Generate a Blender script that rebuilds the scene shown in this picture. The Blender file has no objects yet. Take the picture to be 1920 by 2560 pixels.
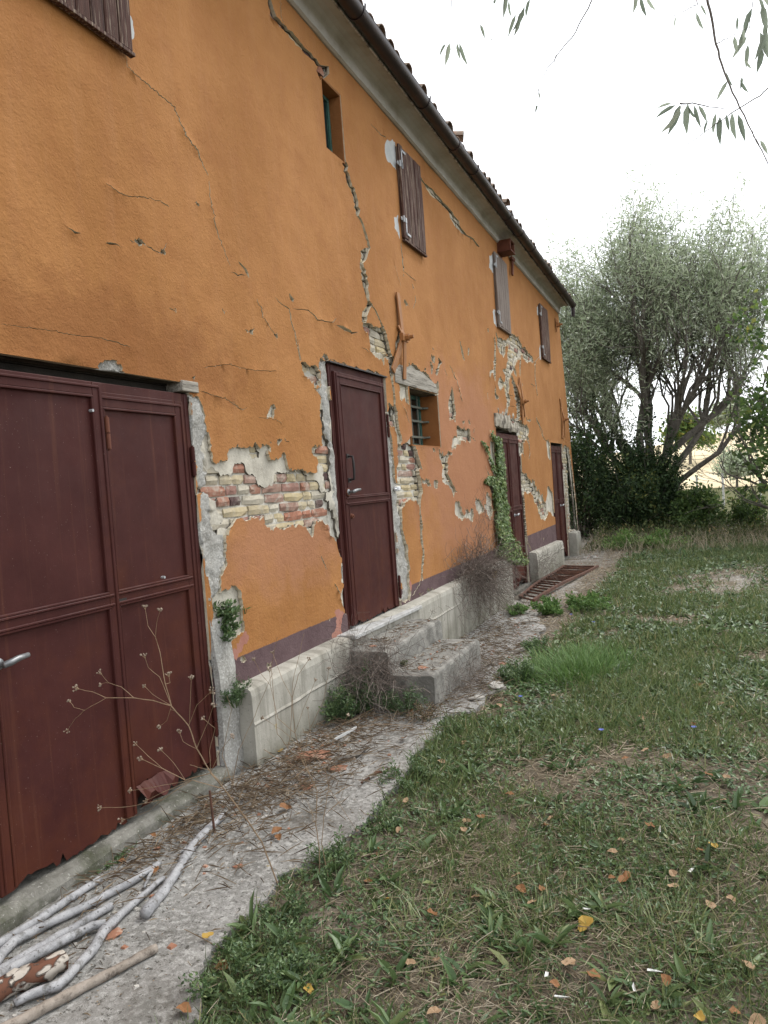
import bpy, math, random
import numpy as np
from mathutils import Vector, Matrix, noise
from mathutils.geometry import delaunay_2d_cdt
R = math.radians
random.seed(7)
rng = np.random.default_rng(11)
SC = bpy.context.scene
COL = SC.collection

# ------------------------------------------------------------------ camera
CAM = np.array([2.5845, 0.0, 1.58])
FPX, YAW, PIT, ROLL = 1878.6, .39949, .0332, -.07304
_f = np.array([-math.sin(YAW)*math.cos(PIT), math.cos(YAW)*math.cos(PIT), -math.sin(PIT)])
_r = np.array([math.cos(YAW), math.sin(YAW), 0.0])
_u = np.cross(_r, _f)
_c, _s = math.cos(ROLL), math.sin(ROLL)
RX = _c*_r + _s*_u
UX = -_s*_r + _c*_u
cd = bpy.data.cameras.new('camera')
cam = bpy.data.objects.new('camera', cd)
COL.objects.link(cam)
m = Matrix.Identity(4)
for i in range(3):
    m[i][0], m[i][1], m[i][2], m[i][3] = RX[i], UX[i], -_f[i], CAM[i]
cam.matrix_world = m
cd.sensor_fit = 'VERTICAL'
cd.sensor_height = 24.0
cd.sensor_width = 18.0
cd.lens = FPX/2560*24.0
cd.clip_start = 0.05
cd.clip_end = 6000
SC.camera = cam
SC.render.resolution_x, SC.render.resolution_y = 768, 1024

# ------------------------------------------------------------------ world, sun, exposure
SUN_EL, SUN_AZ = 52.0, 62.0        # azimuth measured from +x towards +y
W = bpy.data.worlds.new('World')
SC.world = W
W.use_nodes = True
wn = W.node_tree
wn.nodes.clear()
sky = wn.nodes.new('ShaderNodeTexSky')
sky.sky_type = 'NISHITA'
sky.sun_disc = False
sky.sun_elevation = R(SUN_EL)
sky.sun_rotation = R(90.0 - SUN_AZ)
sky.dust_density = 3.0
hs = wn.nodes.new('ShaderNodeHueSaturation')
hs.inputs['Saturation'].default_value = 0.22
cl = wn.nodes.new('ShaderNodeMix')
cl.data_type = 'RGBA'
cl.inputs[0].default_value = 0.72
cl.inputs[7].default_value = (9.0, 9.3, 9.7, 1)      # even cloud layer
bg = wn.nodes.new('ShaderNodeBackground')
bg.inputs['Strength'].default_value = 0.115
wo = wn.nodes.new('ShaderNodeOutputWorld')
wn.links.new(sky.outputs[0], hs.inputs['Color'])
wn.links.new(hs.outputs[0], cl.inputs[6])
wn.links.new(cl.outputs[2], bg.inputs['Color'])
wn.links.new(bg.outputs[0], wo.inputs['Surface'])
sd = bpy.data.lights.new('sun', 'SUN')
sd.energy = 1.1
sd.angle = R(20)
sd.color = (1.0, .965, .91)
sun = bpy.data.objects.new('sun', sd)
COL.objects.link(sun)
dv = Vector((math.cos(R(SUN_EL))*math.cos(R(SUN_AZ)), math.cos(R(SUN_EL))*math.sin(R(SUN_AZ)), math.sin(R(SUN_EL))))
sun.rotation_euler = dv.to_track_quat('Z', 'Y').to_euler()
sun.location = (8, -6, 14)
SC.view_settings.view_transform = 'Standard'
SC.view_settings.look = 'None'
SC.view_settings.gamma = 1.0
SC.view_settings.use_curve_mapping = False
SC.view_settings.exposure = 1.08

# ------------------------------------------------------------------ measured positions
ZM = dict(A=(0,0,.57866), B=(700,0,.48222), C=(700,700,.48222), D=(0,860,.48222), E=(470,1000,.24111),
          F=(470,1350,.30139), G=(720,850,.24111), H=(860,650,.18083), I=(950,1050,.24111), J=(1150,800,.18083),
          K=(1200,1050,.22607), L=(1000,1350,.30139), M=(0,1600,.57866), N=(960,1600,.57866), Q=(500,1400,.48222),
          S=(1220,400,.45220), P=(0,0,1.0))
def PX(z, x, y):
    a, b, s = ZM[z]
    return a+x*s, b+y*s
def ray(px, py):
    return _f + RX*(px-960)/FPX - UX*(py-1280)/FPX
def WP(z, x, y, d=0.0):               # a point of the facade plane x=d
    q = ray(*PX(z, x, y))
    return CAM + q*((d-CAM[0])/q[0])
def WY(z, pts):                        # -> list of (y, z) on the facade
    return [tuple(WP(z, p[0], p[1])[1:3]) for p in pts]
def GP(z, x, y, h=0.0):               # a point of the ground at height h
    q = ray(*PX(z, x, y))
    return CAM + q*((h-CAM[2])/q[2])
def DP(z, x, y, depth):               # a point at a distance in front of the viewer
    return CAM + ray(*PX(z, x, y))*depth
def s1(a, b, t):
    t = min(1.0, max(0.0, (t-a)/(b-a))); return t*t*(3-2*t)
def sstep(a, b, t):
    t = np.clip((np.asarray(t, float)-a)/(b-a), 0, 1)
    return t*t*(3-2*t)
def NZ(x, y, z=0.0):
    return noise.noise(Vector((x, y, z)))
def FB(x, y, z=0.0, o=4):
    v = Vector((x, y, z)); a, t = 1.0, 0.0
    for k in range(o):
        t += a*noise.noise(v); v = v*2.03 + Vector((3.1, 1.7, 4.2)); a *= .5
    return t
def gz(x, y):                          # height of the ground
    return -0.12*s1(3.5, 8.5, y) + 0.03*s1(1.2, 2.5, x)*(NZ(x*.6, y*.6)+.3)

# ------------------------------------------------------------------ object helpers
def link(o, parent=None):
    COL.objects.link(o)
    if parent is not None:
        o.parent = parent
    return o
def tag(o, label=None, cat=None, group=None, kind=None):
    if label: o['label'] = label
    if cat: o['category'] = cat
    if group: o['group'] = group
    if kind: o['kind'] = kind
    return o
def empty(name, loc=(0, 0, 0)):
    o = bpy.data.objects.new(name, None)
    o.location = loc
    o.empty_display_size = .1
    return link(o)
def new_mesh(name, V, F, mats, mi=None, smooth=False, var=None):
    V = np.asarray(V, np.float32).reshape(-1, 3)
    me = bpy.data.meshes.new(name)
    if isinstance(F, np.ndarray):
        n, k = F.shape
        me.vertices.add(len(V)); me.vertices.foreach_set('co', V.ravel())
        me.loops.add(n*k); me.loops.foreach_set('vertex_index', F.astype(np.int32).ravel())
        me.polygons.add(n)
        me.polygons.foreach_set('loop_start', np.arange(0, n*k, k, dtype=np.int32))
    else:
        me.from_pydata(V.tolist(), [], F)
    for mt in (mats if isinstance(mats, (list, tuple)) else [mats]):
        me.materials.append(mt)
    if mi is not None:
        me.polygons.foreach_set('material_index', np.asarray(mi, np.int32))
    me.polygons.foreach_set('use_smooth', np.full(len(me.polygons), bool(smooth)))
    if var is not None:
        a = me.attributes.new('var', 'FLOAT', 'POINT')
        a.data.foreach_set('value', np.asarray(var, np.float32))
    me.update(calc_edges=True)
    me.validate()
    return me
class MB:
    def __init__(s):
        s.V, s.F, s.m = [], [], []
    def add(s, V, F, mi=0):
        b = len(s.V)
        s.V += [tuple(map(float, v)) for v in V]
        s.F += [tuple(i+b for i in f) for f in F]
        s.m += [mi]*len(F)
    def box(s, x0, x1, y0, y1, z0, z1, mi=0):
        V = [(x, y, z) for x in (x0, x1) for y in (y0, y1) for z in (z0, z1)]
        s.add(V, [(0,1,3,2), (4,6,7,5), (0,4,5,1), (2,3,7,6), (0,2,6,4), (1,5,7,3)], mi)
    def bar(s, a, b, w, t, nrm=(1, 0, 0), mi=0):      # flat bar from a to b, width w, thickness t along nrm
        a, b, n = Vector(a), Vector(b), Vector(nrm).normalized()
        d = (b-a).normalized(); sd_ = d.cross(n).normalized()
        n = sd_.cross(d).normalized()
        V = []
        for p in (a, b):
            for i in (-.5, .5):
                for j in (-.5, .5):
                    V.append(p + sd_*w*i + n*t*j)
        s.add(V, [(0,1,3,2), (4,6,7,5), (0,4,5,1), (2,3,7,6), (0,2,6,4), (1,5,7,3)], mi)
    def tube(s, pts, rad, n=6, mi=0, cap=True, wob=0.0):
        pts = [Vector(p) for p in pts]
        if not hasattr(rad, '__len__'): rad = [rad]*len(pts)
        up = Vector((.13, .27, .95)); V = []; F = []
        for i, p in enumerate(pts):
            d = (pts[min(i+1, len(pts)-1)] - pts[max(i-1, 0)])
            d = d.normalized() if d.length > 1e-9 else Vector((0, 0, 1))
            a = d.cross(up)
            if a.length < .05: a = d.cross(Vector((1, 0, 0)))
            a.normalize(); b = d.cross(a); up = a.cross(d)
            for k in range(n):
                t = 2*math.pi*k/n
                rr = rad[i]*(1+wob*random.uniform(-1, 1))
                V.append(p + (a*math.cos(t) + b*math.sin(t))*rr)
        for i in range(len(pts)-1):
            for k in range(n):
                k2 = (k+1) % n
                F.append((i*n+k, i*n+k2, (i+1)*n+k2, (i+1)*n+k))
        if cap:
            F.append(tuple(range(n-1, -1, -1)))
            F.append(tuple((len(pts)-1)*n+k for k in range(n)))
        s.add(V, F, mi)
    def prism(s, poly, fa, fb, mi=0):     # polygon given as 2-D points, mapped to 3-D by fa (front) and fb (back)
        n = len(poly)
        V = [fa(*p) for p in poly] + [fb(*p) for p in poly]
        F = [tuple(range(n)), tuple(range(2*n-1, n-1, -1))] + [(i, i+n, (i+1) % n + n, (i+1) % n) for i in range(n)]
        s.add(V, F, mi)
    def mesh(s, name, mats, smooth=False):
        return new_mesh(name, s.V, s.F, mats, s.m, smooth)
    def build(s, name, mats, parent=None, smooth=False, bevel=0, seg=1):
        o = bpy.data.objects.new(name, s.mesh(name, mats, smooth))
        if bevel:
            b = o.modifiers.new('bevel', 'BEVEL'); b.width = bevel; b.segments = seg
            b.limit_method = 'ANGLE'; b.angle_limit = R(40)
        return link(o, parent)
def frames(d, n):                       # d along, n approximate normal -> (N,3,3) columns side, along, normal
    d = d/np.linalg.norm(d, axis=1, keepdims=True)
    s = np.cross(d, n); ln = np.linalg.norm(s, axis=1, keepdims=True)
    s = np.where(ln < 1e-4, np.array([[1.0, 0, 0]]), s/np.maximum(ln, 1e-6))
    n2 = np.cross(s, d)
    return np.stack([s, d, n2], axis=2)
def scatter(tv, tf, M3, P, var=None):   # copies of a small template joined into arrays
    tv = np.asarray(tv, float); tf = np.asarray(tf, int); N = len(P); k = len(tv)
    V = np.einsum('nij,kj->nki', M3, tv) + P[:, None, :]
    F = tf[None] + (np.arange(N)*k)[:, None, None]
    vv = None if var is None else np.repeat(var, k)
    return V.reshape(-1, 3), F.reshape(-1, tf.shape[1]), vv
class CL:                               # collects scattered pieces
    def __init__(s): s.V, s.F, s.v, s.m, s.n = [], [], [], [], 0
    def add(s, V, F, var, mi=0):
        s.V.append(V); s.F.append(F+s.n); s.v.append(var); s.m.append(np.full(len(F), mi)); s.n += len(V)
    def mesh(s, name, mats, smooth=False):
        return new_mesh(name, np.concatenate(s.V), np.concatenate(s.F), mats, np.concatenate(s.m), smooth, np.concatenate(s.v))
    def build(s, name, mats, parent=None, smooth=False):
        return link(bpy.data.objects.new(name, s.mesh(name, mats, smooth)), parent)
def rdir(n):
    v = rng.normal(size=(n, 3)); return v/np.linalg.norm(v, axis=1, keepdims=True)
LEAF4 = ([(0,0,0), (.5,.45,.06), (0,1,0), (-.5,.45,.06), (0,.45,-.06)], [(0,1,4), (4,1,2), (0,4,3), (4,2,3)])
LEAF2 = ([(0,0,0), (.5,.45,0), (0,1,-.08), (-.5,.45,0)], [(0,1,2), (0,2,3)])
LONG6 = ([(0,0,0), (.5,.3,.05), (.42,.65,.02), (0,1,-.14), (-.42,.65,.02), (-.5,.3,.05), (0,.3,-.04), (0,.65,-.06)],
         [(0,1,6), (0,6,5), (6,1,2), (6,2,7), (5,6,7), (5,7,4), (7,2,3), (7,3,4)])
BLADE = ([(-.5,0,0), (.5,0,0), (-.4,.5,.1), (.4,.5,.1), (0,1,.42)], [(0,1,3), (0,3,2), (2,3,4)])
STRAW = ([(-.5,0,0), (.5,0,0), (.5,1,.03), (-.5,1,.03), (0,.5,.9)], [(0,1,4), (1,2,4), (2,3,4), (3,0,4)])
IVY = ([(0,0,0), (.28,-.08,.0), (.55,.22,-.05), (.3,.38,.03), (.42,.68,-.04), (.16,.62,.03), (0,1,-.08), (-.16,.62,.03), (-.42,.68,-.04), (-.3,.38,.03), (-.55,.22,-.05), (-.28,-.08,0), (0,.4,.05)],
       [(12,i,i+1) for i in range(0, 11)] + [(12,11,0)])
TWIGT = ([(-.5,0,-.3), (.5,0,-.3), (0,0,.6), (-.5,1,-.3), (.5,1,-.3), (0,1,.6)], [(0,1,4), (0,4,3), (1,2,5), (1,5,4), (2,0,3), (2,3,5)])
CHIP = ([(-.5,-.4,0), (.5,-.5,0), (.6,.4,0), (-.3,.5,0), (-.35,-.3,.5), (.4,-.3,.6), (.4,.25,.45), (-.2,.35,.55)],
        [(4,5,6), (4,6,7), (0,1,5), (0,5,4), (1,2,6), (1,6,5), (2,3,7), (2,7,6), (3,0,4), (3,4,7)])
# ------------------------------------------------------------------ materials
class NT:
    def __init__(s, name, rough=.85, spec=.3):
        s.m = bpy.data.materials.new(name); s.m.use_nodes = True
        s.t = s.m.node_tree; s.t.nodes.clear()
        s.out = s.t.nodes.new('ShaderNodeOutputMaterial')
        s.b = s.t.nodes.new('ShaderNodeBsdfPrincipled')
        s.t.links.new(s.b.outputs[0], s.out.inputs['Surface'])
        s.b.inputs['Roughness'].default_value = rough
        s.b.inputs['Specular IOR Level'].default_value = spec
        tc = s.t.nodes.new('ShaderNodeTexCoord'); s.co = tc.outputs['Object']
    def put(s, sock, v):
        if isinstance(v, bpy.types.NodeSocket): s.t.links.new(v, sock)
        elif isinstance(v, (tuple, list)): sock.default_value = (*v, 1.0) if len(v) == 3 and len(sock.default_value) == 4 else v
        else: sock.default_value = v
    def scl(s, sx, sy, sz, loc=(0, 0, 0)):
        n = s.t.nodes.new('ShaderNodeMapping'); s.put(n.inputs[0], s.co)
        n.inputs['Scale'].default_value = (sx, sy, sz); n.inputs['Location'].default_value = loc
        return n.outputs[0]
    def noise(s, scale, detail=4, rough=.55, vec=None, dist=0.0):
        n = s.t.nodes.new('ShaderNodeTexNoise'); s.put(n.inputs['Vector'], vec or s.co)
        n.inputs['Scale'].default_value = scale; n.inputs['Detail'].default_value = detail
        n.inputs['Roughness'].default_value = rough; n.inputs['Distortion'].default_value = dist
        return n.outputs[0]
    def voro(s, scale, vec=None, feat='F1'):
        n = s.t.nodes.new('ShaderNodeTexVoronoi'); s.put(n.inputs['Vector'], vec or s.co)
        n.inputs['Scale'].default_value = scale; n.feature = feat
        return n.outputs['Distance']
    def ramp(s, fac, stops, mode='LINEAR'):
        n = s.t.nodes.new('ShaderNodeValToRGB'); s.put(n.inputs[0], fac)
        n.color_ramp.interpolation = mode
        e = n.color_ramp.elements
        while len(e) < len(stops): e.new(.5)
        for i, (p, c) in enumerate(stops):
            e[i].position = p
            e[i].color = (*c, 1) if isinstance(c, (tuple, list)) else (c, c, c, 1)
        return n.outputs[0]
    def mix(s, fac, a, b, mode='MIX'):
        n = s.t.nodes.new('ShaderNodeMix'); n.data_type = 'RGBA'; n.blend_type = mode
        s.put(n.inputs[0], fac); s.put(n.inputs[6], a); s.put(n.inputs[7], b)
        return n.outputs[2]
    def math(s, op, a, b=0.0, clamp=False):
        n = s.t.nodes.new('ShaderNodeMath'); n.operation = op; n.use_clamp = clamp
        s.put(n.inputs[0], a); s.put(n.inputs[1], b)
        return n.outputs[0]
    def xyz(s):
        n = s.t.nodes.new('ShaderNodeSeparateXYZ'); s.put(n.inputs[0], s.co); return n.outputs
    def attr(s, name='var'):
        n = s.t.nodes.new('ShaderNodeAttribute'); n.attribute_name = name; return n.outputs['Fac']
    def rand(s):
        n = s.t.nodes.new('ShaderNodeObjectInfo'); return n.outputs['Random']
    def range(s, v, a, b, c=0.0, d=1.0):
        n = s.t.nodes.new('ShaderNodeMapRange'); n.interpolation_type = 'SMOOTHSTEP'
        s.put(n.inputs[0], v)
        for i, q in enumerate((a, b, c, d)): n.inputs[i+1].default_value = q
        return n.outputs[0]
    def bump(s, h, strength=.5, dist=.01, prev=None):
        n = s.t.nodes.new('ShaderNodeBump'); s.put(n.inputs['Height'], h)
        n.inputs['Strength'].default_value = strength; n.inputs['Distance'].default_value = dist
        if prev: s.put(n.inputs['Normal'], prev)
        return n.outputs[0]
    def fin(s, col=None, normal=None, rough=None):
        if col is not None: s.put(s.b.inputs['Base Color'], col)
        if normal is not None: s.put(s.b.inputs['Normal'], normal)
        if rough is not None: s.put(s.b.inputs['Roughness'], rough)
        return s.m

def m_stucco():
    n = NT('stucco', .92, .2)
    x, y, z = n.xyz()
    big = n.noise(.9, 5, .6); mid = n.noise(4.5, 5, .65); fine = n.noise(38, 4, .7)
    c = n.mix(n.ramp(big, [(.38, 0), (.62, 1)]), (.295, .130, .040), (.362, .168, .058))
    c = n.mix(n.math('MULTIPLY', n.ramp(mid, [(.45, 0), (.8, 1)]), .38), c, (.23, .083, .029))
    # rain-washed streaks, faded
    st = n.noise(1.0, 5, .7, n.scl(1, 9, .7))
    c = n.mix(n.math('MULTIPLY', n.ramp(st, [(.5, 0), (.8, 1)]), .25), c, (.37, .19, .095))
    # old pinkish undercoat showing through in the middle of the wall
    d = n.math('ADD', n.math('POWER', n.math('DIVIDE', n.math('SUBTRACT', y, 9.0), 2.3), 2.0),
               n.math('POWER', n.math('DIVIDE', n.math('SUBTRACT', z, 1.75), 1.25), 2.0))
    pm = n.math('MULTIPLY', n.range(n.math('ADD', d, n.math('MULTIPLY', n.math('SUBTRACT', n.noise(1.7, 5, .65), .5), 3.0)), 1.4, .2), .7)
    c = n.mix(pm, c, (.335, .155, .088))
    d2 = n.math('ADD', n.math('POWER', n.math('DIVIDE', n.math('SUBTRACT', y, 4.5), .9), 2.0),
                n.math('POWER', n.math('DIVIDE', n.math('SUBTRACT', z, 1.25), .35), 2.0))
    pm2 = n.math('MULTIPLY', n.range(n.math('ADD', d2, n.math('MULTIPLY', n.math('SUBTRACT', n.noise(3.1, 4, .6), .5), 3.0)), 1.4, .1), .7)
    c = n.mix(pm2, c, (.34, .16, .09))
    # damp brown stains over the garage lintel
    d3 = n.math('ADD', n.math('POWER', n.math('DIVIDE', n.math('SUBTRACT', y, 2.9), 1.1), 2.0),
                n.math('POWER', n.math('DIVIDE', n.math('SUBTRACT', z, 2.3), .35), 2.0))
    c = n.mix(n.math('MULTIPLY', n.range(n.math('ADD', d3, n.math('MULTIPLY', n.math('SUBTRACT', n.noise(6, 5, .6), .5), 3.0)), 1.5, .2), .55), c, (.19, .07, .022))
    # grime specks
    c = n.mix(n.math('MULTIPLY', n.ramp(n.noise(120, 3, .6), [(.62, 0), (.74, 1)]), .35), c, (.22, .09, .03))
    # painted purple-brown dado
    edge = n.math('ADD', .632, n.math('MULTIPLY', n.math('SUBTRACT', n.noise(20, 2), .5), .012))
    bandm = n.range(n.math('SUBTRACT', z, edge), .004, -.004)
    bc = n.mix(n.ramp(mid, [(.3, 0), (.75, 1)]), (.085, .052, .055), (.135, .09, .092))
    bc = n.mix(n.math('MULTIPLY', n.ramp(n.noise(9, 6, .7), [(.66, 0), (.7, 1)]), n.range(z, .62, .44)), bc, (.42, .37, .33))
    c = n.mix(bandm, c, bc)
    h = n.math('ADD', n.math('MULTIPLY', fine, .7), n.math('MULTIPLY', n.noise(85, 3, .6), .5))
    rip = n.noise(17, 4, .65, n.scl(1, 1, 1.25))
    b1 = n.bump(n.noise(5, 3, .5), .5, .02)
    b2 = n.bump(rip, .4, .008, b1)
    nick = n.ramp(n.noise(22, 5, .75, n.scl(1, 1, 1.8, (3, 1, 7))), [(.60, 0), (.64, 1)])
    b2 = n.bump(nick, .35, .006, b2)
    b3 = n.bump(h, .85, .007, b2)
    return n.fin(c, b3)
def m_simple(name, c1, c2, scale=6, fine=60, bump=.5, bd=.006, rough=.9, spec=.25, lo=.35, hi=.68, dirt=None, dirt_s=3.0, dirt_t=(.5, .7), stretch=None):
    n = NT(name, rough, spec)
    v = n.scl(*stretch) if stretch else None
    c = n.mix(n.ramp(n.noise(scale, 6, .65, v), [(lo, 0), (hi, 1)]), c1, c2)
    if dirt:
        c = n.mix(n.math('MULTIPLY', n.ramp(n.noise(dirt_s, 6, .7), [(dirt_t[0], 0), (dirt_t[1], 1)]), .8), c, dirt)
    b = n.bump(n.noise(fine, 5, .7, v), bump, bd)
    return n.fin(c, b)
def m_cement():
    n = NT('rough_cement', .95, .2)
    c = n.mix(n.ramp(n.noise(5, 6, .7), [(.35, 0), (.7, 1)]), (.25, .24, .215), (.44, .43, .40))
    c = n.mix(n.ramp(n.noise(70, 4, .7), [(.5, 0), (.72, 1)]), c, (.58, .57, .54))
    c = n.mix(n.ramp(n.noise(42, 5, .75), [(.60, 0), (.68, .8)]), c, (.10, .095, .085))
    b = n.bump(n.noise(45, 6, .75), .9, .015)
    return n.fin(c, b)
def m_brick(name, c1, c2, smear):
    n = NT(name, .95, .15)
    off = n.t.nodes.new('ShaderNodeVectorMath'); off.operation = 'ADD'
    n.put(off.inputs[0], n.co)
    cb = n.t.nodes.new('ShaderNodeCombineXYZ'); r = n.rand()
    n.put(cb.inputs[0], n.math('MULTIPLY', r, 37.0)); n.put(cb.inputs[1], n.math('MULTIPLY', r, 91.0))
    n.put(off.inputs[1], cb.outputs[0]); v = off.outputs[0]
    c = n.mix(r, c1, c2)
    c = n.mix(n.ramp(n.noise(9, 5, .65, v), [(.4, 0), (.7, .7)]), c, tuple(q*.62 for q in c1))
    c = n.mix(n.math('MULTIPLY', n.ramp(n.noise(7, 6, .75, v, .6), [(.5, 0), (.66, 1)]), smear*.8), c, (.46, .425, .36))
    c = n.mix(n.ramp(n.noise(60, 4, .7, v), [(.62, 0), (.72, .6)]), c, (.14, .11, .09))
    b = n.bump(n.noise(30, 5, .7, v), .8, .008)
    return n.fin(c, b)
def m_door():
    n = NT('door_paint', .55, .16)
    x, y, z = n.xyz()
    c = n.mix(n.ramp(n.noise(3.2, 6, .65), [(.35, 0), (.7, 1)]), (.041, .0103, .0090), (.058, .0165, .0140))
    ru = n.math('ADD', n.noise(2.3, 7, .7), n.math('MULTIPLY', n.range(z, 1.6, .1), .16))
    c = n.mix(n.ramp(ru, [(.55, 0), (.85, .75)]), c, (.082, .023, .010))
    run = n.noise(1.2, 5, .7, n.scl(1, 16, .5))
    c = n.mix(n.ramp(run, [(.55, 0), (.75, .6)]), c, (.105, .040, .022))
    c = n.mix(n.ramp(n.noise(150, 2, .5), [(.735, 0), (.76, .5)]), c, (.30, .24, .2))
    b = n.bump(n.noise(2.2, 3, .5), .35, .02)
    b = n.bump(n.noise(11, 5, .6), .16, .006, b)
    b = n.bump(n.noise(160, 3, .6), .15, .001, b)
    return n.fin(c, b, n.ramp(n.noise(6, 5, .6), [(.3, .48), (.7, .72)]))
def m_wood(name, ca, cb_, cc, sx, sy, sz, rough=.85):
    n = NT(name, rough, .2)
    r = n.rand()
    mp = n.t.nodes.new('ShaderNodeMapping'); n.put(mp.inputs[0], n.co); mp.inputs['Scale'].default_value = (sx, sy, sz)
    cbx = n.t.nodes.new('ShaderNodeCombineXYZ')
    for i in range(3): n.put(cbx.inputs[i], n.math('MULTIPLY', r, 23.0+i*31))
    n.put(mp.inputs['Location'], cbx.outputs[0]); v = mp.outputs[0]
    g = n.noise(1.0, 8, .72, v, .25)
    c = n.mix(n.ramp(g, [(.36, 0), (.6, 1)]), ca, cb_)
    c = n.mix(n.ramp(n.noise(1.7, 6, .7, v), [(.52, 0), (.66, .9)]), c, cc)
    if name == 'bare_wood': c = n.mix(n.ramp(n.noise(70, 4, .7), [(.60, 0), (.66, .85)]), c, (.05, .045, .04))
    b = n.bump(g, .9, .008)
    return n.fin(c, b)
def m_concrete():
    n = NT('plinth_concrete', .93, .2)
    x, y, z = n.xyz()
    c = n.mix(n.ramp(n.noise(2.2, 6, .65), [(.35, 0), (.7, 1)]), (.29, .275, .235), (.43, .41, .36))
    st = n.noise(1.4, 6, .7, n.scl(1, 6, .6))
    c = n.mix(n.ramp(st, [(.46, 0), (.68, .85)]), c, (.15, .14, .112))
    c = n.mix(n.math('MULTIPLY', n.range(z, .30, -.1), n.ramp(n.noise(4, 5, .7), [(.3, 0), (.6, .9)])), c, (.13, .125, .09))
    c = n.mix(n.ramp(n.noise(5.3, 5, .6), [(.69, 0), (.73, .7)]), c, (.42, .31, .06))
    c = n.mix(n.ramp(n.noise(75, 3, .6), [(.64, 0), (.7, .7)]), c, (.13, .12, .10))
    b = n.bump(n.noise(28, 6, .72), .6, .008)
    return n.fin(c, b)
def m_pavement():
    n = NT('pavement_concrete', .95, .2)
    c = n.mix(n.ramp(n.noise(2.3, 6, .7), [(.32, 0), (.68, 1)]), (.15, .145, .13), (.36, .35, .33))
    c = n.mix(n.ramp(n.noise(34, 5, .75), [(.48, 0), (.62, .75)]), c, (.50, .49, .465))
    c = n.mix(n.ramp(n.noise(48, 5, .75), [(.555, 0), (.62, .9)]), c, (.075, .07, .06))
    c = n.mix(n.ramp(n.noise(1.5, 6, .75, n.scl(1, 1, 1, (5, 2, 0))), [(.5, 0), (.66, .75)]), c, (.105, .092, .075))
    c = n.mix(n.ramp(n.noise(7, 5, .6), [(.70, 0), (.735, .75)]), c, (.42, .29, .05))
    b = n.bump(n.noise(40, 6, .8), .9, .016)
    return n.fin(c, b)
def m_threshold():
    n = NT('mossy_threshold', .95, .2)
    c = n.mix(n.ramp(n.noise(6, 6, .7), [(.35, 0), (.68, 1)]), (.085, .08, .068), (.25, .24, .21))
    c = n.mix(n.ramp(n.noise(3.2, 6, .7), [(.5, 0), (.64, .8)]), c, (.055, .06, .032))
    c = n.mix(n.ramp(n.noise(52, 4, .7), [(.6, 0), (.68, .7)]), c, (.40, .385, .35))
    return n.fin(c, n.bump(n.noise(40, 6, .75), .9, .012))
def m_ground():
    n = NT('soil', .98, .1)
    x, y, z = n.xyz()
    c = n.mix(n.ramp(n.noise(3, 7, .7), [(.35, 0), (.65, 1)]), (.085, .070, .053), (.175, .148, .113))
    c = n.mix(n.ramp(n.noise(55, 5, .75), [(.5, 0), (.66, .8)]), c, (.26, .22, .165))
    c = n.mix(n.ramp(n.noise(26, 5, .75), [(.55, 0), (.68, .8)]), c, (.055, .072, .028))
    grv = n.math('MULTIPLY', n.range(x, .2, 1.4, 1.0, .0), n.range(y, 6.0, 9.0))
    grv2 = n.math('MULTIPLY', n.math('MULTIPLY', n.range(x, 1.2, 2.0), n.range(y, 7.8, 9.8)), n.range(y, 16.0, 13.8))
    gr = n.math('MULTIPLY', n.math('ADD', grv, grv2, True), n.ramp(n.noise(2.4, 5, .7), [(.38, 0), (.6, .85)]))
    gcol = n.mix(n.ramp(n.noise(38, 5, .8), [(.42, 0), (.6, 1)]), (.19, .175, .15), (.50, .48, .45))
    c = n.mix(gr, c, gcol)
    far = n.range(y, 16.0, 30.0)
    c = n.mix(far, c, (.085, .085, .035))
    b = n.bump(n.noise(60, 6, .75), .8, .015)
    return n.fin(c, b)
def m_leaf(name, stops, trans=.25, rough=.6, spec=.3):
    n = NT(name, rough, spec)
    c = n.ramp(n.attr(), stops)
    n.put(n.b.inputs['Base Color'], c)
    tr = n.t.nodes.new('ShaderNodeBsdfTranslucent'); n.put(tr.inputs[0], c)
    mx = n.t.nodes.new('ShaderNodeMixShader'); mx.inputs[0].default_value = trans
    n.t.links.new(n.b.outputs[0], mx.inputs[1]); n.t.links.new(tr.outputs[0], mx.inputs[2])
    n.t.links.new(mx.outputs[0], n.out.inputs['Surface'])
    return n.m
def m_cornice():
    n = NT('cornice_plaster', .9, .2)
    c = n.mix(n.ramp(n.noise(2.5, 6, .65), [(.35, 0), (.7, 1)]), (.36, .345, .30), (.46, .45, .42))
    c = n.mix(n.ramp(n.noise(1.6, 6, .7), [(.5, 0), (.75, .6)]), c, (.24, .22, .17))
    return n.fin(c, n.bump(n.noise(30, 5, .7), .4, .006))
def m_fascia():
    n = NT('stained_fascia', .9, .2)
    st = n.noise(1.0, 5, .7, n.scl(2, 16, 2))
    c = n.mix(n.ramp(st, [(.42, 0), (.6, 1)]), (.50, .49, .48), (.14, .125, .115))
    return n.fin(c, n.bump(n.noise(30, 5, .7), .4, .006))
def m_bark():
    n = NT('flaking_bark', .95, .15)
    v = n.scl(30, 14, 30)
    vo = n.voro(1.0, v); nz = n.noise(.7, 6, .7, v, .8)
    k = n.ramp(n.math('ADD', vo, n.math('MULTIPLY', nz, .5)), [(.74, 0), (.84, 1)])
    c = n.mix(k, (.40, .36, .31), (.12, .055, .035))
    c = n.mix(n.ramp(n.noise(30, 5, .7), [(.55, 0), (.66, .8)]), c, (.035, .025, .02))
    return n.fin(c, n.bump(n.math('SUBTRACT', 1.0, k), .9, .02))
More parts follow.
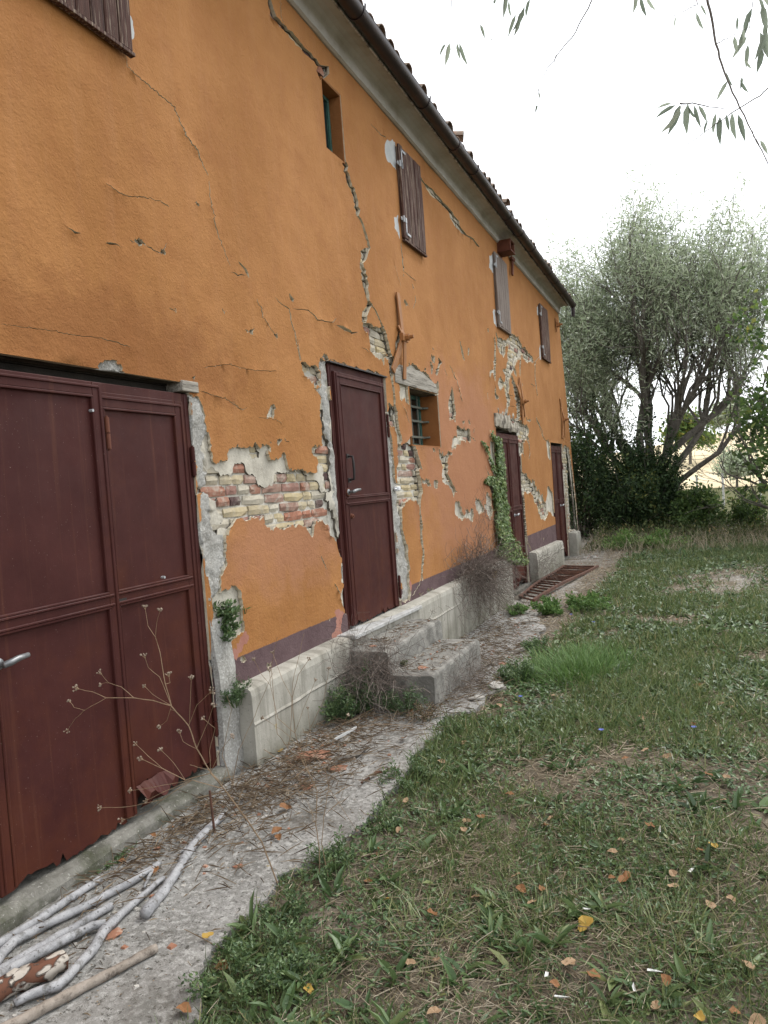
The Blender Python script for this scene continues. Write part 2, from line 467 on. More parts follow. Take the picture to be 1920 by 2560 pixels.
def m_metal(name, c1, c2, rough=.6, metal=0.0, scale=14, lo=.4, hi=.65):
    n = NT(name, rough, .4)
    c = n.mix(n.ramp(n.noise(scale, 6, .7), [(lo, 0), (hi, 1)]), c1, c2)
    n.b.inputs['Metallic'].default_value = metal
    return n.fin(c, n.bump(n.noise(90, 4, .6), .25, .002))
def m_glass():
    n = NT('dark_glass', .08, .6)
    return n.fin((.012, .018, .018))
MT = dict(
    stucco=m_stucco(), cement=m_cement(), concrete=m_concrete(), pave=m_pavement(), threshold=m_threshold(), soil=m_ground(), door=m_door(), cornice=m_cornice(), fascia=m_fascia(), glass=m_glass(),
    reveal=m_simple('reveal_paint', (.22, .088, .028), (.28, .118, .04), 4, 50, .6, .006),
    plaster=m_simple('old_plaster', (.40, .37, .31), (.58, .545, .46), 7, 55, .7, .008, dirt=(.27, .245, .20), dirt_s=4),
    edge=m_simple('plaster_edge', (.40, .34, .25), (.60, .54, .42), 20, 70, .6, .005),
    patch=m_simple('filler_patch', (.36, .375, .37), (.47, .48, .47), 6, 40, .4, .005),
    pink=m_simple('pink_undercoat', (.30, .13, .095), (.37, .19, .145), 6, 50, .5, .005),
    crack_shade=m_simple('shaded_broken_core', (.085, .075, .06), (.20, .18, .15), 12, 50, 1.0, .012),  # broken mortar on hole sides, darkened so crack shade is in the colour
    mortar=m_simple('lime_mortar', (.38, .355, .30), (.56, .54, .48), 14, 60, .8, .008, dirt=(.16, .14, .115), dirt_s=11, dirt_t=(.6, .72)),
    dark=m_simple('unlit_interior', (.02, .018, .015), (.035, .03, .025)),  # near-black colour stands in for the shade of the interior
    brick_cream=m_brick('brick_cream', (.47, .385, .23), (.42, .37, .28), .55),
    brick_red=m_brick('brick_red', (.34, .155, .10), (.33, .18, .13), .9),
    brick_rose=m_brick('brick_rose', (.28, .155, .125), (.33, .22, .17), .9),
    brick_dark=m_brick('brick_dark', (.075, .045, .043), (.10, .06, .055), .45),
    brick_pale=m_brick('brick_pale', (.46, .42, .34), (.40, .355, .27), .7),
    beam=m_wood('old_beam', (.20, .18, .15), (.34, .315, .27), (.07, .06, .05), 40, 3, 40),
    shutter=m_wood('shutter_wood', (.030, .014, .012), (.085, .042, .032), (.36, .29, .22), 50, 50, 1.6),
    shutter_grey=m_wood('shutter_wood_grey', (.13, .10, .085), (.21, .175, .15), (.06, .04, .033), 60, 60, 2.2),
    stick=m_wood('bare_wood', (.22, .22, .225), (.36, .36, .365), (.10, .095, .085), 14, 14, 14),
    stick_brown=m_wood('split_wood', (.19, .16, .13), (.30, .26, .22), (.075, .06, .05), 16, 16, 16),
    bark=m_bark(),
    trunk=m_wood('tree_bark', (.085, .075, .064), (.16, .145, .125), (.05, .045, .037), 6, 6, 3),
    rust=m_metal('rusty_iron', (.055, .026, .018), (.135, .058, .034), .85),
    anchor=m_metal('anchor_paint', (.25, .105, .032), (.32, .14, .046), .6, scale=6),
    anchor_rust=m_metal('anchor_rust', (.09, .026, .013), (.14, .045, .02), .75, scale=9),
    gutter=m_metal('gutter_paint', (.013, .0075, .0085), (.030, .015, .015), .45, scale=5),
    steel=m_metal('dull_steel', (.16, .165, .17), (.25, .255, .26), .42, .6),
    black_iron=m_metal('black_iron', (.014, .012, .012), (.03, .022, .02), .5),
    galv=m_metal('zinc_hinge', (.30, .31, .32), (.42, .43, .44), .5, .3),
    green=m_metal('green_paint', (.020, .075, .060), (.045, .12, .095), .6),
    grille=m_metal('old_grille', (.075, .09, .075), (.14, .13, .10), .75),
    marble=m_simple('white_marble', (.36, .36, .35), (.47, .47, .46), 4, 60, .25, .003, .6, .3, dirt=(.20, .19, .165), dirt_s=6, dirt_t=(.48, .66)),
    plastic=m_simple('white_plastic', (.62, .63, .64), (.68, .69, .70), 5, 60, .05, .001, .45, .4),
    tile=m_simple('roof_clay', (.21, .125, .085), (.34, .24, .18), 5, 45, .6, .006, dirt=(.17, .165, .14), dirt_s=6, dirt_t=(.42, .6)),
    terracotta=m_simple('broken_terracotta', (.25, .115, .07), (.33, .17, .11), 9, 60, .6, .004, dirt=(.45, .40, .33), dirt_s=14, dirt_t=(.55, .7)),
    chalk=m_simple('plaster_chunk', (.27, .255, .225), (.46, .44, .405), 9, 50, .7, .006),
    field=m_simple('stubble', (.46, .37, .225), (.60, .50, .325), .05, 2.0, .3, .05, lo=.38, hi=.62, dirt=(.36, .30, .16), dirt_s=.09, dirt_t=(.55, .7), stretch=(.4, 1.6, 1)),
    pole=m_simple('pole_grey', (.45, .44, .42), (.55, .54, .52), 3),
    white=m_simple('white_scrap', (.5, .5, .48), (.62, .62, .6), 8, 60, .1, .001),
    blue=m_simple('chicory_blue', (.13, .16, .52), (.18, .22, .62), 8, 60, .1, .001),
    leaf_brown=m_simple('dead_leaf', (.15, .065, .026), (.25, .125, .05), 30, 80, .4, .002, .7, dirt=(.15, .06, .025), dirt_s=45),
    leaf_tan=m_simple('dead_leaf_tan', (.22, .14, .08), (.34, .24, .145), 30, 80, .4, .002, .7, dirt=(.20, .10, .05), dirt_s=45),
    leaf_yellow=m_simple('dead_leaf_yellow', (.30, .19, .035), (.38, .26, .06), 30, 80, .3, .002, .7, dirt=(.25, .11, .03), dirt_s=45),
    dry=m_leaf('dry_stalks', [(0, (.075, .052, .036)), (.5, (.17, .125, .082)), (1, (.30, .235, .16))], .1, .9, .1),
    bramble=m_leaf('bramble_twigs', [(0, (.07, .055, .047)), (.5, (.15, .122, .105)), (1, (.26, .22, .19))], .05, .9, .1),
    grass=m_leaf('grass_green', [(0, (.055, .080, .028)), (.4, (.115, .165, .058)), (.75, (.19, .225, .092)), (1, (.34, .30, .16))], .3, .42, .45),
    straw=m_leaf('dry_straw', [(0, (.14, .108, .074)), (.5, (.30, .25, .175)), (1, (.50, .435, .335))], .15, .9, .1),
    weed=m_leaf('weed_green', [(0, (.034, .062, .025)), (.5, (.082, .140, .052)), (.85, (.15, .21, .085)), (1, (.23, .245, .10))], .25, .42, .45),
    bright=m_leaf('fresh_green', [(0, (.055, .10, .03)), (.5, (.10, .19, .05)), (1, (.18, .26, .075))], .3),
    willow=m_leaf('willow_leaf', [(0, (.21, .26, .15)), (.4, (.34, .40, .26)), (.75, (.43, .48, .34)), (1, (.58, .62, .50))], .5, .55),
    shrub=m_leaf('shrub_leaf', [(0, (.014, .028, .011)), (.5, (.034, .064, .023)), (.85, (.07, .115, .038)), (1, (.17, .18, .05))], .28),
    broad=m_leaf('broad_leaf', [(0, (.04, .07, .025)), (.45, (.085, .145, .042)), (.8, (.15, .22, .06)), (1, (.30, .29, .07))], .45),
    ivy=m_leaf('ivy_leaf', [(0, (.05, .085, .028)), (.5, (.125, .195, .055)), (.85, (.25, .31, .10)), (1, (.44, .45, .23))], .2, .45, .4),
    hang=m_leaf('overhead_leaf', [(0, (.18, .22, .17)), (1, (.36, .41, .32))], .6),
    fargrass=m_leaf('undergrowth', [(0, (.03, .05, .018)), (.5, (.08, .11, .036)), (.85, (.16, .165, .06)), (1, (.28, .20, .10))], .25),
)
# ------------------------------------------------------------------ facade outlines (traced, in metres on the wall)
def rough_poly(pts, step=.03, amp=.16, seed=0):
    rnd = random.Random(seed+len(pts)*17)
    out = []
    def sub(a, b, lvl):
        l = math.hypot(b[0]-a[0], b[1]-a[1])
        if l < step or lvl > 6: out.append(a); return
        k = max(-.028, min(.028, rnd.uniform(-amp, amp)*l))
        t = rnd.uniform(.38, .62)
        q = (a[0]+(b[0]-a[0])*t-(b[1]-a[1])/l*k, a[1]+(b[1]-a[1])*t+(b[0]-a[0])/l*k)
        sub(a, q, lvl+1); sub(q, b, lvl+1)
    for i in range(len(pts)):
        sub(pts[i], pts[(i+1) % len(pts)], 0)
    return [(a+rnd.gauss(0, .0028), b+rnd.gauss(0, .0036)) for a, b in out]
def crack_poly(z, pts, wmul=1.0, seed=0):          # polyline with (x, y, width) in traced units -> polygon on the wall
    rnd = random.Random(seed+len(pts))
    P = []
    for i in range(len(pts)-1):
        a, b = pts[i], pts[i+1]
        n = max(1, int(math.hypot(b[0]-a[0], b[1]-a[1])/(9 if max(q[2] for q in pts)*ZM[z][2] < 3.6 else 15)))
        for k in range(n):
            t = k/n
            P.append([a[j]+(b[j]-a[j])*t for j in range(3)])
    P.append(list(pts[-1]))
    L, Rr = [], []
    for i, p in enumerate(P):
        a, b = P[max(0, i-1)], P[min(len(P)-1, i+1)]
        dx, dy = b[0]-a[0], b[1]-a[1]; l = math.hypot(dx, dy) or 1
        jx, jy = (rnd.gauss(0, 2.0), rnd.gauss(0, 2.0)) if 0 < i < len(P)-1 else (0, 0)
        w1 = p[2]*.5*wmul*rnd.uniform(.7, 1.3); w2 = p[2]*.5*wmul*rnd.uniform(.7, 1.3)
        if i in (0, len(P)-1): w1 *= .3; w2 *= .3
        L.append((p[0]+jx+dy/l*w1, p[1]+jy-dx/l*w1)); Rr.append((p[0]+jx-dy/l*w2, p[1]+jy+dx/l*w2))
    return WY(z, L+Rr[::-1])
FULL, PAINT, CEM, PATCH, PINK, CRACK = [], [], [], [], [], []
def full(z, pts, st=.022, am=.2): FULL.append(rough_poly(WY(z, pts), st, am, len(FULL)))
def paint(z, pts, st=.02, am=.22): PAINT.append(rough_poly(WY(z, pts), st, am, len(PAINT)))
def cem(z, pts): CEM.append(rough_poly(WY(z, pts), .03, .13, len(CEM)))
def patch(z, pts): PATCH.append(rough_poly(WY(z, pts), .03, .13, len(PATCH)))
DEEP = []
def crack(z, pts, k=1.45):
    if max(p[2]*ZM[z][2] for p in pts) < 3.6: k = .95
    CRACK.append(crack_poly(z, pts, k, len(CRACK)))
    if max(p[2]*ZM[z][2] for p in pts) > 2.6: DEEP.append(crack_poly(z, pts, k*.9, len(CRACK)-1))

# big bare area between garage and tall door
paint('E', [(110,-20),(160,70),(185,160),(200,310),(225,340),(240,520),(265,610),(300,660),(345,630),(420,625),(435,520),(480,485),(560,490),(620,500),(640,470),(670,490),(700,435),(745,490),(780,450),(800,470),(840,460),(870,490),(830,550),(850,610),(880,625),(910,590),(945,610),(975,600),(990,550),(1030,620),(1040,680),(1080,715),(1110,740),(1140,710),(1170,745),(1220,740),(1335,755),(1350,650),(1335,590),(1285,550),(1285,510),(1310,475),(1400,470),(1395,350),(1385,250),(1370,130),(1375,0),(1500,0),(1610,1700),(1590,1640),(1560,1560),(1510,1430),(1465,1400),(1430,1290),(1390,1240),(1330,1250),(1310,1360),(1295,1420),(1260,1370),(1220,1310),(1160,1280),(1090,1290),(1040,1310),(960,1340),(870,1350),(820,1310),(800,1290),(795,1210),(700,1220),(640,1245),(540,1230),(470,1290),(430,1370),(390,1450),(400,1560),(410,1650),(160,1650),(40,-20)])
full('E', [(215,770),(260,690),(330,740),(400,770),(500,745),(520,650),(610,650),(640,740),(710,770),(750,860),(830,915),(880,880),(910,890),(935,760),(1080,745),(1330,760),(1340,830),(1390,880),(1400,940),(1440,950),(1470,940),(1430,870),(1430,740),(1410,670),(1340,600),(1290,555),(1290,480),(1400,475),(1395,380),(1425,370),(1480,440),(1490,560),(1480,660),(1480,760),(1500,850),(1510,940),(1455,960),(1455,1040),(1490,1050),(1490,1120),(1525,1140),(1530,1220),(1555,1240),(1555,1310),(1570,1400),(1590,1420),(1600,1640),(1565,1560),(1515,1430),(1470,1400),(1435,1290),(1390,1245),(1330,1255),(1312,1360),(1295,1410),(1265,1370),(1225,1310),(1160,1285),(1090,1295),(1040,1312),(960,1335),(870,1340),(825,1305),(805,1290),(800,1205),(700,1215),(640,1240),(540,1225),(480,1270),(440,1330),(320,1390),(260,1320),(250,1300),(360,1290),(400,1240),(350,1170),(310,1060),(340,1020),(230,1010),(240,970),(110,975),(110,905),(190,890)])
full('E', [(680,470),(720,460),(745,500),(780,540),(770,600),(700,610),(670,560)])
cem('E', [(20,-40),(110,-20),(160,70),(185,160),(195,300),(160,340),(155,500),(150,600),(165,680),(200,760),(190,880),(110,905),(110,975),(235,975),(235,1050),(250,1300),(310,1390),(390,1400),(400,1560),(410,1680),(140,1680)])
cem('D', [(985,265),(1030,275),(1055,330),(1062,400),(1085,470),(1060,500),(1060,600),(1010,600)])
paint('D', [(985,262),(1030,275),(1055,330),(1062,400),(1085,470),(1090,520),(1100,560),(1010,600)])
cem('F', [(120,-10),(320,-10),(290,110),(300,200),(270,290),(270,430),(230,460),(170,510),(190,640),(200,830),(250,880),(260,960),(320,1000),(300,1080),(310,1240),(400,1240),(410,1750),(250,1750)])
paint('F', [(320,-10),(325,80),(330,190),(305,260),(275,300),(275,430),(320,405),(400,375),(430,410),(445,500),(460,640),(470,760),(430,790),(350,850),(320,930),(300,1000),(320,1010),(310,1100),(330,1240),(400,1400),(410,1750),(250,1750),(120,-10)])
# above the garage
full('D', [(-150,55),(0,65),(60,85),(110,88),(160,100),(185,128),(0,118),(-150,95)])
cem('D', [(505,172),(510,120),(530,92),(570,82),(600,84),(625,110),(645,150),(668,192),(600,190)])
paint('D', [(505,172),(510,120),(530,92),(570,82),(600,84),(625,110),(645,150),(668,192),(600,190)])
# tall door surround
cem('G', [(412,215),(340,170),(400,162),(410,190),(480,200),(560,230),(600,255),(700,275),(800,310),(880,330),(950,355),(985,385),(1000,402)])
paint('G', [(412,215),(340,170),(400,162),(410,190),(480,200),(560,230),(600,255),(700,275),(800,310),(880,330),(950,355),(985,385),(1000,402)])
cem('G', [(415,215),(335,180),(320,250),(330,320),(340,400),(330,480),(335,560),(380,590),(375,640),(380,700),(395,760),(385,860),(395,960),(420,1020),(430,1100),(440,1180),(430,1290),(460,1390),(480,1470),(490,1560),(520,1680),(530,1680)])
cem('E', [(1480,380),(1500,560),(1500,660),(1510,850),(1530,940),(1510,1050),(1530,1130),(1560,1240),(1575,1310),(1600,1420),(1640,1700),(1560,1000)])
cem('F', [(1260,0),(1285,200),(1300,400),(1310,470),(1330,560),(1350,760),(1400,760),(1300,0)])
paint('F', [(1225,0),(1250,60),(1275,180),(1295,380),(1270,430),(1260,470),(1290,560),(1300,600),(1330,640),(1345,760),(1400,760),(1300,0)])
paint('G', [(415,215),(335,180),(320,250),(310,300),(335,330),(340,400),(330,480),(330,500),(265,498),(265,500),(310,550),(340,610),(335,700),(340,800),(350,900),(360,1000),(365,1090),(430,1100),(530,1680)])
full('G', [(130,235),(180,230),(240,265),(300,275),(310,300),(335,330),(340,400),(330,480),(330,500),(270,495),(265,440),(215,400),(165,370),(140,320)])
full('G', [(270,505),(312,555),(342,610),(338,700),(342,800),(352,900),(362,1000),(366,1090),(428,1095),(418,1020),(393,960),(383,860),(393,760),(378,700),(373,640),(378,592),(335,560)])
cem('I', [(70,0),(95,30),(110,150),(130,300),(140,450),(150,600),(180,680),(190,760),(200,900),(215,1000),(220,1100),(240,1200),(260,1300),(280,1400),(290,1500),(298,1690),(190,1690)])
paint('I', [(70,0),(95,30),(110,150),(130,300),(140,450),(150,600),(180,680),(190,760),(205,900),(220,930),(218,1000),(225,1100),(245,1200),(265,1300),(285,1400),(293,1500),(302,1690),(190,1690)])
cem('L', [(-10,-40),(30,-40),(72,300),(75,500),(0,500)])
paint('L', [(-10,-40),(32,-40),(75,300),(78,500),(0,500)])
# crack system right of the tall door
full('H', [(250,870),(310,875),(390,910),(460,940),(510,930),(545,1000),(580,1100),(610,1220),(622,1310),(610,1330),(560,1300),(430,1290),(390,1290),(345,1250),(345,1150),(340,1060),(310,1000),(250,950)])
paint('H', [(340,1230),(620,1290),(640,1350),(700,1380),(660,1659),(630,1659),(615,1600),(618,1450),(600,1380),(550,1355),(540,1470),(510,1370),(460,1365),(420,1330),(390,1300)])
full('H', [(640,1340),(700,1385),(680,1450),(650,1480),(640,1420)])
full('G', [(1030,650),(1060,680),(1110,690),(1130,740),(1125,820),(1145,930),(1170,1040),(1130,1040),(1100,900),(1060,870),(1040,800)])
paint('G', [(1022,640),(1060,672),(1110,682),(1136,740),(1135,820),(1155,930),(1182,1045),(1128,1046),(1096,905),(1052,875),(1032,800)])
paint('G', [(1050,180),(1110,205),(1115,290),(1230,268),(1262,250),(1340,286),(1370,322),(1440,352),(1490,425),(1540,448),(1555,430),(1562,520),(1540,560),(1240,480),(1245,560),(1252,680),(1212,605),(1180,642),(1158,622),(1160,500),(1120,420),(1095,370),(1060,330)])
paint('G', [(1225,1090),(1240,1040),(1270,1000),(1300,1020),(1305,1088),(1270,1070)])
paint('G', [(1495,1120),(1520,1125),(1530,1160),(1505,1165)])
full('I', [(180,215),(250,250),(300,240),(345,250),(370,320),(385,400),(420,510),(380,520),(400,600),(415,700),(410,800),(405,900),(380,870),(370,830),(310,810),(250,850),(220,930),(200,900),(190,760),(170,690),(200,650),(205,600),(195,500),(180,400),(175,300)])
paint('I', [(172,205),(250,243),(300,200),(330,170),(348,250),(376,320),(392,400),(428,512),(386,522),(407,600),(421,700),(416,800),(410,910),(376,880),(366,838),(310,818),(252,858),(222,938),(195,905),(184,760),(165,690)])
paint('I', [(415,600),(470,600),(520,660),(525,680),(460,655),(418,650)])
full('C', [(885,545),(900,600),(910,680),(905,740),(880,730),(872,660),(880,600)])
full('C', [(915,760),(960,775),(985,800),(990,830),(940,825),(915,800)])
paint('I', [(785,60),(830,80),(880,130),(900,90),(930,120),(945,190),(990,220),(920,210),(840,210),(800,260),(775,310),(745,300),(745,240),(755,190),(790,185)])
paint('I', [(610,300),(650,330),(660,370),(740,330),(735,360),(700,410),(690,470),(700,560),(720,610),(700,640),(660,600),(640,580),(650,490),(620,400)])
paint('I', [(640,590),(720,610),(750,680),(800,740),(760,800),(740,720),(690,670),(650,650)])
paint('I', [(580,620),(600,650),(595,700),(565,705),(555,660)])
paint('I', [(780,840),(830,890),(870,990),(890,970),(870,900),(900,930),(930,960),(965,920),(970,1000),(960,1060),(900,1030),(850,1030),(800,990),(770,930)], .025, .3)
paint('I', [(990,780),(1030,830),(1060,880),(1080,930),(1060,960),(1000,940)], .025, .3)
paint('I', [(1110,740),(1150,800),(1160,1000),(1110,980),(1080,900)], .025, .3)
paint('I', [(1090,470),(1150,560),(1190,600),(1190,760),(1160,760),(1130,650),(1180,600),(1120,560)], .025, .25)
paint('I', [(1145,200),(1180,200),(1195,400),(1200,600),(1190,650),(1160,500),(1130,420),(1150,350)])
# under the third shutter
full('J', [(500,175),(520,250),(590,280),(670,260),(680,205),(760,225),(820,290),(850,370),(910,420),(985,490),(1015,600),(950,570),(890,530),(880,480),(845,470),(820,380),(810,520),(760,560),(750,650),(720,690),(700,730),(680,800),(670,900),(665,1010),(690,1090),(680,1180),(650,1290),(650,1350),(625,1350),(625,1280),(650,1250),(665,1130),(640,1010),(610,900),(550,940),(535,880),(600,860),(640,800),(605,710),(650,690),(650,600),(670,570),(665,450),(680,380),(640,340),(600,350),(610,420),(600,510),(560,450),(530,390),(520,270)], .05)
paint('J', [(495,165),(524,245),(590,272),(668,252),(678,195),(764,217),(828,285),(858,365),(916,413),(992,485),(1025,606),(948,582),(880,540),(846,485),(830,560),(824,520),(770,580),(756,660),(780,780),(765,770),(735,690),(706,735),(688,810),(680,900),(672,1010),(700,1090),(690,1180),(658,1290),(658,1360),(618,1360),(618,1276),(644,1250),(658,1130),(632,1010),(606,910),(550,950),(527,880),(560,770),(600,850),(632,800),(597,705),(640,690),(644,600),(662,570),(655,450),(668,385),(640,350),(616,360),(622,420),(606,525),(556,460),(522,390),(512,270)], .05)
cr2 = [[(470,230,20),(485,330,26),(485,460,24),(490,560,30),(478,650,30),(480,740,40),(485,850,6)], [(490,915,8),(495,1000,20),(520,1095,40)], [(710,760,14),(740,880,40),(770,960,50),(790,1080,55),(800,1200,45),(800,1300,45),(800,1390,40)], [(815,400,6),(830,560,16),(825,700,16),(825,780,14)], [(1040,575,18),(1035,650,12),(1045,850,7),(1070,1050,5)], [(1100,1460,16),(1050,1340,6)], [(120,380,16),(115,490,12)], [(5,290,10),(40,450,18),(62,560,10)]]
for c_ in cr2: PAINT.append(crack_poly('J', c_, 1.0, 5))
FULL.append(crack_poly('J', [(712,765,10),(742,880,26),(772,960,36),(792,1080,40),(802,1200,30),(802,1380,26)], 1.0, 3))
paint('J', [(405,770),(420,690),(470,700),(495,720),(490,760),(440,740)])
full('J', [(540,1340),(600,1330),(650,1360),(720,1370),(830,1390),(850,1440),(920,1470),(935,1500),(925,1600),(940,1659),(800,1659),(760,1580),(690,1540),(600,1500),(490,1460),(490,1400),(540,1395)], .05)
paint('J', [(532,1332),(600,1320),(650,1350),(720,1360),(838,1380),(858,1430),(930,1462),(945,1500),(935,1600),(950,1659),(790,1659),(480,1465),(482,1395),(532,1390)], .05)
paint('J', [(910,1340),(950,1380),(990,1370),(960,1410),(920,1400)])
full('K', [(440,180),(510,160),(520,60),(525,80),(480,200),(490,240),(470,250),(480,330),(440,380),(430,280)], .05)
full('K', [(460,590),(510,600),(540,660),(580,720),(600,760),(640,890),(660,940),(740,900),(745,1000),(720,1100),(690,1090),(650,1020),(640,950),(600,850),(560,790),(500,780),(480,820),(470,760)], .05)
paint('K', [(452,582),(512,590),(548,655),(590,715),(610,760),(648,880),(662,930),(735,890),(745,750),(765,732),(800,800),(812,900),(835,1100),(800,1068),(748,1012),(722,1112),(684,1100),(642,1024),(632,955),(592,855),(555,800),(500,790),(482,830),(460,765)], .05)
paint('K', [(570,660),(595,680),(600,650),(622,780),(650,765),(664,850),(690,815),(704,900),(672,930),(640,880),(600,760)], .05)
paint('K', [(735,215),(770,240),(782,440),(750,400),(738,300)], .05)
full('K', [(935,290),(965,290),(1000,500),(1025,700),(1045,900),(1055,1000),(1075,1230),(985,1235),(975,1100),(950,800),(930,550),(920,440)], .05)
paint('K', [(925,285),(975,285),(1010,500),(1040,700),(1060,900),(1095,1240),(975,1240),(965,1100),(940,800),(920,550),(905,440)], .05)
# repaired edges of the shutters
patch('A', [(528,45),(560,55),(580,95),(583,160),(560,165),(548,180),(543,205)])
patch('B', [(550,730),(597,735),(600,760),(602,880),(585,860),(555,835),(543,790)])
patch('B', [(590,1125),(614,1118),(620,1240),(610,1205),(595,1180)])
patch('B', [(715,955),(730,980),(730,1015),(716,1010)])
patch('B', [(734,1250),(748,1280),(742,1310),(736,1305)])
patch('B', [(1085,1325),(1102,1320),(1106,1420),(1085,1390)])
patch('C', [(1104,160),(1118,155),(1124,245),(1110,220)])
patch('C', [(1333,140),(1340,130),(1344,185),(1335,180)])
patch('J', [(1095,390),(1110,340),(1122,550),(1105,545)])
PINK.append(rough_poly(WY('F', [(1215,600),(1250,570),(1280,590),(1300,600),(1275,660),(1280,780),(1200,820),(1195,780),(1230,730),(1235,650)]), .02, .2))
PINK.append(rough_poly(WY('F', [(470,760),(430,830),(360,930),(360,970),(400,1005),(440,930),(470,870),(510,800)]), .02, .25))
PINK.append(rough_poly(WY('L', [(65,330),(85,345),(90,420),(72,470)]), .02, .25))
# flakes
for z, p in (('D', [(1420,310),(1432,330),(1420,388),(1385,385),(1400,345)]), ('D', [(1400,500),(1415,515),(1405,520)]), ('D', [(1450,490),(1462,500),(1450,525),(1435,515)]), ('A', [(845,875),(865,885),(855,893)]), ('A', [(1250,1265),(1272,1295),(1255,1297)]), ('A', [(555,1035),(600,1028),(632,1060),(610,1062),(580,1045)]), ('A', [(700,1078),(714,1080),(708,1103),(693,1098)]), ('A', [(1058,1430),(1100,1422),(1090,1442)]), ('A', [(1185,1440),(1200,1435),(1195,1465)]), ('D', [(998,175),(1012,170),(1008,205)]),
            ('H', [(825,550),(860,570),(890,630),(895,655),(870,625),(850,630),(830,590)]), ('H', [(745,975),(760,1010),(750,1150),(720,1190),(705,1130)]), ('H', [(1205,1300),(1250,1330),(1250,1430),(1230,1430),(1205,1370)]), ('H', [(1120,1490),(1140,1490),(1135,1540),(1110,1530)]), ('H', [(815,190),(832,215),(828,240)]), ('H', [(900,1385),(912,1440),(890,1445)]), ('H', [(1215,1205),(1240,1220),(1235,1240)]),
            ('F', [(1170,660),(1182,655),(1180,672)]), ('F', [(655,1020),(690,1010),(692,1045),(655,1050)]), ('F', [(440,980),(470,960),(490,1000),(450,1020)]), ('L', [(220,400),(270,395),(275,430),(240,450),(215,430)]), ('L', [(150,440),(185,430),(175,470)]), ('J', [(20,1390),(55,1380),(60,1420),(40,1470)]), ('J', [(112,1400),(135,1395),(142,1450)]), ('J', [(860,870),(870,890),(862,915)]), ('K', [(695,1300),(705,1300),(702,1340)]), ('K', [(845,1230),(856,1240),(858,1290)])):
    paint(z, p, .012, .22)
# cracks
crack('A', [(1160,-20,12),(1165,30,14),(1185,75,18),(1200,95,18),(1240,130,14),(1265,160,20),(1300,200,16),(1340,235,12),(1390,288,10)])
crack('A', [(1208,0,2),(1215,60,2),(1230,118,2)])
crack('A', [(1380,280,14),(1395,300,34),(1390,345,20)])
crack('B', [(330,835,20),(345,900,16),(360,950,18),(385,1010,14),(400,1090,16),(405,1120,9),(430,1165,10),(445,1220,10),(462,1285,8),(440,1310,28),(425,1365,12),(432,1420,18),(440,1480,20),(455,1560,9),(462,1580,20),(440,1620,16),(430,1659,14)])
crack('H', [(340,590,30),(300,690,34),(270,790,44),(270,870,40)])
crack('H', [(360,610,12),(420,690,12),(460,780,14),(490,850,14),(520,930,20),(560,1030,22),(590,1130,22),(612,1215,18),(640,1350,26)])
crack('H', [(745,985,12),(735,1080,26),(715,1180,18),(722,1290,8)])
crack('G', [(1055,190,30),(1062,300,26),(1072,420,18),(1085,520,18),(1095,600,14),(1102,700,18),(1112,830,14),(1140,980,16),(1185,1050,12)])
crack('I', [(385,380,8),(405,470,10),(424,512,8)])
crack('I', [(380,520,12),(400,640,14),(408,760,14),(404,900,12),(405,930,12),(415,1020,15),(422,1130,16),(430,1280,16),(437,1420,15),(430,1560,13),(432,1670,8)])
crack('L', [(178,270,6),(150,370,6),(95,462,6)])
crack('I', [(222,930,7),(214,1030,7),(216,1120,5)])
crack('I', [(680,360,12),(665,410,18),(690,470,20),(695,560,8),(735,640,5),(780,720,5)])
crack('I', [(740,320,6),(742,250,8)])
crack('B', [(716,905,7),(750,950,6),(790,1000,20),(820,1025,14),(880,1090,8),(910,1140,20),(935,1190,14),(970,1220,5),(1035,1280,7)])
crack('B', [(470,640,2),(505,685,4),(545,715,5)])
crack('B', [(628,1260,3),(632,1330,4),(638,1400,6)])
crack('H', [(803,0,5),(815,90,10),(820,160,8)])
crack('H', [(820,155,5),(890,210,7),(930,245,10),(990,290,7)])
crack('H', [(940,330,5),(950,400,11)])
crack('H', [(980,490,6),(990,570,6),(960,670,6)])
crack('H', [(700,70,3),(740,220,3),(785,360,3)])
crack('H', [(1190,1400,8),(1215,1480,22),(1210,1580,10)])
crack('H', [(1300,1350,16),(1335,1410,30),(1300,1470,22),(1280,1560,26),(1285,1600,8)])
crack('H', [(1600,1110,10),(1620,1200,15),(1650,1370,10)])
crack('H', [(1390,1500,4),(1425,1600,7)])
crack('H', [(1470,1450,4),(1545,1659,6)])
crack('C', [(880,440,2),(905,480,3),(920,550,3),(942,630,3)])
crack('G', [(1170,650,3),(1220,740,4),(1260,860,4)])
crack('G', [(760,75,3),(800,100,8),(830,130,4)])
crack('G', [(95,-10,4),(110,90,5),(135,215,5)])
crack('A', [(540,230,2),(550,290,3),(600,335,4),(660,385,5),(755,460,5),(780,530,4),(805,590,5),(850,650,5),(900,760,3)])
crack('A', [(905,780,2),(905,850,3),(925,970,4),(960,1060,3),(995,1150,2)])
crack('A', [(1000,1175,3),(1030,1190,6),(1060,1190,3)])
crack('A', [(1030,1130,3),(1060,1165,7),(1075,1200,4)])
crack('A', [(450,790,2),(500,830,4),(560,850,4),(620,850,4),(690,870,3),(730,895,5)])
crack('A', [(455,1050,8),(500,1052,5),(515,1065,3)])
crack('A', [(630,1058,4),(660,1080,5),(690,1095,4),(722,1050,3)])
crack('A', [(1190,1285,2),(1210,1310,4),(1250,1335,4),(1260,1400,4),(1280,1470,4),(1298,1560,4)])
crack('A', [(1265,1335,3),(1330,1340,4),(1370,1380,5),(1430,1395,4),(1452,1375,2)])
crack('A', [(1450,1405,3),(1475,1415,12),(1520,1440,6),(1545,1435,3)])
crack('A', [(0,1400,2),(150,1420,3),(220,1430,3),(330,1450,3),(430,1460,3),(500,1480,4),(560,1500,3)])
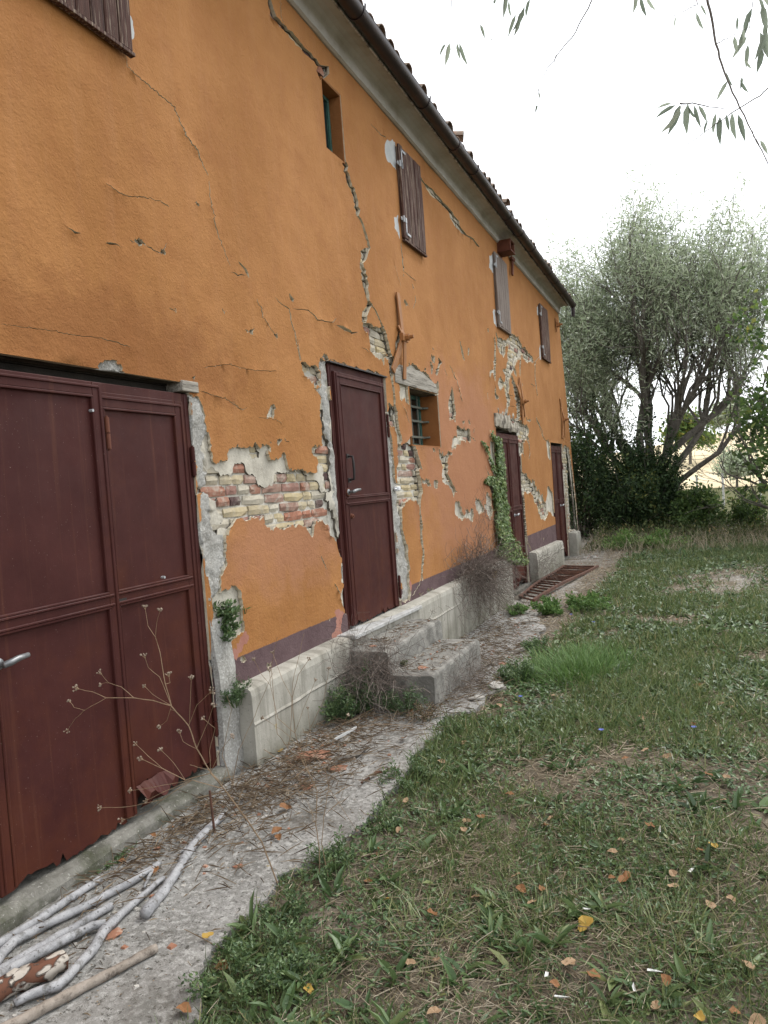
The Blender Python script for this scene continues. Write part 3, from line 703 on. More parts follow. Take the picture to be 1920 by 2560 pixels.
crack('A', [(290,985,4),(320,1005,7),(345,1008,3)])
crack('A', [(1110,1290,2),(1135,1370,3),(1200,1460,2)])
crack('A', [(730,1330,4),(760,1345,6),(750,1330,3)])
crack('A', [(960,1330,3),(970,1355,5),(975,1340,3)])
crack('D', [(1040,240,3),(1100,265,4),(1170,285,4),(1230,320,4),(1260,340,3)])
crack('D', [(1060,120,3),(1180,105,3),(1300,135,3),(1430,140,3)])
crack('E', [(470,10,4),(520,80,6),(570,105,6),(620,75,4)])
crack('E', [(1000,395,6),(1020,430,8),(1060,435,5)])
crack('E', [(740,180,4),(830,190,5),(910,200,4),(970,240,4)])
crack('F', [(1105,130,5),(1125,180,9),(1150,245,4)])
crack('F', [(1210,360,7),(1235,400,9),(1262,450,8)])
crack('J', [(385,110,10),(395,170,14)])
crack('J', [(690,1040,6),(735,1050,7)])
crack('J', [(690,1190,5),(760,1195,6)])
crack('J', [(980,880,6),(1035,920,10)])
crack('J', [(1050,1350,6),(1100,1470,8),(1140,1600,7),(1165,1659,8)])
crack('J', [(1030,580,10),(1070,540,6),(1100,500,5)])
crack('J', [(190,1500,8),(190,1560,6)])
crack('J', [(390,1000,5),(385,1100,6)])
crack('K', [(470,235,8),(465,320,10),(488,410,4)])
crack('K', [(516,170,14),(524,240,12),(545,350,8),(538,435,4)])
crack('K', [(475,800,8),(490,920,10),(500,1100,10),(515,1250,10),(525,1350,12),(578,1455,12)])
crack('K', [(545,650,8),(600,770,12),(640,890,14),(662,945,10)])
crack('K', [(690,110,5),(695,180,6),(735,240,8)])
crack('K', [(620,0,6),(660,70,6),(690,110,5)])
crack('K', [(925,420,10),(965,480,14),(985,580,8)])

OPEN = {                                   # openings in the wall: y0, y1, z0, z1
    'garage': (1.95, 3.475, .02, 2.235), 'tall': (5.235, 6.36, .455, 2.575), 'third': (10.34, 11.86, -.12, 2.30), 'fourth': (14.50, 15.86, -.14, 2.20),
    'window': (6.97, 7.86, 1.965, 2.545), 'slit': (5.495, 5.845, 4.30, 4.87)}
def ezt(y): return 5.235 - .0165*(y-5.1)   # wall top under the sagging eaves
Y0, Y1 = -2.0, 16.42
ZB = -.3

def inside(poly, P):
    poly = np.asarray(poly); x, y = P[:, 0], P[:, 1]
    r = np.zeros(len(P), bool)
    bb = (x >= poly[:, 0].min()) & (x <= poly[:, 0].max()) & (y >= poly[:, 1].min()) & (y <= poly[:, 1].max())
    ix = np.where(bb)[0]
    if not len(ix): return r
    xs, ys = x[ix], y[ix]; c = np.zeros(len(ix), bool)
    a = poly; b = np.roll(poly, -1, 0)
    for (x1, y1), (x2, y2) in zip(a, b):
        cond = (y1 > ys) != (y2 > ys)
        if y1 != y2: c ^= cond & (xs < (x2-x1)*(ys-y1)/(y2-y1)+x1)
    r[ix] = c
    return r
def rect(n, g=0.0):
    a, b, c, d = OPEN[n]
    return [(a-g, c-g), (b+g, c-g), (b+g, d+g), (a-g, d+g)]
def layer(polys, grid, outline):
    V, E = [], []
    for p in [outline]+polys:
        b = len(V); n = len(p)
        V += [Vector((q[0], q[1])) for q in p]
        E += [(b+i, b+(i+1) % n) for i in range(n)]
    for q in grid: V.append(Vector((q[0], q[1])))
    r = delaunay_2d_cdt(V, E, [], 0, 1e-5)
    return np.array([(v.x, v.y) for v in r[0]]), np.array([f for f in r[2] if len(f) == 3])
def grid_pts(y0, y1, z0, z1, s):
    o = []
    for i in range(int((y1-y0)/s)):
        for j in range(int((z1-z0)/s)):
            o.append((y0+(i+.5+.35*random.uniform(-1, 1)+.5*(j % 2))*s, z0+(j+.5+.35*random.uniform(-1, 1))*s))
    return o
def any_in(polys, P):
    r = np.zeros(len(P), bool)
    for p in polys: r |= inside(p, P)
    return r
def sheet(name, P2, T, keep, mi, xfun, depth, mats, side_mi, parent, smooth=True):
    """front sheet of the kept triangles plus side faces along every border"""
    a, b, c = P2[T[:, 0]], P2[T[:, 1]], P2[T[:, 2]]
    ar = (b[:, 0]-a[:, 0])*(c[:, 1]-a[:, 1])-(b[:, 1]-a[:, 1])*(c[:, 0]-a[:, 0])
    T = np.where((ar < 0)[:, None], T[:, ::-1], T)
    T = T[keep]; mi = mi[keep]
    used = np.unique(T); mp = -np.ones(len(P2), int); mp[used] = np.arange(len(used))
    T = mp[T]; P2 = P2[used]
    ed = np.concatenate([T[:, [0, 1]], T[:, [1, 2]], T[:, [2, 0]]])
    key = np.sort(ed, 1); kk = key[:, 0]*(len(P2)+1)+key[:, 1]
    u, inv, cnt = np.unique(kk, return_inverse=True, return_counts=True)
    be = ed[cnt[inv] == 1]
    isb = np.zeros(len(P2), bool); isb[be.ravel()] = True
    X = xfun(P2, isb)
    V = np.column_stack([X, P2[:, 0], P2[:, 1]])
    n = len(V)
    # side walls get their own vertices so that the rim stays sharp
    bv = np.unique(be); bm = -np.ones(n, int); bm[bv] = np.arange(len(bv))
    V1 = V[bv].copy(); V2 = V[bv].copy(); V2[:, 0] = depth
    i, j = bm[be[:, 0]], bm[be[:, 1]]
    nb = len(bv)
    Q = np.concatenate([np.column_stack([n+i, n+nb+i, n+nb+j]), np.column_stack([n+i, n+nb+j, n+j])])
    F = np.concatenate([T, Q])
    M = np.concatenate([mi, np.full(len(Q), side_mi)])
    me = new_mesh(name, np.concatenate([V, V1, V2]), F, mats, M, False)
    sm = np.zeros(len(F), bool); sm[:len(T)] = smooth
    me.polygons.foreach_set('use_smooth', sm)
    return link(bpy.data.objects.new(name, me), parent)

# ------------------------------------------------------------------ the farmhouse
house = tag(empty('farmhouse', (0, 0, 0)), 'long orange two storey farmhouse with cracked peeling stucco and dark red metal doors', 'farmhouse')
out = [(Y0, ZB), (Y1, ZB)] + [(y, ezt(y)) for y in np.linspace(Y1, Y0, 60)]
open_polys = [rect(k) for k in OPEN]
out_c = out
grid = grid_pts(1.0, 8.2, 0, 5.2, .055) + grid_pts(8.2, Y1, -.2, 5.1, .09) + grid_pts(Y0, 1.0, 0, 5.3, .25)
P2, T = layer(open_polys+FULL+PAINT+PATCH+PINK+CRACK, grid, out_c)
C = P2[T].mean(1)
hole = any_in(open_polys+FULL+PAINT+CRACK, C) | (C[:, 1] > ezt(C[:, 0])-1e-4) | (C[:, 1] < ZB)
mi = np.zeros(len(T), int)
mi[any_in(PATCH, C)] = 1
mi[any_in(PINK, C)] = 2
op_pts = np.array([p for k in ('window', 'slit') for p in rect(k)])
def xcoat(P, isb):
    X = np.array([.010*FB(y*.55, z*.55, 1.3, 3)+.004*noise.noise(Vector((y*3, z*3, 8.1))) for y, z in P])
    X = np.clip(X, -.012, .016)
    lift = np.array([max(0, noise.noise(Vector((y*5.5, z*5.5, 3.3))))*.017 for y, z in P])
    return np.where(isb, X+lift, X)
coat = sheet('stucco', P2, T, ~hole, mi, xcoat, -.021, [MT['stucco'], MT['patch'], MT['pink'], MT['edge']], 3, house)

# undercoat of old plaster and cement
cemgrid = np.array(grid_pts(1.9, 7.0, -.1, 2.8, .022)); cemgrid = [tuple(p) for p in cemgrid[any_in(CEM, cemgrid)]]
P2, T = layer(open_polys+FULL+CRACK+CEM, grid_pts(1.0, 8.2, 0, 5.2, .12)+grid_pts(8.2, Y1, -.2, 5.1, .16)+cemgrid, out_c)
C = P2[T].mean(1)
hole = any_in(open_polys+FULL+CRACK, C) | (C[:, 1] > ezt(C[:, 0])-1e-4) | (C[:, 1] < ZB)
incem = any_in(CEM, C)
vc = any_in(CEM, P2)
vcm = {(round(p[0], 5), round(p[1], 5)) for p in P2[vc]}
def xren(P, isb):
    base = np.array([-.024+.006*FB(y*2.0, z*2.0, 5.5, 4) for y, z in P])
    rr = np.array([.012+.015*FB(y*9, z*9, 2.2, 4)+.010*FB(y*26, z*26, 4.2, 3) if (round(y, 5), round(z, 5)) in vcm else 0 for y, z in P])
    return np.clip(base+rr, -.036, .012) - np.where(isb, .002, 0)
render = sheet('undercoat', P2, T, ~hole, incem.astype(int), xren, -.055, [MT['plaster'], MT['cement'], MT['crack_shade']], 2, house)

# wall core: mortar bed, reveals
P2, T = layer(open_polys+DEEP, grid_pts(3.4, 7.2, 0, 2.8, .03)+grid_pts(7.2, Y1, -.2, 3.9, .07)+grid_pts(3.4, Y1, 2.8, 5.1, .15), out_c)
C = P2[T].mean(1)
hole = any_in(open_polys+DEEP, C) | (C[:, 1] > ezt(C[:, 0])-1e-4) | (C[:, 1] < ZB)
def xcore(P, isb): return np.array([-.043+.006*FB(y*9, z*9, 9.5, 4) for y, z in P]) - np.where(isb, .004, 0)
core = sheet('brick_core', P2, T, ~hole, np.zeros(len(T), int), xcore, -.40, [MT['mortar'], MT['crack_shade']], 1, house, False)

# bricks
def brick_mesh(name, L, mt, seed):
    rnd = random.Random(seed); j = lambda a: rnd.uniform(-a, a)
    ys = [-L/2, -L/6, L/6, L/2]; zs = [-.0275, 0, .0275]
    V, F = [], []
    for zi, z in enumerate(zs):
        for yi, y in enumerate(ys):
            e = (yi in (0, 3)) + (zi in (0, 2))
            V.append((.02-.004*e-abs(j(.004))*(1+e), y+j(.004), z+j(.0035)))
    for zi in range(2):
        for yi in range(3):
            a = zi*4+yi; F.append((a, a+1, a+5, a+4))
    ring = [0, 1, 2, 3, 7, 11, 10, 9, 8, 4]
    b = len(V)
    for r_ in ring:
        v = V[r_]; V.append((-.05, v[1]*1.02, v[2]*1.03))
    for i in range(10):
        k = (i+1) % 10; F.append((ring[k], ring[i], b+i, b+k))
    return new_mesh(name, V, F, mt)
KINDS = ['brick_cream', 'brick_red', 'brick_rose', 'brick_dark', 'brick_pale']
BM = {(k, l): [brick_mesh('brick', l, MT[k], 31*i+q) for q in range(3)] for i, k in enumerate(KINDS) for l in (.245, .118)}
cand = []
row = 0; z = .03
while z < 5.0:
    y = 3.4+random.uniform(0, .2)
    while y < Y1-.1:
        l = .245 if random.random() < .55 else .118
        yc = y+l/2
        pts = np.array([(yc+a*l*.48, z+b*.026) for a in (-1, -.5, 0, .5, 1) for b in (-1, 0, 1)])
        cand.append((yc, z+.004*NZ(yc*1.5, z*3), l, pts)); y += l+random.uniform(.010, .018)
    z += .0665; row += 1
allp = np.concatenate([c_[3] for c_ in cand]); fin_ = any_in(FULL+CRACK, allp).reshape(-1, 15)
fo = any_in([rect(k, .012) for k in OPEN], allp).reshape(-1, 15)
sel = [(c_, int(f.sum())) for c_, f, o in zip(cand, fin_, fo) if f.any() and not o.any()]
sel.sort(key=lambda t: -t[1]/(1.0+t[0][0]*.55))
nb = 0
rest = MB()
for (yc, z, l, pts), cnt in sel:
    far = yc > 8.2
    kind = random.choices(KINDS, (2.6, .25, .8, .1, 4.5) if far else ((3.2, 2.2, 2.2, .5, 2.0) if yc < 5.3 else (2.2, .8, 1.4, .5, 2.4)))[0]
    if nb < 290:
        o = bpy.data.objects.new('brick', random.choice(BM[(kind, l)]))
        o.location = (-.045+random.uniform(-.006, .005), yc, z)
        o.rotation_euler = (random.uniform(-.02, .02), random.uniform(-.04, .04), random.uniform(-.03, .03))
        link(o, core); nb += 1
    else:
        rest.box(-.09, -.026+random.uniform(-.005, .004), yc-l/2, yc+l/2, z-.0265, z+.0265, 0)
if rest.V: tag(rest.build('remaining_bricks', [MT['brick_pale']], core, bevel=.004), kind='stuff')

# rest of the shell
sh = MB()
yE = Y1
sh.box(-7.2, -.41, yE-.45, yE-.03, ZB, 5.0); g1 = sh.build('far_gable_wall', [MT['stucco']], house)
sh = MB(); sh.box(-7.2, -.41, Y0+.03, Y0+.45, ZB, 5.2); sh.build('near_gable_wall', [MT['stucco']], house)
sh = MB(); sh.box(-7.6, -7.2, Y0, yE, ZB, 5.2); sh.build('back_wall', [MT['stucco']], house)
sh = MB(); sh.box(-7.19, -.42, Y0+.46, yE-.46, -.1, 0.0); sh.box(-7.19, -.42, Y0+.46, yE-.46, 2.9, 3.05); sh.build('inner_floor', [MT['dark']], house)
for ye, nm in ((yE-.24, 'far_gable'), (Y0+.24, 'near_gable')):
    sh = MB(); z0 = 5.0 if ye > 5 else 5.2
    sh.prism([(-7.5, z0+.003), (-.42, z0+.003), (-3.9, 6.25)], lambda x, z: (x, ye-.2, z), lambda x, z: (x, ye+.2, z))
    sh.build(nm, [MT['stucco']], house)

# cornice swept along the eaves
prof = [(-.02, -.06), (.012, -.065), (.036, -.055), (.043, .015), (.055, .06), (.085, .082), (.13, .09), (.18, .083), (.206, .075), (.206, .155), (-.02, .165)]
ys = np.linspace(Y0-.1, Y1+.03, 150)
V, F = [], []
for y in ys:
    for (x, z) in prof:
        V.append((x+.006*FB(y*1.7, x*8, 3.3, 3), y, ezt(y)+z+.005*FB(y*1.9, z*9, 7.7, 3)))
n = len(prof)
for i in range(len(ys)-1):
    for k in range(n):
        k2 = (k+1) % n
        F.append((i*n+k, (i+1)*n+k, (i+1)*n+k2, i*n+k2))
F += [tuple(range(n)), tuple((len(ys)-1)*n+k for k in range(n-1, -1, -1))]
link(bpy.data.objects.new('cornice', new_mesh('cornice', V, F, [MT['cornice']])), house)
V, F = [], []; pf = [(.2085, .066), (.222, .070), (.224, .17), (.2085, .172)]
for y in ys:
    for (x, z) in pf: V.append((x+.006*FB(y*1.7, .2*8, 3.3, 3), y, ezt(y)+z+.004*FB(y*4, z*9, 7.7, 3)))
for i in range(len(ys)-1):
    for k in range(4):
        k2 = (k+1) % 4; F.append((i*4+k, (i+1)*4+k, (i+1)*4+k2, i*4+k2))
F += [(0, 1, 2, 3), tuple((len(ys)-1)*4+k for k in (3, 2, 1, 0))]
link(bpy.data.objects.new('fascia', new_mesh('fascia', V, F, [MT['fascia']])), house)

# gutter: open half round channel, brackets, joint collars, end outlet
def gut(y): return ezt(y)+.105+.012*NZ(y*.5, 2.2), .30+.006*NZ(y*.6, 5.5)
V, F = [], []
ys = np.linspace(Y0-.15, Y1+.14, 120); ang = [R(a) for a in np.linspace(172, 368, 13)]
for y in ys:
    gz_, gx = gut(y)
    for rr in (.070, .064):
        for t in ang: V.append((gx+rr*math.cos(t), y, gz_+rr*math.sin(t)))
k = len(ang)
for i in range(len(ys)-1):
    for s_ in range(2):
        for q in range(k-1):
            a = i*2*k+s_*k+q; b = a+2*k
            F.append((a, a+1, b+1, b) if s_ else (a, b, b+1, a+1))
    for q in (0, k-1):
        a = i*2*k+q; F.append((a, a+k, a+3*k, a+2*k))
gutter = link(bpy.data.objects.new('gutter', new_mesh('gutter', V, F, [MT['gutter']], None, True)), house)
def ring(y, r0, w, name):
    mb = MB(); gz_, gx = gut(y); V = []
    for yy in (y-w/2, y+w/2):
        for rr in (r0, r0+.006):
            for t in ang: V.append((gx+rr*math.cos(t), yy, gz_+rr*math.sin(t)))
    Fs = []
    for q in range(k-1):
        Fs += [(k+q, 3*k+q, 3*k+q+1, k+q+1), (q, q+1, k+q+1, k+q), (2*k+q, 3*k+q, 3*k+q+1, 2*k+q+1)]
    mb.add(V, Fs); return mb
for i, y in enumerate((3.9, 5.6, 7.15, 8.9, 10.6, 12.2, 13.7, 15.2)):
    mb = ring(y, .0705, .035, 'gutter_bracket'); gz_, gx = gut(y)
    mb.bar((gx-.068, y, gz_), (.19, y, gz_+.03), .03, .005, (0, 0, 1))
    mb.bar((gx+.072, y, gz_-.005), (gx+.078, y, gz_+.035), .03, .005, (1, 0, 0))
    mb.build('gutter_bracket', [MT['gutter']], gutter)
for y in (4.7, 8.2, 11.4, 14.4):
    ring(y, .071, .11, 'gutter_joint').build('gutter_joint', [MT['gutter']], gutter)
mb = MB(); gz_, gx = gut(Y1+.1)
mb.tube([(gx, Y1+.1, gz_-.05), (gx+.004, Y1+.1, gz_-.14), (gx-.006, Y1+.105, gz_-.24)], [.045, .04, .038], 10)
mb.build('outlet_pipe', [MT['gutter']], gutter)

# roof: board deck plus barrel tiles; the eaves course is built tile by tile
SL = .27
mb = MB()
for x0, x1, s_ in ((.24, -3.9, 1), (-3.9, -7.9, -1)):
    def zr(x, y): return ezt(y)+.150+((.24-x)*SL if s_ > 0 else (.24+3.9)*SL-( -3.9-x)*SL)
    V = []
    for y in np.linspace(Y0-.2, Y1+.10, 30):
        for x in (x0, x1):
            for d in (0, -.03): V.append((x, y, zr(x, y)+d))
    F = []
    for i in range(29):
        a = i*4; b = a+4
        F += [(a, b, b+2, a+2), (a+1, a+3, b+3, b+1), (a, a+1, b+1, b), (a+2, b+2, b+3, a+3)]
    F += [(0, 2, 3, 1), (116, 117, 119, 118)]
    mb.add(V, F)
roof = mb.build('roof', [MT['beam']], house)
def tile_mesh(name, r0, r1, L, up=True, seed=0):
    V, F = [], []; n = 8
    for i, (x, r_) in enumerate(((0, r0), (-L, r1))):
        for rr in (r_, r_-.012):
            for q in range(n+1):
                t = math.pi*q/n
                V.append((x, rr*math.cos(t), (rr*math.sin(t)*.8 if up else -rr*math.sin(t)*.8)))
    m_ = n+1
    for q in range(n):
        F += [(q, q+1, 2*m_+q+1, 2*m_+q), (m_+q, 3*m_+q, 3*m_+q+1, m_+q+1), (q, m_+q, m_+q+1, q+1), (2*m_+q, 2*m_+q+1, 3*m_+q+1, 3*m_+q)]
    return new_mesh(name, V, F, [MT['tile']])
TC = [tile_mesh('cover_tile', .085+.006*i, .068, .44, True) for i in range(3)]
TP = tile_mesh('pan_tile', .085, .07, .46, False)
def roof_z(x, y): return ezt(y)+.140+(.24-x)*SL
restm = MB()
def put_tile(me, x, y, dz, rot=0, tilt=0, single=True):
    mt_ = Matrix.Translation((x, y, roof_z(x, y)+dz)) @ Matrix.Rotation(rot, 4, 'Z') @ Matrix.Rotation(math.atan(SL)+tilt, 4, 'Y')
    if single:
        o = bpy.data.objects.new(me.name.split('.')[0], me); o.matrix_world = mt_; link(o, roof); o.matrix_parent_inverse = Matrix.Identity(4)
    else:
        restm.add([mt_ @ v.co for v in me.vertices], [tuple(p.vertices) for p in me.polygons])
nt = int((Y1+.1-Y0+.2)/.205)
for i in range(nt):
    y = Y0-.12+i*.205
    vis = y > 3.0
    put_tile(TP, .315+random.uniform(-.015, .015), y+.10, .07, 0, 0, vis)
    put_tile(random.choice(TC), .295+random.uniform(-.035, .035), y, .045+random.uniform(-.004, .012), random.uniform(-.06, .06), random.uniform(-.03, .03), vis)
    for j in range(1, 11):
        put_tile(TC[0], .30-j*.36, y, .07, random.uniform(-.05, .05), random.uniform(-.02, .02), False)
put_tile(TC[2], .30, 8.55, .20, .28, -.10, True)
put_tile(TC[1], .33, 10.6, .14, -.12, -.06, True)
tag(restm.build('upper_tiles', [MT['tile']], roof), kind='stuff')
# ------------------------------------------------------------------ doors
def jag_panel(y0, y1, z0, z1, x, th, jag, seed, bite=None):
    rnd = random.Random(seed); mb = MB()
    pts = [(y1, z1), (y0, z1), (y0, z0)]
    if jag:
        n = max(6, int((y1-y0)/.018))
        for i in range(n+1):
            y = y0+(y1-y0)*i/n
            h = rnd.uniform(0, jag)*(1.6 if rnd.random() < .2 else .5)
            if bite and bite[0] < y < bite[1]: h += bite[2]*math.sin(math.pi*(y-bite[0])/(bite[1]-bite[0]))*rnd.uniform(.75, 1.1)
            pts.append((y+(rnd.uniform(-.004, .004) if 0 < i < n else 0), z0+h))
        pts.pop(2)
    else: pts.append((y1, z0))
    mb.prism(pts, lambda y, z: (x, y, z), lambda y, z: (x-th, y, z))
    return mb
def leaf(door, y0, y1, z0, z1, rails, x, st=.07, jag=0, seed=1, bite=None, handed=1):
    """rails: heights of the crossbars between the panels"""
    mb = MB()
    zb = z0+(.0 if not jag else .02)
    mb.box(x-.035, x, y0, y0+st, zb, z1); mb.box(x-.035, x, y1-st, y1, zb, z1)
    mb.box(x-.035, x-.0005, y0+st, y1-st, z1-st, z1)
    zs = [z0]+list(rails)+[z1-st]
    for r_ in rails:
        mb.box(x-.035, x-.0005, y0+st, y1-st, r_-.028, r_+.028)
        mb.box(x-.001, x+.007, y0+st*.55, y1-st*.55, r_+.016, r_+.028); mb.box(x-.001, x+.007, y0+st*.55, y1-st*.55, r_-.028, r_-.016)
    # raised beads round each panel
    for i in range(len(zs)-1):
        a = zs[i]+(.028 if i else 0); b = zs[i+1]-(.028 if i+1 < len(zs)-1 else 0)
        w = .012
        for (p, q) in ((y0+st, y0+st+w), (y1-st-w, y1-st)):
            mb.box(x-.03, x+.004, p, q, a+(w if i else .03), b-w)
        mb.box(x-.03, x+.0045, y0+st, y1-st, b-w, b)
        if i: mb.box(x-.03, x+.0045, y0+st, y1-st, a, a+w)
    for (p, q) in ((y0+st*.25, y0+st*.25+.01), (y1-st*.25-.01, y1-st*.25)):
        mb.box(x-.001, x+.006, p, q, zb+.01, z1-.01)
    mb.box(x-.001, x+.0065, y0+st*.3, y1-st*.3, z1-st*.45, z1-st*.25)
    o = mb.build('leaf', [MT['door']], door, bevel=.003)
    for i in range(len(zs)-1):
        a = zs[i]+(.026 if i else 0); b = zs[i+1]-(.026 if i+1 < len(zs)-1 else -.001)
        jag_panel(y0+st-.002, y1-st+.002, a, b, x-.013, .003, jag if i == 0 else 0, seed+i, bite if i == 0 else None).build('panel', [MT['door']], door)
    return o
def dframe(name, y0, y1, z0, z1, x, w, top=True, d=.07, label=None):
    mb = MB()
    mb.box(x-d, x, y0, y0+w, z0, z1); mb.box(x-d, x, y1-w, y1, z0, z1)
    mb.box(x-.01, x+.005, y0+w*.55, y0+w*.8, z0, z1-.002); mb.box(x-.01, x+.005, y1-w*.8, y1-w*.55, z0, z1-.002)
    if top: mb.box(x-d, x-.0005, y0+w, y1-w, z1-w, z1)
    return tag(mb.build(name, [MT['door']], house, bevel=.003), label)
def hinge(door, y, z, x, h=.13, mt='door'):
    mb = MB(); mb.tube([(x, y, z-h/2), (x, y, z-.003)], .012, 10); mb.tube([(x, y, z+.003), (x, y, z+h/2)], .012, 10)
    mb.tube([(x, y, z-h/2-.008), (x, y, z+h/2+.008)], .006, 6)
    mb.build('hinge', [MT[mt]], door)
def lever(door, y, z, x, dy, mt='steel', L=.12):
    mb = MB()
    mb.tube([(x, y, z), (x+.012, y, z)], [.026, .022], 14); mb.tube([(x+.012, y, z), (x+.05, y, z)], .011, 10)
    s_ = 1 if dy > 0 else -1
    mb.tube([(x+.048, y-.012*s_, z), (x+.052, y+.02*s_, z+.004), (x+.054, y+dy*L*.5, z+.012), (x+.05, y+dy*L, z+.014)], [.013, .014, .0125, .010], 10)
    mb.build('handle', [MT[mt]], door, True)

# garage door: two leaves, the left one stands proud of the right one
gd = dframe('garage_door', 1.96, 3.473, .075, 2.175, -.018, .05, True, .08, 'wide two leaf dark red metal garage door rusting through along its bottom edge')
leaf(gd, 2.012, 2.775, .085, 2.165, [1.145], .022, .062, .028, 4, (2.06, 2.3, .035))
leaf(gd, 2.735, 3.422, .10, 2.13, [1.14], -.014, .072, .03, 9, (2.80, 3.05, .10))
mb = MB()
V = []
for i in range(9):
    y = 2.815+i*.028
    V += [(.0+.03*math.sin(i*1.3), y, .11+.02*random.random()), (.035+.02*random.random(), y+.005, .155+.03*math.sin(i)), (-.012, y, .215+.012*random.random())]
mb.add(V, [(i*3+a, i*3+a+1, i*3+a+4, i*3+a+3) for i in range(8) for a in (0, 1)])
mb.build('rust_flap', [MT['door']], gd)
lever(gd, 2.085, 1.00, .022, 1.0, 'steel', .105)
mb = MB(); mb.tube([(.015, 2.035, .985), (.034, 2.035, .985)], .016, 12); mb.build('lock', [MT['black_iron']], gd)
hinge(gd, 3.462, 1.80, -.004, .16); hinge(gd, 3.47, .33, -.004, .16); hinge(gd, 2.80, 1.93, .012, .15, 'anchor_rust')
mb = MB(); mb.box(-.05, -.012, 2.80, 2.86, 1.10, 1.135); mb.build('latch', [MT['black_iron']], gd)
mb = MB()
for (y, z) in ((2.70, 2.03), (2.09, 1.18), (3.1, 1.2)): mb.tube([(.01, y, z), (.03, y, z)], .007, 8)
mb.build('bolt', [MT['galv']], gd)
mb = MB(); mb.box(-.14, .012, 3.40, 3.545, 2.185, 2.245); mb.build('lintel_end', [MT['beam']], house, bevel=.004)
mb = MB(); mb.box(-.38, -.095, 1.96, 3.46, 2.225, 2.40); mb.box(-.16, -.10, 1.96, 3.46, .02, 2.222); mb.build('garage_gap_shade', [MT['dark']], house)  # solid dark boxes painted as the shade above and behind the leaves
mb = MB(); mb.tube([(-.02+.03*i/6, 2.15+i*.05, .10) for i in range(3)], .004, 4); 

# tall narrow door over the steps
td = dframe('entrance_door', 5.243, 6.353, .472, 2.568, -.012, .055, True, .09, 'tall single dark red metal door above the concrete steps')
leaf(td, 5.30, 6.297, .485, 2.51, [1.49], .012, .085, .04, 21, (5.33, 5.5, .05))
lever(td, 5.385, 1.56, .014, 1.0, 'steel', .13)
mb = MB(); mb.tube([(.014, 5.385, 1.56), (.020, 5.385, 1.56)], [.034, .034], 14); mb.build('rust_plate', [MT['anchor_rust']], td)
mb = MB(); mb.tube([(.012, 5.43, 1.655), (.055, 5.43, 1.66), (.06, 5.43, 1.70), (.06, 5.43, 1.79), (.055, 5.43, 1.84), (.012, 5.43, 1.845)], .010, 8)
mb.box(.012, .018, 5.405, 5.455, 1.635, 1.672); mb.box(.012, .018, 5.405, 5.455, 1.828, 1.865); mb.build('pull_handle', [MT['black_iron']], td)
mb = MB(); mb.tube([(-.002, 5.44, 1.365), (.02, 5.44, 1.365)], [.022, .018], 12); mb.tube([(.02, 5.44, 1.365), (.026, 5.44, 1.365)], .009, 8); mb.build('lock', [MT['anchor_rust']], td)
hinge(td, 6.335, 2.13, .012, .2); hinge(td, 6.335, .66, .012, .2)
mb = MB(); mb.box(-.05, .022, 5.22, 6.38, 2.569, 2.580); mb.build('drip_strip', [MT['black_iron']], house)
mb = MB(); mb.box(-.30, -.105, 5.24, 6.35, .46, 2.57); mb.build('door_gap_shade', [MT['dark']], house)  # dark box standing in for the unlit room behind the leaf
mb = MB(); mb.prism([(5.04, .455), (6.50, .432), (6.50, .462), (5.04, .487)], lambda y, z: (.155, y, z), lambda y, z: (-.2, y, z)); mb.build('door_sill', [MT['marble']], house, bevel=.004)
mb = MB(); mb.box(-.004, .03, 6.405, 6.475, 1.535, 1.575); mb.box(.03, .04, 6.412, 6.468, 1.541, 1.569); mb.tube([(.02, 6.36, 1.555), (.02, 6.41, 1.555)], .009, 8); mb.build('conduit_box', [MT['plastic']], house, bevel=.003)

def double_door(nm, y0, y1, z0, z1, rail, seed, lab):
    d = dframe(nm, y0, y1, z0, z1, -.03, .05, True, .08, lab)
    ym = (y0+y1)/2
    leaf(d, y0+.052, ym+.01, z0+.012, z1-.052, [rail], -.012, .07, .05, seed)
    leaf(d, ym+.012, y1-.052, z0+.012, z1-.052, [rail], -.018, .07, .06, seed+5, (ym+.1, y1-.08, .1))
    lever(d, ym+.10, rail-.10, -.018, 1.0, 'galv', .13)
    hinge(d, y0+.02, z1-.4, -.02); hinge(d, y1-.02, z1-.4, -.02); hinge(d, y1-.02, z0+.4, -.02)
    mb = MB(); mb.box(-.30, -.115, y0, y1, z0, z1); mb.build('door_gap_shade', [MT['dark']], house)  # added dark box, shade behind the door put in as colour
double_door('double_door', 10.345, 11.855, -.10, 2.235, 1.11, 41, 'dark red double metal door under the broken lintel beside the ivy')
double_door('double_door', 14.505, 15.855, -.13, 2.145, 1.05, 61, 'dark red double metal door nearest the far corner of the house')
# broken stone lintel over the third door
V, F = [], []
mb = MB()
rnd = random.Random(3)
for a, b, z0, z1, x in ((10.30, 11.2, 2.31, 2.50, .012), (11.12, 11.86, 2.28, 2.42, -.005), (10.55, 11.5, 2.47, 2.60, -.012)):
    n = 12; base = len(mb.V); V = []; F = []
    for i in range(n+1):
        y = a+(b-a)*i/n
        for (xx, zz) in ((x, z0), (x+.012, (z0+z1)/2), (x, z1), (-.2, z1), (-.2, z0)):
            V.append((xx+.02*FB(y*6, zz*7, 2.2, 3) if xx > -.1 else xx, y, zz+.025*FB(y*5, xx*9+zz*3, 1.1, 3)))
    for i in range(n):
        for k_ in range(5): F.append((i*5+k_, i*5+(k_+1) % 5, i*5+5+(k_+1) % 5, i*5+5+k_))
    F += [tuple(range(4, -1, -1)), tuple(n*5+k_ for k_ in range(5))]
    mb.add(V, F)
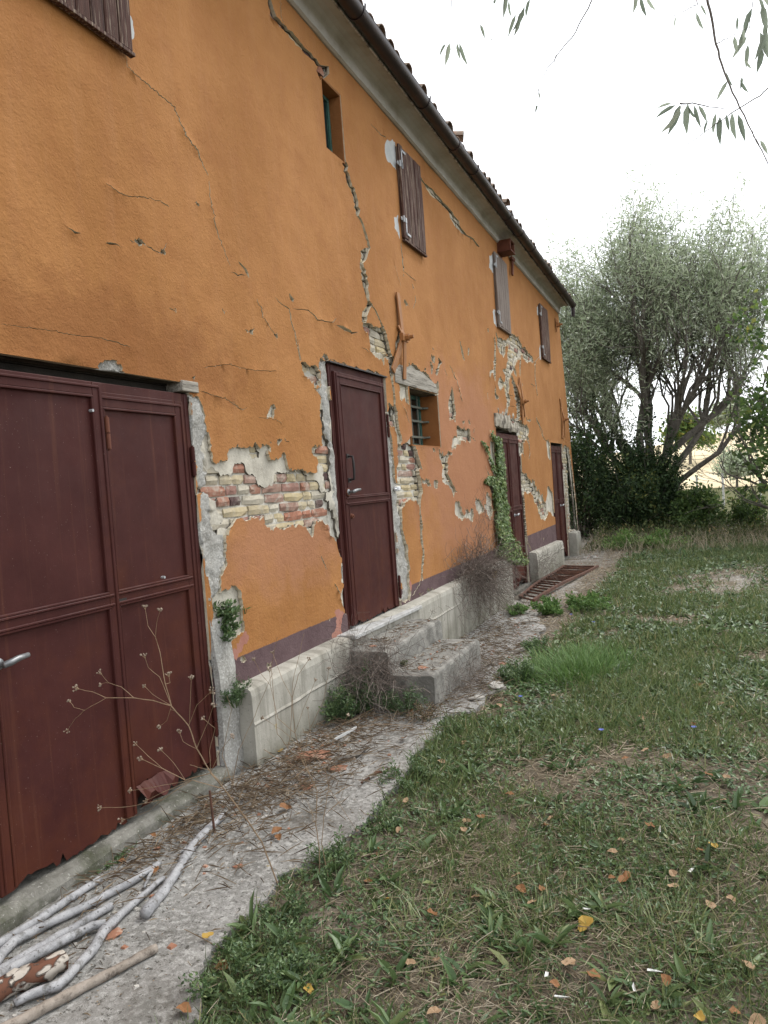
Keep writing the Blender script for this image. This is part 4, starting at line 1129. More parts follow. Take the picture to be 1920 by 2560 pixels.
mb.build('broken_lintel', [m_simple('broken_stone', (.22, .19, .145), (.46, .42, .35), 9, 40, 1.0, .015, dirt=(.055, .045, .035), dirt_s=6, dirt_t=(.48, .62))], house)

# ------------------------------------------------------------------ windows
def liner(name, key, x0, x1, mt, top=True, bottom=True):
    a, b, c, d = OPEN[key]; g = .0015; t = .012; mb = MB()
    mb.box(x0, x1, a+g, a+t, c+t, d-t); mb.box(x0, x1, b-t, b-g, c+t, d-t)
    if bottom: mb.box(x0, x1, a+g, b-g, c+g, c+t)
    if top: mb.box(x0, x1, a+g, b-g, d-t, d-g)
    return mb.build(name, [MT[mt]], house)
liner('window_reveal', 'window', -.29, -.006, 'reveal', False)
a, b, c, d = OPEN['window']
mb = MB(); xg = -.20
for y in (a+.014, a+.44, b-.054): mb.box(xg-.04, xg, y, y+.04, c+.014, d-.005)
for z in (c+.014, d-.048): mb.box(xg-.04, xg-.001, a+.055, b-.056, z, z+.04)
win = tag(mb.build('window', [MT['green']], house, bevel=.003), 'small barred ground floor window with a green frame under a timber lintel')
for q in ((a+.055, a+.44), (a+.48, b-.054)):
    mb = MB(); mb.box(xg-.025, xg-.02, q[0], q[1], c+.05, d-.048); mb.build('pane', [MT['glass']], win)
for i in range(4):
    y = a+.10+i*.20
    mb = MB(); mb.tube([(-.178, y, c+.014), (-.178, y, d-.01)], .010, 8); mb.build('bar', [MT['grille']], win)
for z in (c+.12, c+.29, c+.44):
    mb = MB(); mb.bar((-.162, a+.013, z), (-.162, b-.013, z), .022, .008); mb.tube([(-.160, b-.06, z), (-.130, b-.035, z), (-.12, b-.012, z)], [.011, .011, .012], 8); mb.build('crossbar', [MT['grille']], win)
# old timber lintel
V = []; F = []; n = 16
y0, y1 = 6.60, 7.83
for i in range(n+1):
    y = y0+(y1-y0)*i/n
    zt = 2.735-.10*max(0, (y-7.35)/.5)**1.2+.016*NZ(y*4, 1.1) - (.035 if y < 6.75 else 0); zb = 2.552+.004*NZ(y*5, 4)
    for (xx, zz) in ((.010, zb), (.014, (zb*.6+zt*.4)), (.012, (zb*.3+zt*.7)), (.004, zt), (-.25, zt), (-.25, zb)):
        V.append((xx+(.005*NZ(y*9, zz*14, 3) if xx > -.1 else 0), y, zz))
for i in range(n):
    for k_ in range(6): F.append((i*6+k_, i*6+(k_+1) % 6, i*6+6+(k_+1) % 6, i*6+6+k_))
F += [tuple(range(5, -1, -1)), tuple(n*6+k_ for k_ in range(6))]
link(bpy.data.objects.new('timber_lintel', new_mesh('timber_lintel', V, F, [MT['beam']])), house)

liner('slit_reveal', 'slit', -.27, -.006, 'reveal')
a, b, c, d = OPEN['slit']
mb = MB(); xg = -.105
for y in (a+.013, b-.043): mb.box(xg-.04, xg, y, y+.03, c+.014, d-.014)
for z in (c+.014, d-.044): mb.box(xg-.04, xg-.001, a+.044, b-.044, z, z+.03)
mb.box(xg-.03, xg-.002, a+.15, a+.165, c+.044, d-.044)
sw = tag(mb.build('slit_window', [MT['green']], house, bevel=.002), 'narrow slit window with a green frame high under the eaves')
mb = MB(); mb.box(xg-.025, xg-.02, a+.044, b-.044, c+.044, d-.044); mb.build('pane', [MT['glass']], sw)
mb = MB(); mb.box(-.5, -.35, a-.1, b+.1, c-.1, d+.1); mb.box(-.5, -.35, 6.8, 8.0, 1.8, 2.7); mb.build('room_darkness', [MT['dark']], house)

# ------------------------------------------------------------------ shutters
def shutter(y0, y1, z0, z1, mt, lab, nb=6, hang=1, seed=0, x=.012):
    rnd = random.Random(seed)
    fr = MB()
    fr.box(x-.014, x+.004, y0+.012, y0+.075, z0+.02, z1-.02) if hang else None
    for z in (z0+.11, z1-.17): fr.box(x-.016, x-.0005, y0+.02, y1-.02, z, z+.07)
    s_ = tag(fr.build('shutter', [MT[mt]], house, bevel=.002), lab)
    w = (y1-y0)/nb
    for i in range(nb):
        a = y0+i*w+.0035; b = y0+(i+1)*w-.0035
        zt = z1+rnd.uniform(-.008, .006); zb = z0+rnd.uniform(-.010, .006)
        mb = MB(); V = []; F = []; th = .022; n = 8
        xx = x+.004+rnd.uniform(-.002, .004)
        for k_ in range(n+1):
            z = zb+(zt-zb)*k_/n; bow = .004*math.sin(k_/n*3.14+rnd.random()*.4)
            for (px_, py_) in ((xx, a), (xx+th-.005, a), (xx+th, a+.008), (xx+th, b-.008), (xx+th-.005, b), (xx, b)):
                V.append((px_+bow, py_+rnd.uniform(-.0012, .0012), z))
        for k_ in range(n):
            for q in range(6): F.append((k_*6+q, k_*6+(q+1) % 6, k_*6+6+(q+1) % 6, k_*6+6+q))
        F += [tuple(range(5, -1, -1)), tuple(n*6+q for q in range(6))]
        mb.add(V, F)
        mb.build('board', [MT[mt]], s_)
    mb = MB(); mb.box(x+.0, x+.034, y0-.004, y1+.006, z0-.032, z0-.013); mb.build('bottom_batten', [MT[mt]], s_, bevel=.002)
    if hang:
        for z in (z1-.2, z0+.18):
            mb = MB(); mb.bar((x+.034, y0+.03, z), (x+.034, y0+.07, z), .05, .004); mb.bar((x+.034, y0+.05, z-.03), (x+.034, y0+.05, z+(.16 if z > z0+.4 else -.14)), .022, .004)
            mb.bar((x+.034, y0+.045, z+(.15 if z > z0+.4 else -.13)), (x+.034, y0+.16, z+(.15 if z > z0+.4 else -.13)), .022, .004)
            mb.tube([(x+.03, y0-.006, z-.03), (x+.03, y0-.006, z+.03)], .011, 8); mb.bar((x+.02, y0-.05, z), (x+.02, y0+.02, z), .03, .006)
            mb.build('hinge', [MT['galv']], s_)
shutter(2.42, 3.185, 3.90, 4.90, 'shutter', 'weathered brown shutter high over the garage door', 8, 0, 3)
shutter(7.07, 7.71, 4.02, 4.94, 'shutter', 'closed dark brown shutter with flaking boards right of the slit window', 6, 1, 5)
shutter(10.82, 11.60, 3.80, 4.86, 'shutter_grey', 'closed grey bleached shutter above the broken brickwork', 6, 1, 7)
shutter(14.17, 14.95, 3.78, 4.77, 'shutter', 'closed dark brown shutter nearest the far corner', 6, 1, 9)

# ------------------------------------------------------------------ wall anchors
def anchor(pa, pb, pc, pd, bolt, lab, w=.075, mt='anchor'):
    """crossed iron bars bent round a tie-rod end: pa-pb and pc-pd are their ends on the wall, bolt the crossing"""
    mid = Vector((.052, *bolt))
    mb = MB(); mb.bar((.02, *pa), mid+Vector((-.01, 0, 0)), w, .016); mb.bar(mid+Vector((-.01, 0, 0)), (.02, *pb), w, .016)
    an = tag(mb.build('wall_anchor', [MT[mt]], house, bevel=.003), lab)
    mb = MB(); mb.bar((.025, *pc), mid+Vector((.009, 0, 0)), w*.9, .014); mb.bar(mid+Vector((.009, 0, 0)), (.025, *pd), w*.9, .014)
    mb.build('cross_bar', [MT[mt]], an, bevel=.003)
    mb = MB(); mb.bar(mid+Vector((.0, -.07, 0)), mid+Vector((.0, .07, 0)), .075, .04); mb.tube([mid, mid+Vector((.06, 0, 0))], .034, 6); mb.tube([mid+Vector((.06, 0, 0)), mid+Vector((.10, 0, 0))], [.02, .018], 8)
    mb.build('tie_bolt', [MT[mt]], an, bevel=.002)
w2 = lambda z, x, y: tuple(WP(z, x, y, .03)[1:3])
anchor(w2('H', 755, 450), w2('H', 690, 1530), w2('H', 765, 900), w2('H', 845, 1650), w2('H', 800, 1080), 'orange painted crossed iron wall anchor above the barred window')
anchor(w2('J', 800, 900), w2('J', 880, 1430), w2('J', 828, 795), w2('J', 905, 1330), w2('J', 850, 1130), 'orange painted crossed iron wall anchor over the broken lintel')
anchor(w2('J', 1390, 1080), w2('J', 1425, 1640), w2('J', 1400, 1200), w2('J', 1455, 1620), w2('J', 1425, 1375), 'orange painted iron wall anchor at the far corner, above the last door')
anchor(w2('J', 1325, -30), w2('J', 1345, 160), w2('J', 1345, 0), w2('J', 1340, 100), w2('J', 1335, 70), 'orange painted iron wall anchor just below the eaves at the far corner', .06)
# rusty iron beam end sticking out below the eaves, small iron hook beside it
mb = MB(); p = WP('B', 1165, 1300); ye, ze = p[1], p[2]
ye = 11.15
mb.box(-.02, .21, ye, ye+.30, ze-.16, ze-.145); mb.box(-.02, .21, ye, ye+.30, ze-.005, ze+.01); mb.box(-.02, .205, ye+.01, ye+.03, ze-.145, ze-.005); mb.box(-.02, .205, ye+.27, ye+.29, ze-.145, ze-.005); mb.box(-.03, .0, ye-.03, ye+.33, ze-.18, ze+.03)
mb.build('beam_end', [MT['anchor_rust']], house, bevel=.003)
mb = MB(); a_ = w2('B', 1205, 1345); b_ = w2('B', 1212, 1440)
mb.bar((.03, a_[0], a_[1]), (.03, b_[0]-.1, b_[1]+.02), .06, .03); mb.bar((.035, a_[0]-.12, a_[1]), (.035, a_[0]+.10, a_[1]+.01), .05, .04)
mb.build('small_anchor', [MT['anchor_rust']], house, bevel=.003)

# ------------------------------------------------------------------ plinth
def plinth(y0, y1, zt0, zt1, x1, seed, ridge=True, label=None):
    V, F = [], []; n = int((y1-y0)/.09)+2
    pr = [(x1, -.45), (x1, .05), (x1, .20), ('r0', 0), ('r1', 0), ('r2', 0), (x1, -9), ('t', 0), (-.02, -8)]
    for i in range(n+1):
        y = y0+(y1-y0)*i/n; t = i/n; zt = zt0+(zt1-zt0)*t
        zr = zt*.5+.02+.008*FB(y*3, seed, 1, 3)
        rr = .004+.009*abs(FB(y*14, seed, 4, 2)) if ridge else 0
        L_ = [(x1, -.45), (x1, zr*.35), (x1, zr-.012), (x1+rr, zr), (x1-.001, zr+.014), (x1-.004, zt-.05), (x1-.010-.01*abs(FB(y*8, seed, 2, 2)), zt-.012), (x1-.03, zt+.004*NZ(y*7, seed)), (x1*.4, zt+.006), (-.015, zt+.010)]
        for (x, z) in L_: V.append((x+.004*FB(y*3.3, z*6, seed, 3), y+(.006*NZ(x*9, z*9, seed+3) if i in (0, n) else 0), z))
    k_ = 10
    for i in range(n):
        for q in range(k_-1): F.append((i*k_+q, i*k_+k_+q, i*k_+k_+q+1, i*k_+q+1))
    V += [(-.02, y0, -.45), (-.02, y1, -.45)]; e = len(V)-2
    F += [tuple([e]+[q for q in range(k_)]), tuple([e+1]+[n*k_+q for q in range(k_-1, -1, -1)])]
    o = link(bpy.data.objects.new('plinth', new_mesh('plinth', V, F, [MT['concrete']])), house)
    return tag(o, label)
plinth(3.66, 10.24, .465, .485, .125, 3.1, True, 'long pale concrete plinth with a formwork ridge from the garage to the ivy')
plinth(11.97, 14.47, .352, .312, .13, 7.3, True, 'concrete plinth between the two far double doors')
plinth(15.95, Y1+.12, .33, .33, .16, 9.9, False, 'concrete plinth block at the far corner')
# pier beside the garage door
mb = MB(); V = []; F = []; n = 12
for i in range(n+1):
    z = -.3+(.90+.3)*i/n
    for (x, y) in ((.0, 3.482), (.035, 3.486), (.038, 3.55), (.03, 3.655), (-.01, 3.66)):
        V.append((x+.012*FB(z*7, y*9, 2, 4)-.03*max(0, (z-.55)/.35), y, z))
for i in range(n):
    for q in range(4): F.append((i*5+q, i*5+q+1, i*5+6+q, i*5+5+q))
mb.add(V, F); mb.build('door_pier', [MT['cement']], house)
# threshold of the garage
V = []; F = []; n = 40
for i in range(n+1):
    y = -1.0+(3.48+1.0)*i/n; w = .075+.015*FB(y*2, 1, 1, 3)
    for (x, z) in ((-.38, .078), (-.05, .078+.006*FB(y*6, 2, 2)), (w*.7, .070+.008*FB(y*7, 5, 5)), (w, .045+.01*FB(y*6, 7, 7)), (w+.012, -.12)):
        V.append((x, y, z))
for i in range(n):
    for q in range(4): F.append((i*5+q, i*5+q+1, i*5+6+q, i*5+5+q))
link(bpy.data.objects.new('garage_threshold', new_mesh('garage_threshold', V, [f[::-1] for f in F], [MT['threshold']])), house)
for q in ((.03, 10.34, 11.86, -.105), (.04, 14.48, 15.93, -.135)):
    mb = MB(); mb.box(-.37, q[0], q[1], q[2], -.35, q[3]); mb.build('door_threshold', [MT['threshold']], house)

# ------------------------------------------------------------------ concrete steps (each a slab of its own)
def step_block(name, x0, x1, y0, y1, z0, z1, seed, lab):
    V, F = [], []; nx, ny = 8, 26
    def P(x, y, z, e):
        return (x+e*.010*FB(y*4, z*9, seed, 4), y+e*.010*FB(x*5, z*7, seed+4, 4), z+e*.007*FB(x*7, y*7, seed+8, 4))
    prof_ = [(x0, z0), (x0, z1)] + [(x0+(x1-x0-.03)*i/nx, z1) for i in range(1, nx)] + [(x1-.022, z1-.002), (x1-.006, z1-.012), (x1, z1-.03), (x1, z1*.5+z0*.5), (x1, z0)]
    k_ = len(prof_)
    for i in range(ny+1):
        t = i/ny; y = y0+(y1-y0)*t; en = max(0, 1-min(i, ny-i)/1.0)
        for (x, z) in prof_: V.append(P(x, y, z-(.012*en if z > z1-.02 else 0)-(.02*max(0, NZ(y*3, seed, 1)-.25) if x > x1-.04 else 0), 1))
    for i in range(ny):
        for q in range(k_-1): F.append((i*k_+q, i*k_+q+1, i*k_+k_+q+1, i*k_+k_+q))
    F += [tuple(range(k_-1, -1, -1)), tuple(ny*k_+q for q in range(k_))]
    F = [f[::-1] for f in F]
    me = new_mesh(name, [(v[0]-(x0+x1)/2, v[1]-(y0+y1)/2, v[2]) for v in V], F, [MT['concrete_step']])
    o = bpy.data.objects.new(name, me); o.location = ((x0+x1)/2, (y0+y1)/2, 0)
    return tag(link(o), lab, 'step', 'concrete steps below the tall door')
MT['concrete_step'] = m_simple('step_concrete', (.17, .165, .15), (.34, .325, .29), 5, 45, .9, .012, dirt=(.10, .095, .085), dirt_s=4.5, dirt_t=(.45, .62))
step_block('concrete_step', .13, .43, 4.98, 6.22, -.2, .395, 2.0, 'upper rough concrete step against the plinth under the tall door')
step_block('concrete_step', .432, .77, 4.98, 6.20, -.2, .225, 5.0, 'lower rough concrete step strewn with debris')
# ------------------------------------------------------------------ ground, pavement, hill
def axis(parts):
    o = []
    for a, b, s in parts: o += list(np.arange(a, b, s))
    return np.array(o)
gx = axis([(-3000, -200, 400), (-200, -20, 30), (-20, -1, 3.0), (-1, .6, .3), (.6, 6.2, .055), (6.2, 12, .6), (12, 60, 6), (60, 300, 40), (300, 3400, 400)])
gy = axis([(-3000, -200, 400), (-200, -10, 24), (-10, 0, 1.0), (0, 1.4, .3), (1.4, 10, .055), (10, 19, .14), (19, 34, .8), (34, 80, 6), (80, 400, 30), (400, 6000, 700)])
GX, GY = np.meshgrid(gx, gy, indexing='ij')
def gfine(x, y):
    z = gz(x, y)
    if -1 < x < 7 and 0 < y < 20:
        z += .014*FB(x*2.6, y*2.6, .5, 4)*(s1(.5, 1.4, x))
    if y > 19: z += .10*(s1(19, 24, y))
    return z - .03
GZ = np.array([[gfine(x, y) for y in gy] for x in gx])
V = np.column_stack([GX.ravel(), GY.ravel(), GZ.ravel()])
nx_, ny_ = len(gx), len(gy)
ii, jj = np.meshgrid(np.arange(nx_-1), np.arange(ny_-1), indexing='ij')
a = (ii*ny_+jj).ravel()
F = np.column_stack([a, a+ny_, a+ny_+1, a+1])
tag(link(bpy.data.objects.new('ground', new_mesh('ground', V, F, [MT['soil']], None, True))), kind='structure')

# stubble hill beyond the trees
def x_at(px, Y):
    q = ray(px, 1100); return CAM[0]+q[0]/q[1]*Y
xa, xb = x_at(1650, 100), x_at(1850, 100)
hx = axis([(-90, 130, 5.0)]); hy = axis([(42, 190, 3.5)])
def hz(x, y):
    top = min(10.0, max(.6, 4.45+(x-xa)/(xb-xa)*.95))
    return -.6 + (top+.6)*(s1(38, 104, y))**1.15*(1-.45*(s1(112, 185, y))) + .22*NZ(x*.07, y*.09)
V = [(x, y, hz(x, y)) for x in hx for y in hy]
F = []
for i in range(len(hx)-1):
    for j in range(len(hy)-1):
        q = i*len(hy)+j; F.append((q, q+len(hy), q+len(hy)+1, q+1))
tag(link(bpy.data.objects.new('hill', new_mesh('hill', V, F, [MT['field']], None, True))), kind='structure')

# broken concrete pavement along the wall
edge = [GP('M', 870, 1640), GP('M', 870, 1500), GP('M', 905, 1330), GP('M', 1010, 1230), GP('M', 1200, 1020), GP('M', 1330, 960), GP('M', 1480, 860), GP('M', 1600, 760), GP('M', 1640, 700), GP('Q', 1130, 1000), GP('Q', 1230, 900), GP('Q', 1290, 780), GP('L', 590, 1390), GP('L', 700, 1310), GP('L', 720, 1250), GP('L', 850, 1200), GP('L', 840, 1080), GP('L', 1050, 950), GP('L', 1080, 860)]
pl = [(0.02, -1.0), (.62, -1.0), (.7, 1.0)] + [(min(e[0], 1.12), e[1]) for e in edge] + [(.95, 7.6), (.9, 8.4), (.72, 8.9), (.5, 9.3), (.02, 9.4)]
pl = rough_poly(pl, .04, .14, 4)
pl = [(max(.02, q[0]), q[1]) for q in pl]
cuts = []
gp = [(random.uniform(.0, 1.15), random.uniform(-1, 9.4)) for i in range(900)]
gp += [(.05+.035*i+random.uniform(-.01, .01), 1.4+.035*j+random.uniform(-.01, .01)) for i in range(31) for j in range(110)]
P2, T = layer([], gp, pl)
C = P2[T].mean(1); k_ = inside(pl, C)
T = T[k_]
a, b, c = P2[T[:, 0]], P2[T[:, 1]], P2[T[:, 2]]
ar = (b[:, 0]-a[:, 0])*(c[:, 1]-a[:, 1])-(b[:, 1]-a[:, 1])*(c[:, 0]-a[:, 0])
T = np.where((ar < 0)[:, None], T[:, ::-1], T)
def pz(x, y):
    return gz(x, y)+.012*FB(x*1.6, y*1.6, 3.3, 4)+.004*FB(x*11, y*11, 1, 3)+.004
Z = np.array([pz(x, y) for x, y in P2])
ed = np.concatenate([T[:, [0, 1]], T[:, [1, 2]], T[:, [2, 0]]]); kk = np.sort(ed, 1); kk = kk[:, 0]*(len(P2)+1)+kk[:, 1]
u, inv, cnt = np.unique(kk, return_inverse=True, return_counts=True); be = ed[cnt[inv] == 1]
V = np.column_stack([P2, Z]); n = len(V); V2 = V.copy(); V2[:, 2] -= .12
Q_ = np.concatenate([np.column_stack([be[:, 0], n+be[:, 0], n+be[:, 1]]), np.column_stack([be[:, 0], n+be[:, 1], be[:, 1]])])
tag(link(bpy.data.objects.new('pavement', new_mesh('pavement', np.concatenate([V, V2]), np.concatenate([T, Q_]), [MT['pave']], None, False))), kind='structure')
plb = np.array(pl)
PRX, PRY = np.meshgrid(np.arange(0, 1.3, .01)+.005, np.arange(-1.05, 9.6, .01)+.005, indexing='ij')
PMASK = inside(pl, np.column_stack([PRX.ravel(), PRY.ravel()])).reshape(PRX.shape)
def on1(x, y):
    i, j = int(x/.01), int((y+1.05)/.01)
    return x >= 0 and 0 <= i < PMASK.shape[0] and 0 <= j < PMASK.shape[1] and bool(PMASK[i, j])
def on_pave(P): return np.array([on1(x, y) for x, y in P], bool)
def hgt(x, y): return pz(x, y) if on1(x, y) else gfine(x, y)

# ------------------------------------------------------------------ small scattered stuff
def pts_in(n, x0, x1, y0, y1): return np.column_stack([rng.uniform(x0, x1, n), rng.uniform(y0, y1, n)])
def wedge(P, m=.5):                              # keep what the view and a step aside can see
    return (P[:, 0] < CAM[0]+.30*P[:, 1]+m) & (P[:, 0] > CAM[0]-1.1*P[:, 1]-m)
def ground_z(P):
    return np.array([gfine(x, y) for x, y in P])
def nz2(P, s, o=0.0): return np.array([FB(x*s, y*s, o, 3) for x, y in P])
def lean(n, tilt):                               # directions leaning from the vertical
    az = rng.uniform(0, 2*np.pi, n); t = tilt
    return np.column_stack([np.sin(t)*np.cos(az), np.sin(t)*np.sin(az), np.cos(t)])
def lawn_points(n, pw=1.0):
    # density falls with distance from the viewer
    y = 1.5+ (rng.uniform(0, 1, n)**pw)*17.5
    x = rng.uniform(.75, 7.5, n)
    P = np.column_stack([x, y]); P = P[wedge(P)]
    return P[~on_pave(P)]
lawn = CL()
def bare(P):                                     # worn, gravelly parts of the yard
    return np.exp(-((P[:, 0]-3.0)/1.0)**2-((P[:, 1]-11.8)/2.0)**2)*1.0 + np.exp(-((P[:, 0]-.7)/.55)**2)*(P[:, 1] > 6.4)*1.5
P = lawn_points(330000, 1.75)
den = nz2(P, 1.15, 2.0)+.35*nz2(P, 4.0, 7.0)
keep = (den+rng.normal(0, .24, len(P)) > -.04) & (rng.uniform(0, 1, len(P)) > bare(P))
P = P[keep]; N = len(P); dist = np.hypot(P[:, 0]-CAM[0], P[:, 1])
sc = np.clip(dist/3.0, .85, 3.0)
d = lean(N, np.clip(rng.normal(.85, .35, N), .1, 1.5))
M3 = frames(d, rdir(N)+np.array([0, 0, .6]))
L = rng.uniform(.03, .095, N)*np.clip(sc, 1, 1.6)
Wd = rng.uniform(.0026, .006, N)*sc
M3 = M3*np.stack([Wd, L, L], 1)[:, None, :]
V, F, v = scatter(*BLADE, M3, np.column_stack([P, ground_z(P)+.002]), np.clip(rng.normal(.45, .24, N), 0, 1))
lawn.add(V, F, v, 0)
# clover and other small round leaves
P = lawn_points(300000, 1.8)
den = nz2(P, 1.6, 11.0)
P = P[(den+rng.normal(0, .26, len(P)) > .0) & (rng.uniform(0, 1, len(P)) > bare(P))]; N = len(P); dist = np.hypot(P[:, 0]-CAM[0], P[:, 1]); sc = np.clip(dist/3.2, .8, 2.6)
d = lean(N, rng.uniform(1.0, 1.6, N))
M3 = frames(d, np.tile([0, 0, 1.0], (N, 1))+.5*rdir(N))*np.stack([rng.uniform(.009, .020, N)*sc, rng.uniform(.013, .036, N)*sc, np.full(N, .03)], 1)[:, None, :]
V, F, v = scatter(*LEAF4, M3, np.column_stack([P, ground_z(P)+rng.uniform(.005, .035, N)]), np.clip(rng.normal(.42, .2, N), 0, 1))
lawn.add(V, F, v, 1)
# broader leaves of plantain and dandelion in loose bunches
Q = lawn_points(7000, 1.7); Q = Q[(nz2(Q, 1.3, 4.0)+rng.normal(0, .35, len(Q)) > 0) & (rng.uniform(0, 1, len(Q)) > bare(Q))]
P = np.repeat(Q, 7, axis=0)+rng.normal(0, .012, (len(Q)*7, 2)); N = len(P); sc = np.repeat(rng.uniform(.5, 1.25, len(Q)), 7)*(1+.05*P[:, 1])
d = lean(N, np.clip(rng.normal(1.15, .3, N), .3, 1.55)); L = sc*rng.uniform(.045, .095, N)
M3 = frames(d, np.tile([0, 0, 1.0], (N, 1))+.35*rdir(N))*np.stack([L*rng.uniform(.16, .30, N), L, L], 1)[:, None, :]
V, F, v = scatter(*LONG6, M3, np.column_stack([P, ground_z(P)+.004]), np.clip(np.repeat(rng.normal(.58, .18, len(Q)), 7)+rng.normal(0, .1, N), 0, 1))
lawn.add(V, F, v, 1)
tag(lawn.build('grass', [MT['grass'], MT['weed']]), kind='stuff')

# straw, dead stalks and leaf crumbs between the green
lit = CL()
P = lawn_points(135000, 1.9)
P = P[(nz2(P, 1.3, 5.0)+rng.normal(0, .3, len(P)) > -.12)]; N = len(P); dist = np.hypot(P[:, 0]-CAM[0], P[:, 1]); sc = np.clip(dist/3.0, .8, 2.6)
d = lean(N, np.clip(rng.normal(1.45, .12, N), .6, 1.57))
M3 = frames(d, np.tile([0, 0, 1.0], (N, 1)))*np.stack([rng.uniform(.0012, .0032, N)*sc, rng.uniform(.03, .13, N), np.full(N, .004)], 1)[:, None, :]
V, F, v = scatter(*STRAW, M3, np.column_stack([P, ground_z(P)+rng.uniform(.002, .022, N)]), np.clip(rng.normal(.45, .26, N), 0, 1))
lit.add(V, F, v, 0)
P = lawn_points(26000, 2.0); N = len(P); sc = np.clip(np.hypot(P[:, 0]-CAM[0], P[:, 1])/3.2, .8, 2.2)
d = lean(N, rng.uniform(1.2, 1.6, N))
M3 = frames(d, np.tile([0, 0, 1.0], (N, 1))+.4*rdir(N))*np.stack([rng.uniform(.004, .012, N)*sc, rng.uniform(.008, .022, N)*sc, np.full(N, .03)], 1)[:, None, :]
V, F, v = scatter(*LEAF4, M3, np.column_stack([P, ground_z(P)+rng.uniform(.002, .02, N)]), rng.uniform(0, .8, N))
lit.add(V, F, v, 0)
tag(lit.build('dry_thatch', [MT['straw']]), kind='stuff')

# debris carpet on the pavement near the wall: stalks, twigs, chips
deb = CL()
def debris(n, cx, cy, sx, sy, l0, l1, w, mi, zz=.02, tmpl=STRAW, v0=.4):
    P = np.column_stack([rng.normal(cx, sx, n), rng.normal(cy, sy, n)])
    P = P[(P[:, 0] > .10) & (P[:, 0] < 1.5)]; m_ = len(P)
    if not m_: return
    d = lean(m_, np.clip(rng.normal(1.42, .15, m_), .5, 1.57))
    M3 = frames(d, np.tile([0, 0, 1.0], (m_, 1)))*np.stack([rng.uniform(.5, 1.3, m_)*w, rng.uniform(l0, l1, m_), np.full(m_, .006)], 1)[:, None, :]
    V, F, v = scatter(*tmpl, M3, np.column_stack([P, np.array([hgt(x, y) for x, y in P])+rng.uniform(.0, zz, m_)]), np.clip(rng.normal(v0, .25, m_), 0, 1))
    deb.add(V, F, v, mi)
for (cx, cy, sx, sy, n) in ((.30, 3.25, .16, .35, 1500), (.45, 3.7, .2, .3, 1500), (.35, 4.3, .16, .3, 900), (.62, 4.7, .2, .3, 700), (.2, 2.75, .06, .35, 500), (.6, 3.0, .25, .3, 350), (.6, 7.0, .3, .6, 1800), (.45, 8.2, .25, .6, 1500), (.85, 6.2, .25, .5, 900), (.9, 5.4, .15, .3, 500)):
    debris(int(n*.42), cx, cy, sx, sy, .03, .16, .0022, 0, .03)
    debris(int(n*.3), cx, cy, sx, sy, .008, .022, .008, 0, .015, LEAF4, .35)
debris(350, .25, 2.3, .2, .6, .015, .06, .0022, 0, .01); debris(250, .5, 1.9, .2, .4, .006, .014, .006, 0, .01, LEAF4)
def on_step(n, tmpl, l0, l1, w, v0, mi, cc):
    P = np.column_stack([rng.uniform(.15, .74, n), rng.uniform(5.02, 6.15, n)]); z = np.where(P[:, 0] < .41, .402, .232); P = P[(nz2(P, 6, 3) > -.15) & ((P[:, 0] < .40) | (P[:, 0] > .45))]; m_ = len(P)
    z = np.where(P[:, 0] < .42, .402, .231); d = lean(m_, np.clip(rng.normal(1.5, .08, m_), 1, 1.57))
    M3 = frames(d, np.tile([0, 0, 1.0], (m_, 1)))*np.stack([rng.uniform(.5, 1.4, m_)*w, rng.uniform(l0, l1, m_), np.full(m_, w if tmpl is CHIP else .006)], 1)[:, None, :]
    V, F, v = scatter(*tmpl, M3, np.column_stack([P, z]), np.clip(rng.normal(v0, .25, m_), 0, 1)); cc.add(V, F, v, mi)
on_step(420, STRAW, .02, .09, .002, .4, 0, deb); on_step(500, LEAF4, .006, .016, .008, .3, 0, deb)
tag(deb.build('plant_litter', [MT['dry']]), kind='stuff')
deb = CL()
def chips(n, cx, cy, sx, sy, s0, s1, mi, lim=(.14, 1.9)):
    P = np.column_stack([rng.normal(cx, sx, n), rng.normal(cy, sy, n)]); P = P[(P[:, 0] > lim[0]) & (P[:, 0] < lim[1])]; m_ = len(P)
    az = rng.uniform(0, 6.28, m_); d = np.column_stack([np.cos(az), np.sin(az), rng.normal(0, .15, m_)])
    s = rng.uniform(s0, s1, m_)**1.0
    M3 = frames(d, np.tile([0, 0, 1.0], (m_, 1)))*np.stack([s, s*rng.uniform(.6, 1.4, m_), s*.6], 1)[:, None, :]
    V, F, v = scatter(*CHIP, M3, np.column_stack([P, np.array([hgt(x, y) for x, y in P])-.002]), np.zeros(m_))
    deb.add(V, F, v, mi)
for (cx, cy, sx, sy, n) in ((.33, 3.95, .15, .45, 420), (.3, 3.75, .1, .2, 160), (.3, 2.6, .3, .6, 160), (.6, 7.2, .3, .8, 320), (.6, 9.8, .35, .8, 420), (.55, 12.0, .4, 1.4, 700), (.6, 15.2, .4, 1.0, 420), (.9, 6.3, .2, .5, 160)):
    chips(n, cx, cy, sx, sy, .006, .028, 0)
    chips(n//5, cx, cy, sx, sy, .008, .03, 1)
chips(1500, 3.0, 11.8, .8, 1.3, .008, .03, 0, (1.5, 7)); chips(200, 1.2, 16.5, .3, .6, .01, .04, 0, (.5, 2))
on_step(160, CHIP, .006, .018, .010, 0, 0, deb); on_step(30, CHIP, .008, .02, .012, 0, 1, deb)
tag(deb.build('rubble', [MT['chalk'], MT['terracotta']]), kind='stuff')

